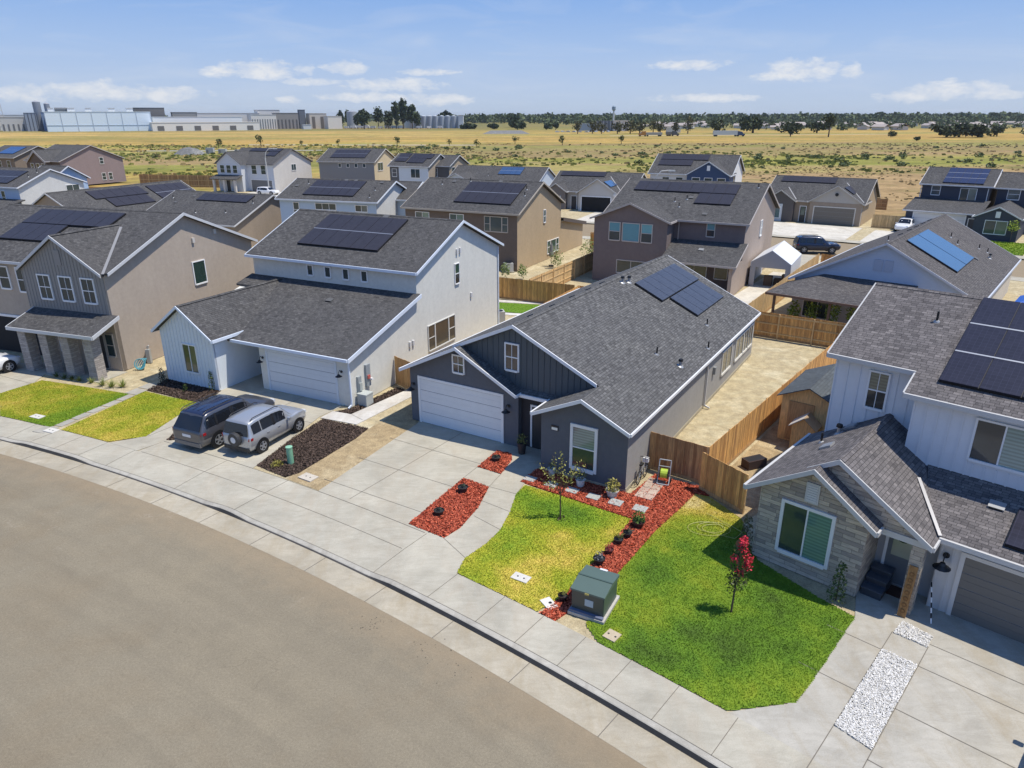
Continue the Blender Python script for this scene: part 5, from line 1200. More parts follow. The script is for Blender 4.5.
chips('pebble_strip', [tuple(LOC(HR, 4.88, -1.93))[:2], tuple(LOC(HR, 5.82, -1.95))[:2], tuple(LOC(HR, 5.82, -5.85))[:2], tuple(LOC(HR, 4.88, -5.7))[:2]], *PC, PB, 9000, 'long white pebble strip set in the right driveway', .042, .012, .35, 'stuff', 'pebbles')
chips('pebble_strip', [tuple(LOC(HR, 4.95, -.2))[:2], tuple(LOC(HR, 5.82, -.35))[:2], tuple(LOC(HR, 5.82, -.95))[:2], tuple(LOC(HR, 4.9, -.95))[:2]], *PC, PB, 1500, 'short white pebble patch at the foot of the stone porch column', .042, .012, .35, 'stuff', 'pebbles')

def specks(name, label, spots, c1, c2, size):
    mb = MB(); m = leafmat(c1, c2, .95)
    for cx, cy, sx, sy, n in spots:
        for _ in range(n):
            x, y = random.gauss(cx, sx), random.gauss(cy, sy); r_ = size*random.uniform(.4, 1.2); z = -.138
            mb.poly([(x-r_, y-r_*.6, z), (x+r_*.8, y-r_, z+.004), (x+r_, y+r_*.7, z), (x-r_*.4, y+r_, z+.004)], m)
            mb.poly([(x-r_*.4, y-r_*.3, z+r_*.5), (x+r_*.5, y-r_*.4, z+r_*.5), (x+r_*.3, y+r_*.5, z+r_*.5)], m)
    tag(mb.obj(name), label, 'gravel', kind='stuff')
specks('loose_gravel', 'dark crumbs of gravel scattered on the road near the gutter', [(-4.35, 17.75, .3, .25, 36), (-2.6, 16.7, .4, .3, 26), (-1.7, 15.9, .35, .3, 12), (1.9, 11.6, .25, .2, 10)], (.05, .045, .04), (.11, .10, .085), .018)
# ------------------------------------------------------------------ FENCES
FW = woodfence(); FWD = woodfence((.30, .16, .07), (.52, .31, .14), (.24, .16, .10)); FWL = woodfence((.50, .33, .15), (.72, .50, .25), (.42, .32, .2))
def fence(p, q, label, h=1.83, mat=FW, rails=1, z0=0.0, grp=None, kick=True, cat='fence', name='wooden_fence', step=2.4):
    """board fence from p to q; rails=+1 puts the rails on the left side, -1 right, as seen walking p->q"""
    p, q = Vector((p[0], p[1], 0)), Vector((q[0], q[1], 0)); L = (q-p).length; d = (q-p)/L; nrm = Vector((-d.y, d.x, 0))
    t = thing(name, label, cat, tuple(p), math.atan2(d.y, d.x), grp)
    mb = MB(); w = .14; n = max(1, int(L/w))
    for i in range(n):
        a = i*L/n; z = h+random.uniform(-.012, .012); y = random.uniform(-.004, .004)
        mb.box((a+.003, y-.009, z0+.16), (a+L/n-.003, y+.009, z), mat)
    mb.obj('board_panel', t)
    s_ = 1 if rails > 0 else -1
    r = MB()
    for z in (z0+.35, h*.55, h-.22): r.box((0, min(.012*s_, .05*s_), z), (L, max(.012*s_, .05*s_), z+.09), FWL)
    r.obj('rail', t)
    k = MB(); k.box((0, -.02, z0), (L, .02, z0+.158), FWD); k.obj('kick_board', t)
    m = max(1, round(L/step))
    for i in range(m+1):
        b = MB(); a = min(max(i*L/m, .06), L-.06); y = .10*s_
        b.box((a-.045, min(y, y-.09*s_)+(.0), 0), (a+.045, max(y, y-.09*s_), h-.03), FWL); b.obj('post', t)
    return t
fence(P2(121.95, 51.82), P2(145, 51.82), 'long sunlit orange board fence between the charcoal house yard and the right house', rails=1)
fence(LOC(HM, .03, 2.55)[:2], (8.1, 26.35), 'dark brown front fence panel joining the charcoal house behind the hose reel cart', 1.78, FWD, 1)
fence((7.82, 25.98), (9.05, 24.0), 'brown front fence panel with a kick board beside the stone gable', 1.72, FW, 1)
fence(P2(145.05, 51.9), P2(145.05, 60.0), 'rear fence of the charcoal house yard', rails=1, mat=FW)
fence(P2(145.05, 60.1), P2(145.05, 67.2), 'brown rear fence behind the small turf patch', rails=-1, mat=FW)
fence(P2(123.4, 59.6), P2(145, 59.95), 'side fence between the white house and the charcoal house', rails=-1)
fence(P2(145.05, 47.0), P2(145.05, 51.75), 'rear fence behind the right house', rails=1)
fence(P2(145.3, 61.8), P2(162, 61.8), 'light fence with open rails between the brown and the mauve house', rails=-1, mat=FWL)
fence(P2(145.3, 54.75), P2(170.5, 54.98), 'light fence with open rails beside the canvas carport', rails=1, mat=FWL)
fence(P2(170.3, 54.9), P2(170.0, 53.0), 'short brown fence by the dark SUV on the back street', rails=1)
fence(P2(171.5, 61.9), P2(171.5, 63.5), 'short fence beside the brown house', rails=1)
fence(LOC(HW, 0.06, 3.95)[:2], LOC(HW, 1.75, 3.35)[:2], 'orange double board gate between the white house and the charcoal garage', 1.72, woodfence((.40, .22, .09), (.52, .31, .13), (.3, .18, .09)), 1, cat='gate', name='wooden_gate', step=.8)
fence(LOC(HL, .05, 4.6)[:2], LOC(HL, 1.6, 4.5)[:2], 'small orange gate between the beige house and the white siding gable', 1.75, FW, 1, cat='gate', name='wooden_gate', step=1.0)
fence((50.3, 99.9), (54.5, 97.0), 'tan wooden gate beside the low tan house garage', 1.8, FWL, 1)
fence((58.0, 101.5), (66.0, 117.0), 'light railed fence between the tan house and the navy house', 1.8, FWL, 1); fence((62.0, 119.0), (51.0, 127.0), 'brown rear fence behind the low tan house', 1.8, FWD, 1)
fence((-84.0, 165.0), (-62.0, 160.0), 'dark brown fence at the foot of the field beside the mauve house', 2.6, FWD, -1); fence((-93.0, 148.0), (-60.0, 134.0), 'weathered fence behind the long grey roof', 1.8, FW, 1)

# ------------------------------------------------------------------ YARD OBJECTS
def leaves(mb, c, rad, n, size, mat, asp=.6, sq=(1, 1, 1), shell=.0):
    for _ in range(n):
        d = Vector(RNG.normal(size=3)).normalized()*(random.random()**.45*(1-shell)+shell)
        mb.leaf((c[0]+d.x*rad*sq[0], c[1]+d.y*rad*sq[1], c[2]+d.z*rad*sq[2]), size*random.uniform(.6, 1.3), mat, asp)
# transformer on its pad
tz = math.atan2(17.70-18.17, 2.64-1.75)
t = thing('utility_cabinet', 'dark green electric cabinet on a pale concrete pad between the lawns', 'utility box', (1.86, 18.22, 0), tz)
GRN = plain((.055, .088, .072), .45); GRT = plain((.085, .125, .105), .4)
mb = MB(); mb.box((-.06, -.16, 0), (1.14, 1.30, .10), concrete((.5, .48, .44))); mb.obj('pad', t)
mb = MB(); mb.box((.0, .0, .10), (1.04, 1.22, .84), plain((.07, .075, .062), .5)); mb.box((1.04, .02, .10), (1.06, 1.20, .84), GRN); mb.obj('body', t)
mb = MB(); mb.prism([(-.04, 0-.05, .84), (-.04, -.05, .90), (-.04, .62, 1.0), (-.04, 1.27, .93), (-.04, 1.27, .84)], (1.14, 0, 0), GRT); mb.bar((-.05, .62, 1.005), (1.1, .62, 1.005), .05, .02, GRN); mb.box((.45, -.075, .82), (.58, -.05, .88), plain((.4, .33, .1), .5)); mb.box((.45, 1.2, .935), (.7, 1.28, .955), plain((.7, .7, .7), .5)); mb.obj('lid', t)
mb = MB(); mb.box((.44, -.012, .38), (.72, 0, .62), plain((.38, .45, .50), .5)); mb.obj('warning_label', t)
mb = MB(); mb.box((-.02, -.13, .10), (1.08, -.01, .17), plain((.13, .15, .22), .5)); mb.obj('sill', t)
def lid(loc, rz, w, l, label, c=(.62, .60, .55), dot=False):
    mb = MB(); mb.box((-w/2, -l/2, -.03), (w/2, l/2, .025), concrete(c)); 
    t = mb.obj('utility_hatch'); t.location = (*loc, 0.012); t.rotation_euler = (0, 0, rz); tag(t, label, 'utility hatch')
    mb = MB()
    for yy in ((-.12, .12) if not dot else (0.05,)): mb.tube((yy, 0, .02), (yy, 0, .028), .035 if not dot else .06, .035 if not dot else .06, DARKMETAL, 8)
    mb.obj('pick_hole', t)
lid((.29, 19.92), -.55, .62, .38, 'pale concrete utility lid with two holes in the patchy lawn')
lid((1.17, 18.56), .5, .36, .55, 'white utility lid with one hole in the red mulch beside the green cabinet', (.7, .68, .63), True)
lid((2.99, 17.07), -.7, .42, .42, 'sandy utility lid half buried at the edge of the vivid lawn', (.5, .42, .3))
lid((-24.75, 33.7), -.4, .75, .4, 'pale utility lid in the lawn before the stone columns'); lid((-8.83, 27.05), -.55, .75, .5, 'flat concrete lid in the dry soil beside the bark bed', (.55, .5, .42)); lid((-22.95, 31.95), -.4, .7, .42, 'pale utility lid at the near end of the stepping path')
t = MB(); t.tube((0, 0, 0), (0, 0, .78), .14, .14, plain((.20, .42, .27), .5), 16); t.lathe([(.15, .78), (.155, .84), (.0, .86)], (0, 0, 0), plain((.24, .48, .32), .5), 16)
o = t.obj('marker_post'); o.location = (-9.98, 28.41, -.02); tag(o, 'round green utility marker post in the dark bark', 'marker post')
mb = MB(); leaves(mb, (0, 0, .12), .3, 160, .10, leafmat((.22, .20, .03), (.40, .36, .08)), .35, (1, 1, .5)); o = mb.obj('low_shrub'); o.location = (-10.52, 28.12, 0); tag(o, 'small yellow green shrub beside the green marker post', 'shrub')
# stepping stones and pavers
SS = [((.78, 26.83), .5, .42), ((1.66, 26.32), .5, .42), ((2.5, 25.82), .52, .42), ((3.33, 25.3), .52, .42), ((4.18, 24.84), .54, .46), ((5.08, 24.36), .54, .46)]
SSL = ['stepping stone nearest the front walk below the window', 'second stepping stone from the front walk', 'third stepping stone from the front walk', 'fourth stepping stone from the front walk, in front of the yellow pot plant', 'fifth stepping stone from the front walk, at the house corner', 'last stepping stone, behind the green leafy pot']
for (p_, w_, l_), lb in zip(SS, SSL):
    mb = MB(); mb.box((-w_/2, -l_/2, 0), (w_/2, l_/2, .045), concrete((.40, .42, .40))); o = mb.obj('stepping_stone'); o.location = (*p_, .012); o.rotation_euler = (0, 0, R_(-31.3)); tag(o, lb, 'stepping stone', 'stepping stones in the red mulch')
t = thing('paver_pad', 'pinkish paver pad in red mulch under the hose reel cart', 'pavers', (5.0, 25.36, .012), math.atan2(26.59-25.0, 6.61-5.67))
for i in range(4):
    for j in range(2):
        mb = MB(); mb.box((i*.46+.01, j*-.38-.37, 0), (i*.46+.45, j*-.38-.01, .04), concrete((.46, .35, .29) if (i+j) % 2 else (.50, .40, .33))); mb.obj('paver', t)
# hose reel cart
t = thing('hose_cart', 'grey hose reel cart with bright yellow green hose before the brown fence', 'hose reel', (6.42, 26.45, .05), R_(-20))
PG = plain((.38, .40, .42), .5)
mb = MB()
for s_ in (-.24, .24): mb.path([(s_, -.22, .03), (s_, .02, .3), (s_, .08, .62), (s_, .2, .98)], .022, PG)
mb.path([(-.24, .2, .98), (.24, .2, .98)], .024, PG); mb.path([(-.24, -.22, .03), (.24, -.22, .03)], .022, PG); mb.path([(-.24, .1, .72), (.24, .1, .72)], .018, PG); mb.obj('frame', t)
mb = MB(); mb.lathe([(.0, -.18), (.23, -.18), (.23, -.16), (.13, -.15), (.13, .15), (.23, .16), (.23, .18), (0, .18)], (0, .05, .42), DARKMETAL, 14, 'x'); rl = mb.obj('reel', t)
mb = MB()
for i in range(6): mb.lathe([(.14, -.03), (.2, -.025), (.215, 0), (.2, .025), (.14, .03)], (-.125+.05*i, .05, .42), plain((.42, .55, .06), .5), 14, 'x')
mb.obj('hose_coil', rl)
for s_ in (-.28, .28):
    mb = MB(); mb.lathe([(0, -.03), (.13, -.03), (.14, 0), (.13, .03), (0, .03)], (s_, .14, .13), BLACK, 12, 'x'); mb.obj('wheel', t)
# push bike like garden trolley: thin frame with two wheels
t = thing('bicycle', 'small grey bicycle leaning by the sunny side wall of the charcoal house', 'bicycle', (5.55, 26.72, .02), R_(60))
mb = MB(); FR = plain((.30, .31, .32), .4, .5)
mb.path([(-.42, 0, .3), (-.15, 0, .62), (.32, 0, .66), (.42, 0, .3)], .016, FR); mb.path([(-.15, 0, .62), (.02, 0, .28), (.32, 0, .66)], .016, FR); mb.path([(-.42, 0, .3), (.02, 0, .28)], .014, FR); mb.path([(.32, 0, .66), (.29, 0, .98)], .014, FR); mb.obj('frame', t)
for x_ in (-.42, .42):
    mb = MB()
    for i in range(20):
        a, b = i*.314159, (i+1)*.314159; mb.tube((x_+.29*math.cos(a), 0, .31+.29*math.sin(a)), (x_+.29*math.cos(b), 0, .31+.29*math.sin(b)), .022, .022, RUBBER, 6)
    for i in range(6): a = i*.5236; mb.tube((x_-.28*math.cos(a), 0, .31-.28*math.sin(a)), (x_+.28*math.cos(a), 0, .31+.28*math.sin(a)), .004, .004, ALU, 4)
    mb.obj('wheel', t)
mb = MB(); mb.path([(.22, -.24, 1.0), (.29, 0, .98), (.22, .24, 1.0)], .016, BLACK); mb.obj('handlebar', t)
mb = MB(); mb.box((-.28, -.06, .80), (-.02, .06, .86), BLACK); mb.tube((-.15, 0, .6), (-.15, 0, .8), .014, .014, FR); mb.obj('saddle', t)
mb = MB(); mb.box((.3, -.12, .72), (.46, .12, .92), plain((.66, .67, .68), .5)); mb.obj('basket', t)
# pots
def pot(loc, r, hh, pc, label, plant, group=None, name='plant_pot', cat='plant pot'):
    t = thing(name, label, cat, (*loc, .012), random.random()*6, group)
    mb = MB(); pm = plain(pc, .6); mb.lathe([(0, 0), (r*.72, 0), (r, hh), (r*1.08, hh), (r*1.08, hh-.03), (r*.95, hh-.03), (r*.92, hh-.05), (0, hh-.05)], (0, 0, 0), pm, 14); mb.obj('pot', t)
    mb = MB(); plant(mb, r, hh); mb.obj('plant', t); return t
GL1 = leafmat((.04, .10, .02), (.14, .24, .05)); GL2 = leafmat((.03, .05, .03), (.12, .13, .09)); YL = leafmat((.22, .20, .04), (.45, .40, .12)); RL = leafmat((.30, .03, .03), (.55, .12, .10)); OL = leafmat((.07, .08, .02), (.20, .19, .06))
def bush(mat, n, rad, sz, asp=.5): return lambda mb, r, hh: leaves(mb, (0, 0, hh+rad*.55), rad, n, sz, mat, asp)
def spiky(mat, n, ln): 
    def f(mb, r, hh):
        for i in range(n):
            a = random.random()*6.28; e = random.uniform(.3, 1.2); d = Vector((math.cos(a)*math.cos(e), math.sin(a)*math.cos(e), math.sin(e))); p = Vector((0, 0, hh)); w = Vector((-math.sin(a), math.cos(a), 0))*.012; l_ = ln*random.uniform(.6, 1.1)
            mb.poly([p-w, p+w, p+d*l_*.6+w, p+d*l_+Vector((0, 0, -.06))], mat)
    return f
gp = 'pots in the red mulch strip'
pot((4.80, 23.10), .23, .24, (.05, .022, .018), 'green leafy plant in a dark pot at the top of the mulch strip', bush(GL1, 170, .26, .12), gp)
pot((4.27, 22.40), .16, .2, (.02, .02, .022), 'black pot with sparse dark plant, second from the house in the mulch strip', spiky(GL2, 26, .3), gp)
pot((3.88, 21.98), .17, .2, (.02, .02, .022), 'black pot with thin wiry stems, third from the house in the mulch strip', spiky(OL, 30, .34), gp)
pot((3.46, 21.37), .15, .17, (.10, .03, .028), 'dark pot of small red flowers in the mulch strip', bush(RL, 80, .17, .08), gp)
pot((3.02, 20.72), .20, .24, (.02, .02, .022), 'black pot with grey succulent nearest the green cabinet', bush(leafmat((.10, .11, .10), (.30, .30, .30)), 60, .18, .1), gp)
pot((1.62, 18.75), .15, .2, (.03, .02, .018), 'small dark pot tucked behind the green cabinet', spiky(OL, 20, .25), gp)
pot((2.88, 26.22), .2, .34, (.62, .62, .6), 'tall white pot with a dark spiky shrub under the tall window', bush(OL, 110, .3, .1), None)
pot((4.10, 25.36), .26, .32, (.50, .48, .44), 'pale pot overflowing with yellow leaves at the house corner', bush(YL, 200, .32, .13), None)
pot((1.72, 27.2), .17, .34, (.58, .58, .56), 'white pot half hidden behind the young tree', bush(OL, 50, .2, .09), None)
pot((.45, 29.35), .22, .55, (.035, .03, .03), 'tall dark urn with green plant beside the entry', bush(leafmat((.05, .07, .02), (.22, .24, .08)), 120, .3, .11), None)
pot((-.72, 28.6), .2, .2, (.025, .022, .022), 'round black pot in the small entry mulch bed', spiky(GL2, 20, .18), None)
pot((-2.05, 25.78), .21, .24, (.02, .02, .022), 'upper black pot in the large driveway mulch bed', spiky(GL2, 22, .2), None)
pot((-2.87, 24.0), .20, .2, (.025, .022, .02), 'lower black pot in the large driveway mulch bed', spiky(GL2, 20, .18), None)
# shrubs by the houses
def column_shrub(loc, hh, r, n, mat, label, name='columnar_shrub', sz=.12):
    t = thing(name, label, 'shrub', (*loc, 0)); mb = MB()
    for _ in range(n):
        z = random.random(); rr = r*(1-.65*z)*random.random()**.5; a = random.random()*6.28; mb.leaf((rr*math.cos(a), rr*math.sin(a), .05+z*hh), sz*random.uniform(.6, 1.2), mat, .55)
    mb.obj('foliage', t); mb = MB(); mb.tube((0, 0, 0), (0, 0, hh*.8), .025, .01, plain((.06, .045, .03), .9), 6); mb.obj('stem', t); return t
DGL = leafmat((.03, .06, .015), (.13, .17, .045)); DRY = leafmat((.07, .07, .03), (.20, .19, .10))
column_shrub((10.42, 18.72), 1.35, .34, 330, DGL, 'upright green shrub at the right corner of the stone gable')
column_shrub((8.28, 21.35), 1.5, .32, 260, DRY, 'thin dry shrub in shade at the left corner of the stone gable')
column_shrub((-20.4, 38.5), .95, .28, 150, leafmat((.02, .03, .02), (.07, .08, .05)), 'dark shrub at the left corner of the white siding gable')
column_shrub((-17.1, 37.45), 1.1, .22, 140, DGL, 'small upright shrub at the right corner of the white siding gable'); column_shrub((-18.6, 37.35), .35, .22, 60, DGL, 'tiny shrub in the bark below the white siding window')
TL = ['dark tuft nearest the white car', 'second tuft from the driveway', 'third small tuft under the stone columns', 'middle tuft under the stone columns', 'yellow green tuft by the third column', 'wide bright tuft by the last column', 'bright tuft right of the last column', 'rightmost tall tuft by the stepping path']
for i, (p_, lb) in enumerate(zip([(-27.4, 39.75), (-26.75, 39.45), (-26.2, 39.25), (-25.6, 39.0), (-24.75, 38.75), (-23.85, 38.3), (-23.15, 38.0), (-22.55, 38.05)], TL)):
    mb = MB(); mt = leafmat((.04, .07, .02), (.12, .16, .05)) if i < 3 else leafmat((.12, .17, .03), (.33, .34, .09))
    for _ in range(70):
        a = random.random()*6.28; e = random.uniform(.5, 1.4); d = Vector((math.cos(a)*math.cos(e), math.sin(a)*math.cos(e), math.sin(e)))*random.uniform(.3, .6)*(1.1 if i > 4 else .75); w = Vector((-math.sin(a), math.cos(a), 0))*.016; p0 = Vector((d.x*.15, d.y*.15, 0)); mb.poly([p0-w, p0+w, p0+d], mt)
    o = mb.obj('grass_tuft'); o.location = (*p_, 0); tag(o, lb+' in the row of ornamental grass', 'ornamental grass', 'grass tufts along the porch')
# hose at the left house
t = MB()
for k in range(5):
    pts = [(.3*math.cos(a)*(1-.08*k)+.05*k, .12*math.sin(a)+.03*k, .36+.3*math.sin(a+.4*k)) for a in [i*.35 for i in range(19)]]
    t.path(pts, .03, plain((.08, .30, .36), .5), 5)
o = t.obj('garden_hose'); o.location = (-22.95, 41.0, 0); o.rotation_euler = (0, 0, .3); tag(o, 'tangled teal garden hose coil against the beige side wall', 'hose')
t = MB(); t.box((-.12, -.12, 0), (.12, .12, .9), plain((.35, .36, .35), .5)); t.path([(0, 0, .9), (.1, 0, 1.15), (-.1, .1, 1.0)], .04, plain((.5, .5, .48), .5)); o = t.obj('meter_pedestal'); o.location = (-23.0, 42.3, 0); tag(o, 'grey utility pedestal behind the teal hose', 'utility pedestal')
# hose on lawn
mb = MB(); pts = []
for i in range(60):
    a = i*.28; r_ = .55+.18*math.sin(a*.37); pts.append((7.35+r_*1.1*math.cos(a)+.006*i, 22.9+r_*.7*math.sin(a), .05+.01*math.sin(a*2)))
pts += [(8.2, 22.2, .05), (8.6, 22.6, .05), (8.3, 23.1, .05), (7.6, 24.0, .05)]
mb.path(pts, .011, plain((.42, .42, .12), .5), 5); o = mb.obj('garden_hose'); tag(o, 'loose yellow green garden hose looped on the straw coloured grass', 'hose')
# round plate on a stick
t = thing('garden_sign', 'round brown sign on a thin stake behind the red flowering tree', 'sign', (7.98, 21.05, 0), R_(10)); mb = MB(); mb.tube((0, 0, 0), (0, 0, .5), .012, .012, DARKMETAL, 6); mb.obj('stake', t); mb = MB(); mb.lathe([(0, -.01), (.16, -.01), (.16, .01), (0, .01)], (0, 0, .62), plain((.36, .12, .07), .6), 16, 'y'); mb.obj('plate', t)
# right porch things
t = thing('carved_board', 'tall carved wooden board leaning on the stone porch column', 'wooden board', tuple(LOC(HR, 4.84, .1)), R_(-43.1)); mb = MB(); mb.prism([(-.12, -.12, 0), (.12, -.12, 0), (.12, .10, 1.75), (-.12, .10, 1.75)], (0, .03, 0), woodfence((.30, .15, .05), (.36, .19, .07), (.25, .13, .05))); mb.obj('board', t)
for i in range(7):
    mb = MB(); z = .22+i*.21; y = -.12+.22*z/1.75-.008
    mb.lathe([(.045, -.006), (.075, -.006), (.075, .006), (.045, .006)], (0, y, z), plain((.20, .095, .03), .8), 12, 'y'); mb.obj('carved_ring', t)
t = thing('storage_steps', 'dark stepped porch boxes beside the front door of the right house', 'porch boxes', tuple(LOC(HR, 3.5, .35)), R_(-43.1)); DK = plain((.045, .05, .06), .4)
for i, (y0, hh) in enumerate(((0, .25), (.38, .45), (.76, .62))): mb = MB(); mb.box((0, y0, 0), (.62, y0+.36, hh), DK); mb.box((-.02, y0-.02, hh), (.64, y0+.38, hh+.035), plain((.07, .085, .11), .35)); mb.obj('box', t)
mb = MB(); mb.box((-.5, -.3, 0), (.5, .3, .02), plain((.06, .025, .015), .95)); o = mb.obj('door_mat'); o.location = LOC(HR, 4.15, 1.2, .002); o.rotation_euler = (0, 0, R_(-43.1)); tag(o, 'dark brown mat before the front door of the right house', 'door mat')
mb = MB(); pA, pB = LOC(HR, 5.28, .95, 1.0), LOC(HR, 5.62, .25, .02)
for i in range(8): mb.tube(pA+(pB-pA)*i/8, pA+(pB-pA)*(i+1)/8, .022, .022, WHITE if i % 2 else BLACK, 6)
o = mb.obj('marker_stake'); tag(o, 'black and white striped stake leaning by the garage of the right house', 'stake')
# sheds
t = thing('garden_shed', 'wooden garden shed with grey roof beside the pale siding wall', 'shed', (12.85, 31.0, 0), R_(-38)); SW = woodfence((.60, .37, .16), (.72, .47, .21), (.52, .33, .17))
mb = MB(); mb.prism([(0, 0, 0), (2.4, 0, 0), (2.4, 0, 2.3), (1.2, 0, 2.85), (0, 0, 2.3)], (0, 4.0, 0), SW); mb.obj('wall', t)
mb = MB(); SR = shingle((.10, .115, .125), (.075, .085, .092), (.05, .055, .06)); mb.prism([(-.2, -.25, 2.27), (1.2, -.25, 2.92), (1.2, 4.2, 2.92), (-.2, 4.2, 2.27)], (0, 0, -.05), SR); mb.prism([(1.2, -.25, 2.92), (2.6, -.25, 2.27), (2.6, 4.2, 2.27), (1.2, 4.2, 2.92)], (0, 0, -.05), SR); mb.obj('roof', t)
mb = MB(); mb.box((.35, -.04, .1), (1.5, 0, 2.05), woodfence((.30, .17, .08), (.40, .24, .11), (.26, .16, .09))); d_ = mb.obj('door', t); mb = MB(); mb.sphere((1.4, -.07, 1.1), .05, GALV, 8, 5); mb.obj('handle', d_)
t = thing('dog_house', 'small wooden dog house with pale roof in front of the garden shed', 'dog house', (13.0, 29.85, 0), R_(-38))
mb = MB(); mb.prism([(0, 0, 0), (1.0, 0, 0), (1.0, 0, 1.25), (.5, 0, 1.65), (0, 0, 1.25)], (0, .72, 0), SW); mb.obj('wall', t); mb = MB(); mb.prism([(-.12, -.15, 1.20), (.5, -.15, 1.70), (.5, .8, 1.70), (-.12, .8, 1.20)], (0, 0, -.04), plain((.62, .58, .52), .6)); mb.prism([(.5, -.15, 1.70), (1.12, -.15, 1.20), (1.12, .8, 1.20), (.5, .8, 1.70)], (0, 0, -.04), plain((.34, .24, .15), .8)); mb.obj('roof', t)
mb = MB(); mb.box((0, 0, 0), (1.0, .5, .4), plain((.05, .028, .024), .8)); mb.box((.05, .05, .4), (.95, .45, .405), BLACK); o = mb.obj('planter_box'); o.location = (10.4, 27.6, 0); o.rotation_euler = (0, 0, .4); tag(o, 'dark empty planter box behind the short front fence', 'planter')
mb = MB(); leaves(mb, (0, 0, .6), .7, 260, .22, leafmat((.10, .16, .02), (.28, .36, .06)), .5, (1, 1, .9)); o = mb.obj('leafy_bush'); o.location = (17.2, 35.9, 0); tag(o, 'bright green bush behind the garden shed along the fence', 'bush')
# carport tent
t = thing('canvas_carport', 'white canvas carport with open front beside the mauve house', 'carport', (21.8, 63.9, 0), R_(-29)); CV = plain((.62, .65, .70), .6); CVD = plain((.36, .37, .40), .7)
mb = MB(); mb.prism([(0, 0, 2.2), (1.75, 0, 3.35), (1.75, 6.2, 3.35), (0, 6.2, 2.2)], (0, 0, -.04), CV); mb.prism([(1.75, 0, 3.35), (3.5, 0, 2.2), (3.5, 6.2, 2.2), (1.75, 6.2, 3.35)], (0, 0, -.04), CV); mb.obj('roof', t)
mb = MB(); mb.prism([(0, .02, 1.75), (3.5, .02, 1.75), (3.5, .02, 2.18), (1.75, .02, 3.3), (0, .02, 2.18)], (0, .03, 0), CVD); mb.box((0, 0, 0), (.45, .05, 1.8), CVD); mb.box((3.05, 0, 0), (3.5, .05, 1.8), CVD); mb.box((3.46, 0, 0), (3.5, 6.2, 2.2), CV); mb.box((0, 0, 0), (.04, 6.2, 2.2), CV); mb.obj('side_panel', t)
mb = MB()
for x_, y_, w_, hh in ((.6, 1.0, .7, .9), (1.4, 1.6, .6, .6), (2.1, 1.2, .8, 1.1)): mb.box((x_, y_, 0), (x_+w_, y_+.6, hh), plain((.10, .07, .05), .9))
o = mb.obj('storage_clutter'); o.location = (22.1, 63.2, 0); o.rotation_euler = (0, 0, R_(-29)); tag(o, 'dim boxes piled under the canvas carport', 'boxes')
t = thing('canopy_tent', 'bright blue canopy tent at the right edge behind the right house', 'canopy', (37.3, 47.8, 0), R_(-42)); BT = plain((.02, .10, .42), .6)
mb = MB()
for a, b in (((-1.8, -1.8), (1.8, -1.8)), ((1.8, -1.8), (1.8, 1.8)), ((1.8, 1.8), (-1.8, 1.8)), ((-1.8, 1.8), (-1.8, -1.8))): mb.poly([(*a, 2.3), (*b, 2.3), (0, 0, 3.2)], BT); mb.poly([(*a, 2.05), (*b, 2.05), (*b, 2.3), (*a, 2.3)], BT)
mb.obj('canopy_top', t)
for a in ((-1.7, -1.7), (1.7, -1.7), (1.7, 1.7), (-1.7, 1.7)): mb = MB(); mb.box((a[0]-.03, a[1]-.03, 0), (a[0]+.03, a[1]+.03, 2.1), ALU); mb.obj('leg', t)
# air conditioners
AC = [((-1.0, 51.6), 'grey air conditioner against the white house at the back corner'), ((-.35, 70.2), 'grey air conditioner beside the brown house corner'), ((9.0, 69.5), 'grey air conditioner beside the mauve house'), ]
ac0 = thing('air_conditioner', AC[0][1], 'air conditioner', AC[0][0], .2, 'air conditioner units')
mb = MB(); mb.box((-.42, -.42, .08), (.42, .42, .9), plain((.42, .42, .40), .6)); mb.box((-.5, -.5, 0), (.5, .5, .08), CONC); mb.obj('casing', ac0); mb = MB(); mb.lathe([(0, .0), (.34, 0), (.34, .02), (0, .02)], (0, 0, .9), DARKMETAL, 14); mb.obj('fan_grille', ac0)
for p_, lb in AC[1:]: copy_tree(ac0, p_, .3, lb)
mb = MB(); mb.box((-.3, -.3, 0), (.3, .3, .62), plain((.36, .38, .37), .6)); mb.box((-.32, -.32, .62), (.32, .32, .68), plain((.42, .45, .43), .6)); o = mb.obj('utility_pedestal'); o.location = (-7.95, 35.35, 0); o.rotation_euler = (0, 0, R_(-26)); tag(o, 'grey green utility pedestal on bark beside the white garage corner', 'utility box')
# shrubs behind the rear fence
for i, (p_, s_) in enumerate((((21.0, 50.9), .9), ((22.1, 50.3), 1.15), ((23.2, 49.4), 1.1), ((24.5, 48.6), 1.2))):
    mb = MB(); leaves(mb, (0, 0, .9*s_), .75*s_, 230, .26, leafmat((.10, .17, .03), (.30, .40, .08)), .5, (.7, .7, 1.1)); o = mb.obj('leafy_shrub'); o.location = (*p_, 0.3); tag(o, ['leftmost small', 'second from left', 'second from right', 'rightmost'][i]+' bright shrub in the row under the patio roof', 'shrub', 'shrubs under the patio roof')
for p_, s_, lb in (((8.1, 72.5), 1.7, 'pale green feathery shrub between the brown and mauve houses'), ((4.6, 72.0), 1.1, 'green bush beside the light railed fence'), ((-.6, 67.3), .8, 'leafy plant at the corner of the brown house'), ((1.0, 66.7), .8, 'low dry plants by the rear fence of the brown house')):
    mb = MB(); leaves(mb, (0, 0, s_), s_*.8, int(240*s_), .24, leafmat((.10, .15, .04), (.30, .36, .12)), .45, (.8, .8, 1.1)); o = mb.obj('leafy_bush'); o.location = (*p_, 0); tag(o, lb, 'bush')
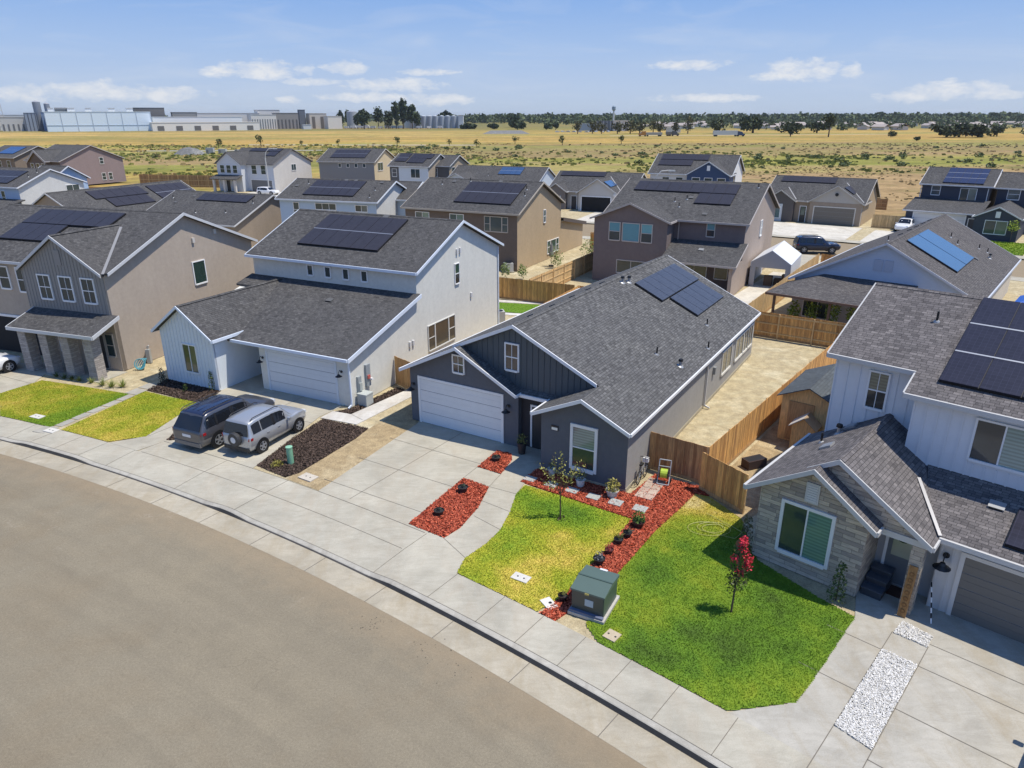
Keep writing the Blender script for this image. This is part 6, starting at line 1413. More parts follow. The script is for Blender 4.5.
t = thing('patio_umbrella', 'closed grey patio umbrella beside the brown house wall', 'umbrella', (4.1, 73.0, 0)); mb = MB(); mb.lathe([(0, 2.6), (.12, 2.2), (.28, 1.1), (.2, 1.0), (0, 1.0)], (0, 0, 0), plain((.20, .20, .19), .8), 10); mb.obj('canopy', t); mb = MB(); mb.tube((0, 0, 0), (0, 0, 2.7), .025, .025, GALV, 6); mb.box((-.25, -.25, 0), (.25, .25, .1), BLACK); mb.obj('pole', t)
# ------------------------------------------------------------------ TREES NEAR THE CAMERA
def branch(mb, p, d, L, r, depth, ends, mat, spread=.55):
    q = p+d*L; mb.tube(p, q, r, r*.68, mat, 6, False)
    if depth == 0: ends.append(q); return
    for i in range(2 if depth > 1 else 3):
        e = (d+Vector(RNG.normal(size=3))*spread).normalized(); e.z = abs(e.z)*.8+.25; branch(mb, q, e.normalized(), L*.72, r*.62, depth-1, ends, mat, spread)
BARK = plain((.10, .065, .045), .9)
t = thing('flowering_tree', 'slim young tree with bright red flowers on the vivid green lawn', 'tree', (6.89, 18.16, 0))
mb = MB(); ends = []; mb.tube((0, 0, 0), (.03, .02, 1.0), .035, .026, BARK, 8)
tops = [(.12, .10, 2.55), (.25, -.05, 2.0), (-.15, .1, 1.7), (.05, -.1, 1.55), (.3, .1, 1.55), (.1, .2, 2.2)]
for q in tops: mb.path([(.03, .02, 1.0), ((q[0])*.55, q[1]*.55, 1.0+(q[2]-1)*.5), q], .012, BARK, 5)
mb.obj('trunk', t)
mb = MB(); DGR = leafmat((.02, .035, .012), (.09, .10, .03), .5)
for q in tops[:]+[(-.05, 0, 1.25), (.15, .05, 1.35), (-.12, -.1, 1.4)]: leaves(mb, (q[0]*.8, q[1]*.8, q[2]-.25), .26, 60, .10, DGR, .5)
mb.obj('foliage', t)
mb = MB(); RF = leafmat((.42, .015, .03), (.72, .06, .09), .6)
for q, n in (((.14, .10, 2.55), 90), ((.16, .06, 2.3), 70), ((.30, -.02, 1.75), 110), ((.34, .1, 1.9), 70), ((-.08, .08, 1.95), 45), ((.1, .0, 1.5), 30)): leaves(mb, q, .17, n, .09, RF, .8)
mb.obj('blossom', t)
t = thing('young_tree', 'thin young tree with sparse olive leaves on the patchy lawn', 'tree', (1.87, 23.72, 0))
mb = MB(); ends = []; mb.tube((0, 0, 0), (-.02, 0, 1.05), .03, .022, BARK, 8)
for q in ((-.85, .05, 2.35), (-.35, -.1, 2.75), (.1, .1, 2.4), (.7, -.05, 2.45), (.45, .2, 2.0), (-.5, .15, 2.0), (-.05, -.15, 2.85), (.85, .1, 2.2), (-.75, -.1, 1.75)):
    mb.path([(-.02, 0, 1.05), (q[0]*.45, q[1]*.45, 1.05+(q[2]-1.05)*.55), q], .010, BARK, 5); ends.append(q)
mb.obj('trunk', t); mb = MB(); OV = leafmat((.16, .16, .03), (.52, .50, .14))
for q in ends:
    for k in range(40): f = random.uniform(.35, 1.05); mb.leaf((q[0]*f+random.gauss(0, .06), q[1]*f+random.gauss(0, .06), 1.05+(q[2]-1.05)*f+random.gauss(0, .06)), random.uniform(.06, .12), OV, .55)
mb.obj('foliage', t)
mb = MB(); leaves(mb, (0, 0, .02), .24, 40, .09, leafmat((.04, .035, .02), (.10, .07, .04)), .6, (1, 1, .1)); o = mb.obj('leaf_litter'); o.location = (1.87, 23.7, .03); tag(o, 'dark litter ring at the foot of the thin young tree', 'leaf litter', kind='stuff')
# small sapling by the navy house
t = thing('sapling', 'tiny yellow green sapling on the lawn of the navy house', 'tree', (61.2, 87.0, 0)); mb = MB(); mb.tube((0, 0, 0), (0, 0, 1.6), .04, .03, BARK, 6); mb.obj('trunk', t); mb = MB(); leaves(mb, (0, 0, 2.0), .75, 220, .22, leafmat((.22, .30, .04), (.42, .48, .10)), .6); mb.obj('foliage', t)

# ------------------------------------------------------------------ VEHICLES
def vehicle(label, loc, rz, L, Wd, H, paint, suv=True, roofc=None, spare=False, rails=False, wb=(.17, .80), wr=.36, hood=.57, group=None, nose=.72, back=.055, name='parked_car', cat='car', cladding=None):
    t = thing(name, label, cat, loc, rz, group); hw = Wd/2
    St = [(0.0, .26, .50, .51, .80), (.008, .20, .56, .57, .92), (.02, .17, .58, .62, .96), (back, .16, .585, .945, .985), (.14, .155, .58, .985, 1), (.3, .15, .575, 1.0, 1), (.47, .15, .57, .99, 1), (.575, .15, .565, .955, 1), (.64, .15, .562, .81, 1), (nose, .15, .56, .60, .995), (.84, .16, hood-.01, hood+.02, .985), (.93, .18, hood-.045, hood-.02, .94), (.975, .21, hood-.11, hood-.09, .86), (1.0, .27, hood-.19, hood-.17, .74)]
    def sec(x):
        for i in range(len(St)-1):
            if St[i][0] <= x <= St[i+1][0]:
                a, b = St[i], St[i+1]; f = (x-a[0])/(b[0]-a[0]); f2 = f
                return [a[k]+(b[k]-a[k])*f2 for k in range(5)]
        return list(St[-1])
    def pts(x):
        _, zb, zh, zr, w = sec(x); zb, zh, zr = zb*H, zh*H, zr*H; w *= hw
        c = min(1, max(0, (zr-zh)/(.3*H))); wrf = w*(.93-.15*c)
        cab = max(.03, zr-zh)
        half = [(0, zb), (w*.84, zb), (w*.96, zb+.07*H), (w, zb+.5*(zh-zb)), (w*.99, zh-.03*H), (w*.955, zh), (w*.955+(wrf-w*.955)*.5, zh+cab*.46), (wrf, zr-min(.045*H, cab*.3)), (wrf-.05*hw, zr-min(.012*H, cab*.1)), (wrf*.55, zr+.008*H), (0, zr+.012*H)]
        return half
    xs = []
    for i in range(len(St)-1):
        k = 3 if St[i+1][0]-St[i][0] > .05 else 2
        xs += [St[i][0]+(St[i+1][0]-St[i][0])*j/k for j in range(k)]
    xs.append(1.0)
    mb = MB(); rows = []
    for x in xs:
        hpt = pts(x); rows.append([Vector((x*L, y, z)) for y, z in hpt]+[Vector((x*L, -y, z)) for y, z in hpt[-2:0:-1]])
    n = len(rows[0])
    for i in range(len(rows)-1):
        for j in range(n):
            k = (j+1) % n; mat = paint
            if cladding and (j in (1, n-2) or j in (2, n-3)): mat = cladding
            if roofc and (j in (8, 9, 10, 11)) and St[3][0] <= xs[i] < .58: mat = roofc
            mb.poly([rows[i][j], rows[i][k], rows[i+1][k], rows[i+1][j]], mat, True)
    mb.poly(rows[0][::-1], paint); mb.poly(rows[-1], paint)
    o = mb.obj('body', t, True)
    # side windows, windscreen, rear glass
    gm = glass((.012, .014, .018), .04)
    def sidequad(x0, x1, s_, f0=.12, f1=.93):
        g = MB(); m = 4
        for i in range(m):
            q = []
            for x, f in ((x0+(x1-x0)*i/m, f0), (x0+(x1-x0)*(i+1)/m, f0), (x0+(x1-x0)*(i+1)/m, f1), (x0+(x1-x0)*i/m, f1)):
                hp = pts(x); a, b = hp[5], hp[7]; q.append(Vector((x*L, s_*(a[0]+(b[0]-a[0])*f+.012), a[1]+(b[1]-a[1])*f)))
            g.poly(q if s_ < 0 else q[::-1], gm)
        return g
    for s_ in (1, -1):
        for x0, x1 in ((.385, .43), (.195, .22) if roofc else (.40, .415)):
            pq = sidequad(x0, x1, s_, .10, .92); pq.mats = [BLACK]; pq.obj('window_pillar', t)
        for x0, x1 in ((.075, .20), (.215, .40), (.415, .60)): sidequad(x0, x1, s_, .14, .90).obj('side_window', t)
    g = MB(); m = 6; x0, x1 = nose-.012, .588
    for i in range(m):
        q = []
        for u, x in ((i/m, x0), ((i+1)/m, x0), ((i+1)/m, x1), (i/m, x1)):
            hp = pts(x); y = (2*u-1)*hp[8][0]*.97; z = hp[10][1]-(abs(2*u-1)**2)*(hp[10][1]-hp[8][1]); q.append(Vector((x*L+.004, y, z+.02)))
        g.poly(q[::-1], gm)
    g.obj('windscreen', t)
    g = MB(); b0, b1 = pts(.016), pts(back); wA, wB = pts(.02)[5][0]*.88, b1[7][0]*.92
    g.prism([(.014*L-.02, -wA, .60*H), (.014*L-.02, wA, .60*H), (back*L-.03, wB, .91*H), (back*L-.03, -wB, .91*H)], (-.02, 0, .008), gm); g.obj('rear_window', t)
    for f in wb:
        for s_ in (1, -1):
            c = Vector((f*L, s_*(hw-.11), wr))
            a = MB(); a.lathe([(0, s_*.02), (wr*1.17, s_*.02), (wr*1.17, s_*.115), (wr*1.12, s_*.118), (0, s_*.105)], c, BLACK, 22, 'y', False); a.obj('wheel_arch', t)
            w_ = MB(); w_.lathe([(wr*.62, -.11), (wr*.95, -.115), (wr, -.08), (wr, .08), (wr*.95, .125), (wr*.66, .13)], c, RUBBER, 22, 'y'); tw = w_.obj('wheel', t)
            r_ = MB(); sg = s_
            r_.lathe([(wr*.66, sg*.128), (wr*.58, sg*.122), (wr*.56, sg*.05), (0, sg*.04)], c, GALV, 20, 'y')
            for k in range(5):
                a_ = k*2*math.pi/5+.3; r_.bar(c+Vector((0, sg*.118, 0)), c+Vector((math.cos(a_)*wr*.6, sg*.122, math.sin(a_)*wr*.6)), .075, .03, ALU, (0, 1, 0))
            r_.lathe([(.06, sg*.13), (0, sg*.135)], c, ALU, 10, 'y'); r_.obj('rim', tw)
    for s_ in (1, -1):
        l_ = MB(); y = s_*hw*.74; l_.prism([(-.006+.012*L, y-.16*hw, .485*H), (-.006+.012*L, y+.16*hw, .485*H), (.004*L+.012*L, y+.16*hw, .56*H), (.004*L+.012*L, y-.16*hw, .56*H)], (-.035, 0, 0), plain((.30, .012, .015), .25)); l_.box((.02*L, s_*hw*.955-.02, .485*H), (.055*L, s_*hw*.955+.035*1.0-.0, .555*H), plain((.30, .012, .015), .25)); l_.obj('tail_light', t)
        l_ = MB(); l_.box((.955*L, s_*hw*.72-.15*hw, (hood-.15)*H), (.985*L, s_*hw*.72+.12*hw, (hood-.075)*H), plain((.55, .57, .6), .1)); l_.obj('headlight', t)
        m_ = MB(); m_.box((.60*L, s_*(hw+.02), .565*H), (.63*L, s_*(hw+.20), .645*H), paint) if s_ > 0 else m_.box((.60*L, -(hw+.20), .565*H), (.63*L, -(hw+.02), .645*H), paint); m_.obj('mirror', t)
        for xh in (.27, .45):
            d_ = MB(); a = s_*(hw*.99); d_.box((xh*L, min(a, a+s_*.03), .50*H), (xh*L+.16, max(a, a+s_*.03), .52*H), paint); d_.obj('door_handle', t)
        if rails:
            r_ = MB(); yy = pts(.3)[8][0]-.03; r_.path([(.10*L, s_*yy, .985*H), (.14*L, s_*yy, 1.03*H), (.5*L, s_*yy, 1.035*H), (.55*L, s_*yy, .99*H)], .022, DARKMETAL); r_.obj('roof_rail', t)
    for x in (.205, .407, .605):   # door shut lines
        pass
    p_ = MB(); p_.box((-.012, -.26, .40*H-.0), (.004, .26, .40*H+.13), plain((.7, .7, .7), .4)); p_.obj('licence_plate', t)
    b_ = MB(); b_.box((-.03, -hw*.82, .165*H), (.03*L, hw*.82, .27*H), cladding or plain((.03, .03, .03), .6)); b_.obj('bumper', t)
    k_ = MB()
    for k in range(4): yy = -.3+.2*k; k_.bar((.14*L, yy*hw*1.6, 1.004*H), (.50*L, yy*hw*1.6, 1.008*H), .035, .014, DARKMETAL if not roofc else roofc)
    if suv and not spare: k_.obj('roof_rib', t)
    if spare:
        s_ = MB(); s_.lathe([(0, .02), (.30, .02), (.34, -.03), (.35, -.14), (.31, -.20), (.10, -.205), (0, -.205)], (0, -.05, .50*H), plain((.04, .04, .042), .5), 20, 'x'); sp = s_.obj('spare_wheel', t)
        s_ = MB(); s_.lathe([(.15, -.208), (0, -.215)], (0, -.05, .50*H), plain((.62, .63, .64), .4), 16, 'x'); s_.obj('cover_badge', sp)
    return t
def heading(a, b): return math.atan2(b[1]-a[1], b[0]-a[0])
SIL = carpaint((.42, .43, .44), .5, .32); DKP = carpaint((.035, .04, .065), .5, .25); WHP = carpaint((.74, .74, .74), 0, .3)
dirn = R_(66.2); px_ = Vector((math.cos(dirn), math.sin(dirn), 0)); ri = Vector((math.sin(dirn), -math.cos(dirn), 0))
# silver: rear right wheel touches (-11.56, 29.53)
c = Vector((-11.62, 29.52, .0))-px_*(.175*4.05)-ri*.82
vehicle('silver compact SUV with a spare wheel on its back, parked on the white house driveway', tuple(c), dirn, 4.05, 1.78, 1.70, SIL, True, None, True, True, (.18, .80), .345, .60)
dir2 = R_(65.5); px2 = Vector((math.cos(dir2), math.sin(dir2), 0)); ri2 = Vector((math.sin(dir2), -math.cos(dir2), 0))
c = Vector((-13.85, 30.12, 0))-px2*(.185*5.0)-ri2*.96
vehicle('dark blue grey large SUV parked left of the silver one', tuple(c), dir2, 5.0, 2.0, 1.80, carpaint((.085, .085, .095), .5, .3), True, carpaint((.03, .04, .085), .5, .22), False, True, (.185, .78), .39, .60, cladding=plain((.16, .15, .14), .5), back=.10, nose=.70)
vehicle('white car parked on the driveway at the left edge', (-33.2, 37.7, 0), R_(64), 4.6, 1.85, 1.5, WHP, False, None, False, False, (.19, .81), .35, .58)
c = LOC(HR, 9.86, -5.9)
vehicle('white SUV on the right driveway, mostly outside the frame', tuple(c), R_(46.9), 4.9, 1.95, 1.75, WHP, True, None, False, False, (.18, .80), .38, .6)
vehicle('dark blue SUV parked along the back street', (32.5, 81.3, 0), R_(-7), 4.9, 1.95, 1.8, carpaint((.012, .02, .05), .4, .3), True, None, False, True, (.18, .8), .38, .6)
vehicle('white pickup style SUV on the driveway of the navy house', (54.9, 98.6, 0), R_(-130), 4.7, 1.9, 1.7, WHP, True, None, False, True, (.18, .8), .37, .6)
vehicle('blue car parked on the street behind the canvas carport', (25.0, 79.0, 0), R_(-20), 4.5, 1.8, 1.5, carpaint((.03, .06, .14), .3, .3), False, None, False, False)
vehicle('dim car inside the open garage across the back street', (17.5, 118.0, 0), R_(65), 4.5, 1.8, 1.5, carpaint((.05, .05, .05), .3, .3), False)
vehicle('white car in front of the white back street house', (-51.0, 146.6, 0), R_(-20), 4.5, 1.8, 1.5, WHP, False)
mb = MB(); mb.box((-.28, -.3, 0), (.28, .3, 1.0), plain((.02, .02, .022), .6)); mb.box((-.31, -.34, 1.0), (.31, .33, 1.07), plain((.03, .03, .033), .5)); o = mb.obj('wheelie_bin'); o.location = (25.3, 84.0, 0); tag(o, 'black bin beside the lawn of the low tan house', 'bin')
o2 = copy_tree(o, (53.4, 99.0, 0), .3, 'dark bin beside the tan wooden gate')

# ------------------------------------------------------------------ STREET LAMPS
def lamp(loc, hh, rz, label):
    t = thing('street_lamp', label, 'street lamp', loc, rz, 'street lamps'); mb = MB(); mb.tube((0, 0, 0), (0, 0, hh*.8), .14, .09, plain((.5, .5, .48), .6), 10); mb.path([(0, 0, hh*.8), (.2, 0, hh*.92), (.8, 0, hh), (1.9, 0, hh*1.01)], .06, plain((.5, .5, .48), .6), 8); mb.obj('pole', t)
    mb = MB(); mb.box((1.7, -.16, hh-.05), (2.5, .16, hh+.1), plain((.55, .55, .52), .5)); mb.obj('lamp_head', t)
lamp((-49.6, 148.6, 0), 8.6, R_(10), 'grey street lamp with curved arm before the white back street house')
lamp((17.9, 91.5, 0), 8.2, R_(0), 'pale street lamp behind the ridge of the mauve house roof')

# ------------------------------------------------------------------ FIELD SHRUBS, FAR TREES, PLANT, TOWN
def far_crown(n, sq, size, c1, c2, lumps=6):
    mb = MB(); m = leafmat(c1, c2, .8); cs = [(random.gauss(0, .35), random.gauss(0, .35), random.uniform(-.3, .45), random.uniform(.4, .65)) for _ in range(lumps)]
    for i in range(n):
        c = cs[i % lumps]; d = Vector(RNG.normal(size=3)).normalized()*c[3]*random.uniform(.55, 1.0); mb.leaf(((c[0]+d.x)*sq[0], (c[1]+d.y)*sq[1], (c[2]+d.z)*sq[2]), size*random.uniform(.6, 1.3), m, .8)
    return mb
def far_tree(label, loc, hh, wid, c1=(.02, .034, .015), c2=(.075, .10, .04), trunk=.3, n=420, group=None, lumps=9, name='field_tree', leafk=.17):
    t = thing(name, label, 'tree', loc, random.random()*6, group); mb = MB(); mb.tube((0, 0, 0), (0, 0, hh*.6), wid*.05, wid*.025, BARK, 6); mb.obj('trunk', t)
    o = far_crown(n, (wid*.55, wid*.55, hh*(1-trunk)*.55), wid*leafk, c1, c2, lumps).obj('crown', t); o.location = (0, 0, hh*(trunk+(1-trunk)*.48)); return t
sh = []
for k in range(4):
    mb = MB(); leaves(mb, (0, 0, .35), .9, 90, .42, leafmat((.05, .075, .03), (.15, .19, .07)), .7, (1, 1, .55)); o = mb.obj('scrub_bush'); tag(o, 'low green scrub bush growing in the dry field', 'bush', 'scrub bushes in the field'); sh.append(o)
spots = []
for _ in range(120): spots.append((random.uniform(70, 330), None, 262, 34, .06))
for _ in range(20): spots.append((random.uniform(60, 300), None, 360, 50, .06))
for _ in range(34): spots.append((random.uniform(-60, 80), None, 300, 40, 0))
for _ in range(30): spots.append((random.uniform(-70, 10), None, 365, 25, 0))
for _ in range(22): spots.append((random.uniform(-20, 150), None, 235, 30, 0))
for _ in range(24): spots.append((random.uniform(-260, -60), None, 330, 70, 0))
for i, (x, _, y0, sd, kx) in enumerate(spots):
    y = y0+random.gauss(0, sd*.5)+kx*(x-150); s_ = random.choice((.5, .6, .7, .9, 1.1, 1.5, 1.9))
    if i < 4: o = sh[i]; o.location = (x, y, -.3); o.scale = (s_,)*3
    else: copy_tree(sh[i % 4], (x, y, -.3), random.random()*6, scale=(s_*1.2, s_, s_*.9))
for i, (x, y, s_, lb) in enumerate([(-96, 411, 3.6, 'leftmost small dark tree of the row along the far field path'), (-63, 409, 5.2, 'round green tree in the row along the far field path'), (-34, 407, 3.6, 'small tree at the right of the row along the far field path'), (-135, 400, 6.5, 'thin bare looking tree along the far field path'), (-150, 380, 5, 'spindly tree behind the white back street house'), (-18, 380, 4.2, 'small olive tree in the field right of the far rows'), (2, 430, 5.0, 'bushy tree before the grey road bank'), (28, 410, 5.6, 'wide green bush tree in the mid field'), (62, 420, 5.4, 'light green tree beside the parked cars in the mid field'), (-115, 405, 3.2, 'tiny dark tree left of the far path row')]):
    far_tree(lb, (x, y, -.3), s_, s_*.75, (.03, .045, .015), (.11, .14, .05), .15, 170)
def pxp(u, v, d):   # direction of a compass bearing seen from the site at distance d, used to set out far things
    return ((u-512)/703.6*d*1.0, d)
def DX(px, y): return (px-512)*(y*.9347+5)/703.6
for px_c, vt, vb, wp, y, lb in [(342, 103, 121, 7, 1060, 'dark tall tree at the left end of the grove behind the tank'), (348, 102, 120, 6, 1070, 'narrow tall tree, second in the grove behind the tank'), (358, 108, 123, 6, 1000, 'small tree left of the broad one in the grove'), (365, 104, 124, 11, 960, 'broad tree in the middle left of the grove'), (379, 101, 124, 9, 1010, 'tall tree in the middle of the grove'), (389, 106, 124, 8, 990, 'leaning tree right of the grove middle'), (397, 100, 125, 8, 970, 'left stem of the tallest trees of the grove'), (404, 95, 124, 12, 980, 'tallest spreading tree of the grove'), (413, 100, 124, 10, 985, 'tall tree just right of the tallest one in the grove'), (418, 105, 122, 8, 990, 'bulky tree at the right end of the grove'), (447, 106, 121, 15, 1180, 'large dark tree behind the pale tanks'), (513, 105, 120, 15, 1080, 'round topped dark tree standing alone on the horizon'), (518, 119, 128, 14, 900, 'low dark tree by the grey road bank'), (547, 121, 128, 8, 880, 'low dark bush tree right of the grey road bank'), (556, 121, 128, 6, 880, 'second low dark bush tree right of the grey road bank'), (470, 121, 126, 14, 960, 'low dark hedge right of the pale tanks'), (495, 122, 127, 10, 940, 'low dark hedge in the golden field left of the road bank')]:
    m_ = (y*.9347+5)/703.6; far_tree(lb, (DX(px_c, y), y, -.3), (vb-vt)*m_, wp*m_, (.024, .04, .02), (.085, .11, .05), .08, 620, leafk=.26)
g_ = 'trees across the dry field'
for x, y, hh, wd, lb in [(238, 560, 17, 11, 'crooked palm like tree with a thin trunk in the golden field'), (215, 575, 9, 9, 'bush at the foot of the crooked tree'), (226, 700, 15, 22, 'rounded olive tree right of the truck'), (190, 690, 13, 14, 'dry yellowish tree right of the truck'), (258, 690, 11, 18, 'low hedge like tree in the golden field'), (282, 690, 10, 16, 'low dark hedge end in the golden field'), (318, 545, 9, 17, 'left part of the dark clump in the right field'), (330, 550, 10.5, 19, 'middle of the dark clump in the right field'), (343, 548, 9, 17, 'right part of the dark clump in the right field'), (352, 600, 8, 14, 'dark shrub tree behind the clump'), (371, 570, 7.8, 10, 'round dark tree left of the right frame edge'), (383, 550, 8, 10, 'rightmost round dark tree'), (285, 560, 4.5, 6, 'small round bush in the golden field'), (256, 470, 2.6, 5, 'lone bush in the mid right field')]: far_tree(lb, (x, y, -.3), hh, wd, (.022, .034, .016), (.085, .10, .04), .22 if 'palm' in lb else .04, 420, g_)
for i, x in enumerate((60, 75, 82, 96, 108, 118, 128, 140, 150, 160)): far_tree(['dark', 'mid green', 'olive', 'brown green', 'dull green'][i % 5]+' tree of the windbreak left of the truck, '+['shortest', 'first tall', 'thin', 'wide', 'dense', 'second tall', 'loose', 'dusty', 'low', 'last'][i]+' one', (x, 690+random.uniform(-20, 20), -.3), random.uniform(10, 15), random.uniform(9, 13), (.035, .042, .018), (.14, .13, .06), .04, 260, 'windbreak trees by the truck')
# far-off wood along the horizon: one mass
def far_wood(name, rows, label):
    V, F = [], []
    for (x0, x1, y0, y1, cnt, h0, h1) in rows:
        x = RNG.uniform(x0, x1, cnt); y = RNG.uniform(y0, y1, cnt)
        for xx, yy in zip(x, y):
            hh = random.uniform(h0, h1); wd = hh*random.uniform(.6, 1.3)
            for k in range(30):
                d = Vector(RNG.normal(size=3)).normalized()*random.random()**.3; c = Vector((xx+d.x*wd*.6, yy+d.y*wd*.6, hh*.52+d.z*hh*.48)); s_ = wd*.17
                n = Vector(RNG.normal(size=3)).normalized(); e = n.orthogonal().normalized()*s_; w = n.cross(e); i = len(V); V.extend([c-e, c+w, c+e, c-w]); F.append((i, i+1, i+2, i+3))
    o = rawmesh(name, V, F, [leafmat((.035, .055, .028), (.14, .17, .075), .9)]); tag(o, label, 'trees', kind='stuff')
far_wood('far_trees', [(-150, 1900, 1600, 2600, 2000, 12, 22), (-1500, 0, 2200, 2600, 300, 10, 22), (250, 1000, 900, 1400, 330, 4, 9), (250, 700, 780, 900, 60, 3, 7), (60, 1600, 1250, 1600, 420, 7, 14)], 'far off band of dark trees along the horizon')
# distant houses among the trees
dh = None
for i in range(150):
    x = random.uniform(180, 1150); y = random.uniform(820, 1350); s_ = random.uniform(.6, 1.15)
    if dh is None:
        dh = thing('distant_house', 'small pale distant house among the trees on the horizon', 'house', (x, y, 0), random.random()*6, 'distant houses on the horizon'); mb = MB(); mb.prism([(-7, -5, 0), (7, -5, 0), (7, -5, 3.5), (7, -5, 3.6), (-7, -5, 3.5)], (0, 10, 0), plain((.58, .56, .52), .8)); mb.obj('wall', dh); mb = MB(); mb.prism([(-8, -6, 3.4), (8, -6, 3.4), (8, 0, 6), (-8, 0, 6)], (0, 0, -.2), plain((.36, .31, .28), .8)); mb.prism([(-8, 0, 6), (8, 0, 6), (8, 6, 3.4), (-8, 6, 3.4)], (0, 0, -.2), plain((.36, .31, .28), .8)); mb.obj('roof', dh)
    else: copy_tree(dh, (x, y, 0), random.random()*6, scale=s_)

# dry tufts and weeds over the near field, too many to count
def tufts(name, label, regions, mats):
    V, F, MI = [], [], []
    for x0, x1, y0, y1, n, mi, sz in regions:
        x = RNG.uniform(x0, x1, n*3); y = RNG.uniform(y0, y1, n*3); k = fbm(x, y, .035, 41+mi) > .48; x, y = x[k][:n], y[k][:n]
        for a, b in zip(x, y):
            s_ = sz*random.uniform(.5, 1.5)
            for _ in range(3):
                an = random.random()*3.14; ca, sa = math.cos(an)*s_*.5, math.sin(an)*s_*.5; i = len(V); h_ = s_*random.uniform(.3, .6); ox, oy = random.gauss(0, s_*.3), random.gauss(0, s_*.3)
                V.extend([(a+ox-ca, b+oy-sa, -.3), (a+ox+ca, b+oy+sa, -.3), (a+ox+ca*1.3, b+oy+sa*1.3, -.3+h_*.8), (a+ox-ca*.6, b+oy-sa*.6, -.3+h_)]); F.append((i, i+1, i+2, i+3)); MI.append(mi)
    o = rawmesh(name, V, F, mats, MI); tag(o, label, 'weeds', kind='stuff')
tufts('field_weeds', 'dry tufts and green weeds over the field', [(30, 330, 135, 235, 2600, 0, .42), (60, 340, 225, 300, 1500, 1, .9), (-80, 340, 240, 430, 1500, 0, .8), (-120, 120, 200, 330, 900, 1, .9), (-260, -40, 190, 420, 1500, 1, 1.0), (-260, 0, 190, 430, 1200, 0, .9)], [leafmat((.30, .215, .10), (.52, .39, .18), .95), leafmat((.13, .145, .04), (.36, .36, .10), .95)])
# ------------------------------------------------------------------ INDUSTRIAL PLANT FAR LEFT AND MID FIELD STRUCTURES
def DX(px, y): return (px-512)*(y*.9347+5)/703.6
def block(name, label, px0, px1, y, hh, dep, c, cat='building', group=None, feats=None, rough=.7):
    x0, x1 = DX(px0, y), DX(px1, y); rz = .5 if px1 < 346 else 0; dep = min(dep, 34 if rz else 11); t = thing(name, label, cat, ((x0+x1)/2, y, 0), rz, group); w = (x1-x0)/2/(math.cos(rz)-(x0+x1)/2/y*math.sin(rz)); mb = MB(); mb.box((-w, 0, -.3), (w, dep, hh), plain(c, rough)); mb.obj('wall', t)
    mb = MB(); mb.box((-w-.3, -.3, hh), (w+.3, dep+.3, hh+.5), plain(dk(c, .8), rough)); mb.obj('roof', t)
    if feats: feats(t, w, hh)
    return t
def seams(n, c, zl=None):
    def f(t, w, hh):
        mb = MB()
        for i in range(n+1): x = -w+2*w*i/n; mb.box((x-.35, -.25, 0), (x+.35, -.02, hh), plain(c))
        if zl: mb.box((-w, -.3, zl), (w, -.03, zl+.4), plain(c))
        mb.obj('panel_seams', t)
    return f
def doors(n, c, h0=.5):
    def f(t, w, hh):
        for i in range(n): x = -w+2*w*(i+.5)/n; mb = MB(); mb.box((x-w/n*.45, -.3, .2), (x+w/n*.25, -.02, hh*h0), plain(c)); mb.obj('door' if n < 9 else 'window', t)
    return f
block('warehouse', 'huge pale blue metal warehouse with tall panel seams at the left of the field', 50, 155, 845, 20, 70, (.72, .82, .90), feats=seams(7, (.45, .52, .60), 6))
block('factory_building', 'narrow deep blue end bay left of the huge pale warehouse', 45, 50, 846, 19.5, 60, (.16, .23, .36))
block('factory_building', 'low grey factory building at the far left edge', 3, 28, 855, 14.5, 40, (.52, .52, .50), feats=doors(5, (.15, .15, .15)))
block('factory_building', 'pale low factory wing behind the grey one at the far left', -8, 45, 900, 17, 30, (.72, .70, .66))
block('process_tower', 'dark blue grey process tower left of the huge pale warehouse', 28, 39, 850, 19, 14, (.26, .31, .38), feats=seams(3, (.08, .09, .12)))
for i, (px0, px1, v, lb) in enumerate([(39, 46, 31, 'taller grey silo behind the huge pale warehouse'), (50, 55, 29, 'shorter grey silo behind the huge pale warehouse'), (348, 358, 21, 'pale steel tank between the concrete blocks and the grove')]):
    y = 870 if i < 2 else 1030; x0, x1 = DX(px0, y), DX(px1, y); t = thing('silo', lb, 'silo', ((x0+x1)/2, y, 0)); r_ = (x1-x0)/2; mb = MB(); mb.tube((0, 0, -.3), (0, 0, v), r_, r_, plain((.22, .24, .27) if i < 2 else (.36, .38, .40), .5), 18); mb.obj('shell', t); mb = MB(); mb.lathe([(r_, v), (r_*.4, v+1.2), (0, v+1.5)], (0, 0, 0), plain((.3, .31, .33), .5), 18); mb.obj('cap', t)
WX, WY = (DX(50, 845)+DX(155, 845))/2, 845
def onroof(px, v): u = (px-102.5)*1.02; return (WX+u*math.cos(.5)-v*math.sin(.5), WY+u*math.sin(.5)+v*math.cos(.5), 0)
for i, (px0, px1) in enumerate([(55, 60), (73, 80), (90, 96), (112, 119), (130, 137)]):
    hw_ = (px1-px0)*.5; mb = MB(); mb.box((-hw_, -3, 20.5), (hw_, 3, 24), plain((.70, .69, .66))); mb.box((-hw_-.4, -3.4, 24), (hw_+.4, 3.4, 24.3), plain((.45, .45, .45))); o = mb.obj('rooftop_unit'); o.location = onroof((px0+px1)/2, 8); o.rotation_euler = (0, 0, .5); tag(o, ['leftmost', 'second', 'middle', 'fourth', 'rightmost'][i]+' white unit on the roof of the huge pale warehouse', 'roof unit', 'units on the warehouse roof')
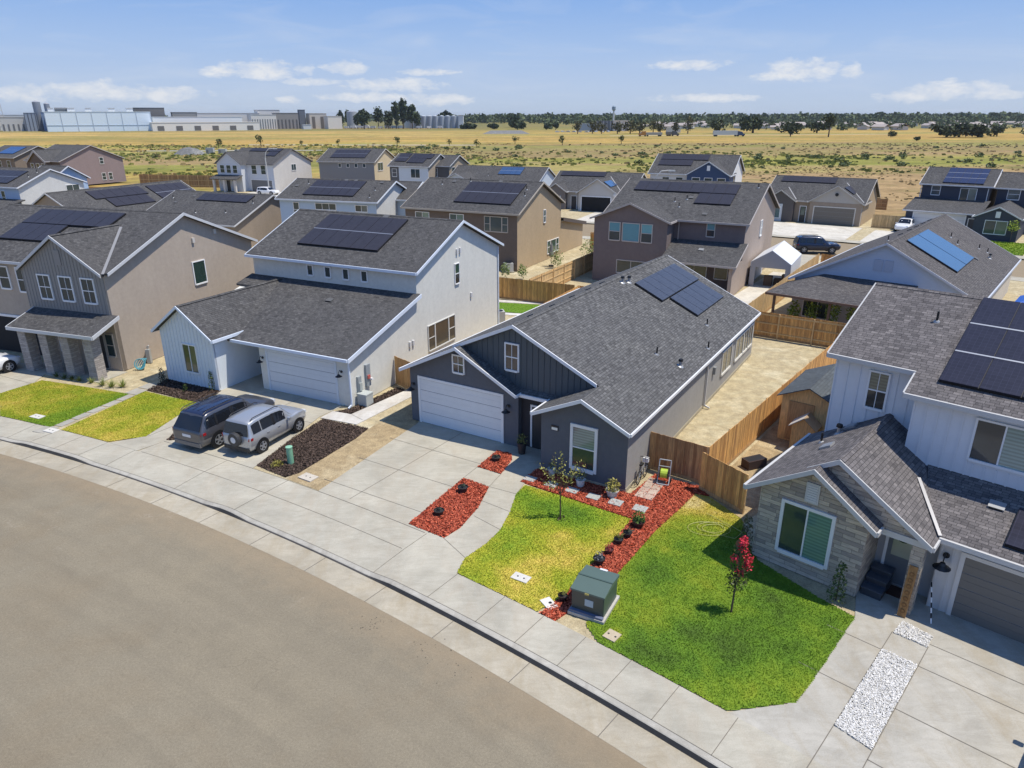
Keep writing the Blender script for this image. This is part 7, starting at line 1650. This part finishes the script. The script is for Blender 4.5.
t = thing('roof_tank', 'dark horizontal tank on the huge pale warehouse roof', 'tank', onroof(67, 10), .5); mb = MB(); mb.lathe([(0, -6), (1.8, -6), (1.8, 6), (0, 6)], (0, 0, 22.8), plain((.12, .13, .14)), 12, 'x'); mb.box((-6, -1, 20.5), (6, 1, 21.2), plain((.2, .2, .2))); mb.obj('tank_body', t)
block('factory_building', 'long dark roofed shed behind the right end of the huge pale warehouse', 138, 168, 930, 25, 40, (.16, .15, .14))
block('factory_building', 'long low white building with cream front and dark doors right of the huge warehouse', 155, 262, 870, 8.5, 40, (.80, .76, .68), feats=doors(6, (.16, .15, .14), .6))
block('factory_building', 'white upper roof level behind the long low white building', 156, 245, 915, 14.5, 40, (.80, .80, .78))
block('factory_building', 'grey pipework block on the white roofs', 175, 200, 960, 20, 20, (.30, .29, .27)); block('factory_building', 'cream pipework block on the white roofs', 200, 262, 985, 19, 20, (.66, .63, .58))
block('concrete_building', 'grey concrete building with small windows in the middle of the plant', 253, 278, 964, 17, 30, (.68, .65, .60), feats=doors(10, (.2, .2, .2), .7)); block('concrete_building', 'taller pale concrete building on the plant skyline', 260, 282, 1010, 23, 25, (.70, .66, .60)); block('concrete_building', 'dark concrete frame building right of the pale one', 278, 300, 980, 19, 25, (.26, .25, .24), feats=doors(6, (.10, .10, .10), .6))
block('process_tower', 'narrow dark tower on the plant skyline', 301, 307, 1000, 23, 8, (.13, .15, .18)); block('concrete_building', 'tan concrete block with dark door left of the grove', 311, 328, 1000, 18.5, 20, (.55, .50, .43), feats=doors(2, (.16, .14, .12), .8)); block('concrete_building', 'plain light concrete block left of the grove', 329, 343, 985, 15, 20, (.72, .68, .61))
block('factory_building', 'small white hut before the concrete blocks', 304, 312, 960, 5, 8, (.62, .62, .60))
for i, px in enumerate(range(410, 462, 6)):
    x = DX(px+2.5, 1020); t = thing('storage_tank', 'pale upright storage tank, '+['first', 'second', 'third', 'fourth', 'fifth', 'sixth', 'seventh', 'eighth', 'ninth'][i]+' from the left in the row right of the grove', 'tank', (x, 1020, 0), 0, 'storage tanks in a row'); mb = MB(); mb.tube((0, 0, -.3), (0, 0, 15.2), 3.7, 3.7, plain((.34, .38, .43), .5), 14); mb.obj('shell', t); mb = MB(); mb.lathe([(3.7, 15.2), (0, 16.3)], (0, 0, 0), plain((.45, .48, .5), .5), 14); mb.obj('cap', t)
block('factory_building', 'pale metal hall behind the row of storage tanks', 405, 462, 1040, 15, 10, (.50, .54, .58), feats=seams(14, (.36, .40, .45)))
block('storage_tank', 'white square tank at the right end of the row of tanks', 459, 464, 1012, 16, 8, (.66, .67, .68), cat='tank')
vn = None
for i, px in enumerate((347, 353, 359, 366, 374, 381, 388, 395, 402, 420, 430, 440)):
    x = DX(px, 985); s_ = random.uniform(.9, 1.5)
    if vn is None:
        vn = thing('white_van', 'small white van parked in a row before the grove', 'van', (x, 985, 0), 0, 'white vans parked before the grove'); mb = MB(); mb.prism([(-3, 0, .5), (3, 0, .5), (3, 0, 1.6), (2.2, 0, 2.8), (-3, 0, 2.9)], (0, 2.2, 0), plain((.62, .62, .62))); mb.obj('body', vn)
        for a in (-2, 2): mb = MB(); mb.tube((a, -.05, .5), (a, 2.25, .5), .5, .5, BLACK, 10); mb.obj('wheel', vn)
    else: copy_tree(vn, (x, 985+random.uniform(-8, 8), 0), random.choice((0, .3, 3.1)), scale=s_)
t = thing('lattice_tower', 'steel lattice tower cut by the left frame edge', 'tower', (DX(2, 880), 880, 0)); mb = MB()
for sx, sy in ((-1, -1), (1, -1), (1, 1), (-1, 1)): mb.bar((4*sx, 4*sy, 0), (3*sx, 3*sy, 40), .5, .5, plain((.5, .5, .5)))
for z in range(4, 41, 6):
    for a, b in (((-4, -4), (4, -4)), ((4, -4), (4, 4)), ((4, 4), (-4, 4)), ((-4, 4), (-4, -4))): k = 1-z/160; mb.bar((a[0]*k, a[1]*k, z), (b[0]*k, b[1]*k, z), .6, .5, plain((.45, .45, .45)))
mb.obj('frame', t)
# mid field: offices, water tower, trucks
block('office_building', 'white office block in the middle distance of the field', 614, 629, 800, 10, 14, (.60, .58, .55), feats=doors(3, (.12, .14, .16), .7)); block('office_building', 'dark glazed office wing left of the white office block', 597, 614, 810, 9.5, 14, (.16, .18, .21), feats=seams(5, (.5, .5, .5))); block('office_building', 'low pale blue shed left of the dark office wing', 580, 598, 830, 6.5, 14, (.36, .42, .48)); block('office_building', 'low white shed beyond the orange truck', 668, 681, 720, 3.8, 8, (.6, .6, .58))
t = thing('water_tower', 'slim white water tower on the horizon above the offices', 'water tower', (DX(613.5, 1000), 1000, 0)); mb = MB(); mb.tube((0, 0, 0), (0, 0, 22), 1.3, 1.1, plain((.6, .6, .6)), 12); mb.obj('stem', t); mb = MB(); mb.lathe([(1.1, 21), (2.6, 23), (2.6, 26.5), (0, 28.2)], (0, 0, 0), plain((.25, .32, .38)), 14); mb.obj('tank_body', t)
def lorry(label, loc, L, hh, cc, tc, rz=0, flip=False):
    t = thing('lorry', label, 'truck', (*loc, -.3), rz); mb = MB(); mb.box((-L, -1.3, 1.1), (-4.2, 1.3, hh), plain(tc, .5)); mb.obj('trailer', t); mb = MB(); mb.prism([(-3.9, -1.25, .7), (1.6, -1.25, .7), (1.6, -1.25, 1.9), (.2, -1.25, 2.1), (-.6, -1.25, 3.4), (-3.9, -1.25, 4.0)], (0, 2.5, 0), plain(cc, .4)); cb = mb.obj('cab', t); mb = MB(); mb.prism([(.1, -1.15, 2.25), (-.48, -1.15, 3.25), (-.48, 1.15, 3.25), (.1, 1.15, 2.25)], (.03, 0, .02), GLASS); mb.obj('windscreen', cb)
    for x in (-L+1.2, -L+2.6, -5.5, -3.6, .5): mb = MB(); mb.tube((x, -1.35, .55), (x, 1.35, .55), .55, .55, BLACK, 12); mb.obj('wheel', t)
lorry('long white trailer truck with dark blue cab on the field road', (181, 585), 23, 4.3, (.03, .06, .14), (.55, .56, .56)); lorry('orange cab truck with flat pale load on the field road', (102, 590), 17, 3.0, (.45, .20, .04), (.36, .34, .31), math.pi)
lorry('small dark truck behind the orange one on the field road', (133, 600), 9, 3.2, (.08, .09, .10), (.14, .14, .13))
pc = None
for i, px in enumerate((558, 564, 569, 575, 580, 586, 591, 597, 603, 609)):
    x = DX(px, 740)
    if pc is None: pc = thing('parked_car', 'tiny parked car in the lot before the offices', 'car', (x, 740, -.3), .3, 'cars parked before the offices'); mb = MB(); mb.prism([(-2.2, -.9, .3), (2.2, -.9, .3), (2.2, -.9, .9), (1.2, -.9, 1.0), (.6, -.9, 1.5), (-1.2, -.9, 1.5), (-2.2, -.9, 1.0)], (0, 1.8, 0), plain((.4, .42, .45), .4)); mb.obj('body', pc)
    else: copy_tree(pc, (x, 740+random.uniform(-12, 12), -.3), random.random()*3)
mb = MB(); n = 26
ring_ = [(7*(1+.15*math.sin(3*a))*math.cos(a), 5*(1+.2*math.cos(2*a))*math.sin(a)) for a in [i*2*math.pi/n for i in range(n)]]
GRV = ground_mat('grey_gravel', (.22, .22, .215), (.17, .17, .17), (.27, .265, .25), 1, .8, 8)
for i in range(n):
    (a, b), (c, d) = ring_[i], ring_[(i+1) % n]; mb.poly([(a, b, 0), (c, d, 0), (c*.45, d*.4, 2.4), (a*.45, b*.4, 2.4)], GRV, True); mb.poly([(a*.45, b*.4, 2.4), (c*.45, d*.4, 2.4), (0, 0, 3.1)], GRV, True)
o = mb.obj('gravel_pile'); o.location = (-136, 312, -.3); tag(o, 'grey gravel mound in the yellow field', 'gravel pile')
for i, (x, y) in enumerate(((-131, 322), (-126, 323), (-120, 326))): mb = MB(); mb.box((-1.6, -1, 0), (1.6, 1, 2.4-.5*i), plain((.42, .42, .41))); mb.box((-1.2, -1.2, .4), (-.4, -1, 1.6), plain((.2, .2, .2))); o = mb.obj('concrete_block'); o.location = (x, y, -.3); tag(o, ['tallest', 'middle', 'smallest'][i]+' grey concrete block standing beyond the gravel mound', 'concrete block')
mb = MB(); mb.prism([(-60, -8, -.3), (60, -8, -.3), (40, 0, 2.4), (-40, 0, 2.4)], (0, 10, 0), GRV); o = mb.obj('road_bank'); o.location = (-5, 690, 0); o.scale = (.36, 1, 1); o['kind'] = 'structure'
mb = MB(); CP = concrete((.50, .47, .42))
mb.prism([(-150, 420, -.27), (-20, 410, -.27), (-20, 416, -.27), (-150, 426, -.27)], (0, 0, .02), CP); mb.prism([(-175, 345, -.27), (-90, 350, -.27), (-90, 355, -.27), (-175, 350, -.27)], (0, 0, .02), CP); mb.prism([(80, 600, -.27), (330, 640, -.27), (330, 650, -.27), (80, 612, -.27)], (0, 0, .02), ground_mat('dusty_track', (.48, .40, .28), (.42, .34, .23), (.54, .46, .33)))
structure(mb.obj('path'))

# ------------------------------------------------------------------ SKY, SUN, CAMERA
w = bpy.data.worlds.new('World'); sc.world = w; w.use_nodes = True; nt = w.node_tree
bg = nt.nodes['Background']; bg.inputs['Strength'].default_value = .11
sky = nt.nodes.new('ShaderNodeTexSky'); sky.sky_type = 'NISHITA'; sky.sun_disc = False
SUN = Vector((.41, -.045, 1.0)).normalized()
sky.sun_elevation = math.asin(SUN.z); sky.sun_rotation = math.atan2(SUN.x, SUN.y)
sky.air_density = 1.0; sky.dust_density = .3; sky.ozone_density = 2.2
gen = coord(nt, 'Generated'); sp = nt.nodes.new('ShaderNodeSeparateXYZ'); nt.links.new(gen, sp.inputs[0])
az = math_(nt, 'ARCTAN2', sp.outputs['X'], sp.outputs['Y']); el = sp.outputs['Z']
BL_ = CLOUDS
f = None
for a, e, ww, hh in BL_:
    p1 = math_(nt, 'POWER', math_(nt, 'ABSOLUTE', math_(nt, 'DIVIDE', math_(nt, 'SUBTRACT', az, a), ww)), 2.0)
    p2 = math_(nt, 'POWER', math_(nt, 'ABSOLUTE', math_(nt, 'DIVIDE', math_(nt, 'SUBTRACT', el, e), hh)), 2.0)
    g_ = math_(nt, 'SUBTRACT', 1.0, math_(nt, 'ADD', p1, p2)); f = g_ if f is None else math_(nt, 'MAXIMUM', f, g_)
f = math_(nt, 'MAXIMUM', f, -1.0)
cv = nt.nodes.new('ShaderNodeCombineXYZ'); nt.links.new(az, cv.inputs[0]); nt.links.new(math_(nt, 'MULTIPLY', el, 2.2), cv.inputs[1])
n1 = noise(nt, cv.outputs[0], 34, 8, .66, .2); n2 = noise(nt, scalevec(nt, cv.outputs[0], (1, 2.6, 1)), 6, 6, .6, .8)
fc = math_(nt, 'ADD', math_(nt, 'MULTIPLY', f, .75), math_(nt, 'MULTIPLY', math_(nt, 'SUBTRACT', n1, .5), 3.0))
m1 = ramp(nt, fc, [(.0, (0, 0, 0)), (.35, (.45, .45, .45)), (.95, (.95, .95, .95))])
m2 = ramp(nt, n2, [(.48, (0, 0, 0)), (.80, (.26, .26, .26))])
mm = math_(nt, 'MAXIMUM', m1, m2)
low = ramp(nt, el, [(0.0, (.325, .385, .470)), (.035, (.300, .375, .500)), (.085, (.235, .335, .515)), (.17, (.120, .245, .505))])
low = mixc(nt, 1.0, low, (11.8, 11.8, 11.8), 'MULTIPLY')
high = mixc(nt, 1.0, sky.outputs['Color'], (.66, .98, 1.36), 'MULTIPLY')
c0 = mixc(nt, ramp(nt, el, [(.15, (0, 0, 0)), (.35, (1, 1, 1))]), low, high)
c1 = mixc(nt, mm, c0, mixc(nt, n1, (4.9, 5.2, 5.8), (6.5, 6.6, 6.7)))
nt.links.new(c1, bg.inputs['Color'])
sd = bpy.data.lights.new('sun', 'SUN'); sd.energy = 4.1; sd.angle = R_(.5); sd.color = (1.0, .93, .81)
so = bpy.data.objects.new('sun', sd); COL.objects.link(so); so.rotation_euler = (-SUN).to_track_quat('-Z', 'Y').to_euler()
cam = bpy.data.cameras.new('camera'); co = bpy.data.objects.new('camera', cam); COL.objects.link(co); sc.camera = co
cam.sensor_width = 36; cam.lens = 703.6/1024*36; cam.clip_start = .5; cam.clip_end = 30000
Pt, Ro = R_(20.82), R_(-.1)
fw = Vector((0, math.cos(Pt), -math.sin(Pt))); u0 = Vector((0, math.sin(Pt), math.cos(Pt))); x0 = Vector((1, 0, 0))
rx = x0*math.cos(Ro)+u0*math.sin(Ro); up = u0*math.cos(Ro)-x0*math.sin(Ro)
co.matrix_world = Matrix(((rx.x, up.x, -fw.x, 0), (rx.y, up.y, -fw.y, 0), (rx.z, up.z, -fw.z, 14.6), (0, 0, 0, 1)))
vs = sc.view_settings; vs.view_transform = 'Standard'; vs.look = 'None'; vs.exposure = .3; vs.gamma = 1.0; vs.use_curve_mapping = False
sc.cycles.max_bounces = 6; sc.cycles.diffuse_bounces = 3; sc.cycles.use_denoising = True

# ------------------------------------------------------------------ AIR
def haze(dens):
    m = bpy.data.materials.new('haze'); m.use_nodes = True; nt = m.node_tree; nt.nodes.clear()
    out = nt.nodes.new('ShaderNodeOutputMaterial'); v = nt.nodes.new('ShaderNodeVolumePrincipled')
    v.inputs['Density'].default_value = dens; v.inputs['Color'].default_value = (.85, .90, .96, 1); v.inputs['Anisotropy'].default_value = .3
    nt.links.new(v.outputs[0], out.inputs['Volume'])
    mb = MB(); mb.box((-9100, -3100, -1.4), (9100, 14100, 70), m); o = mb.obj('haze'); o['kind'] = 'stuff'; o['label'] = 'thin pale haze over the fields'
haze(HAZE)
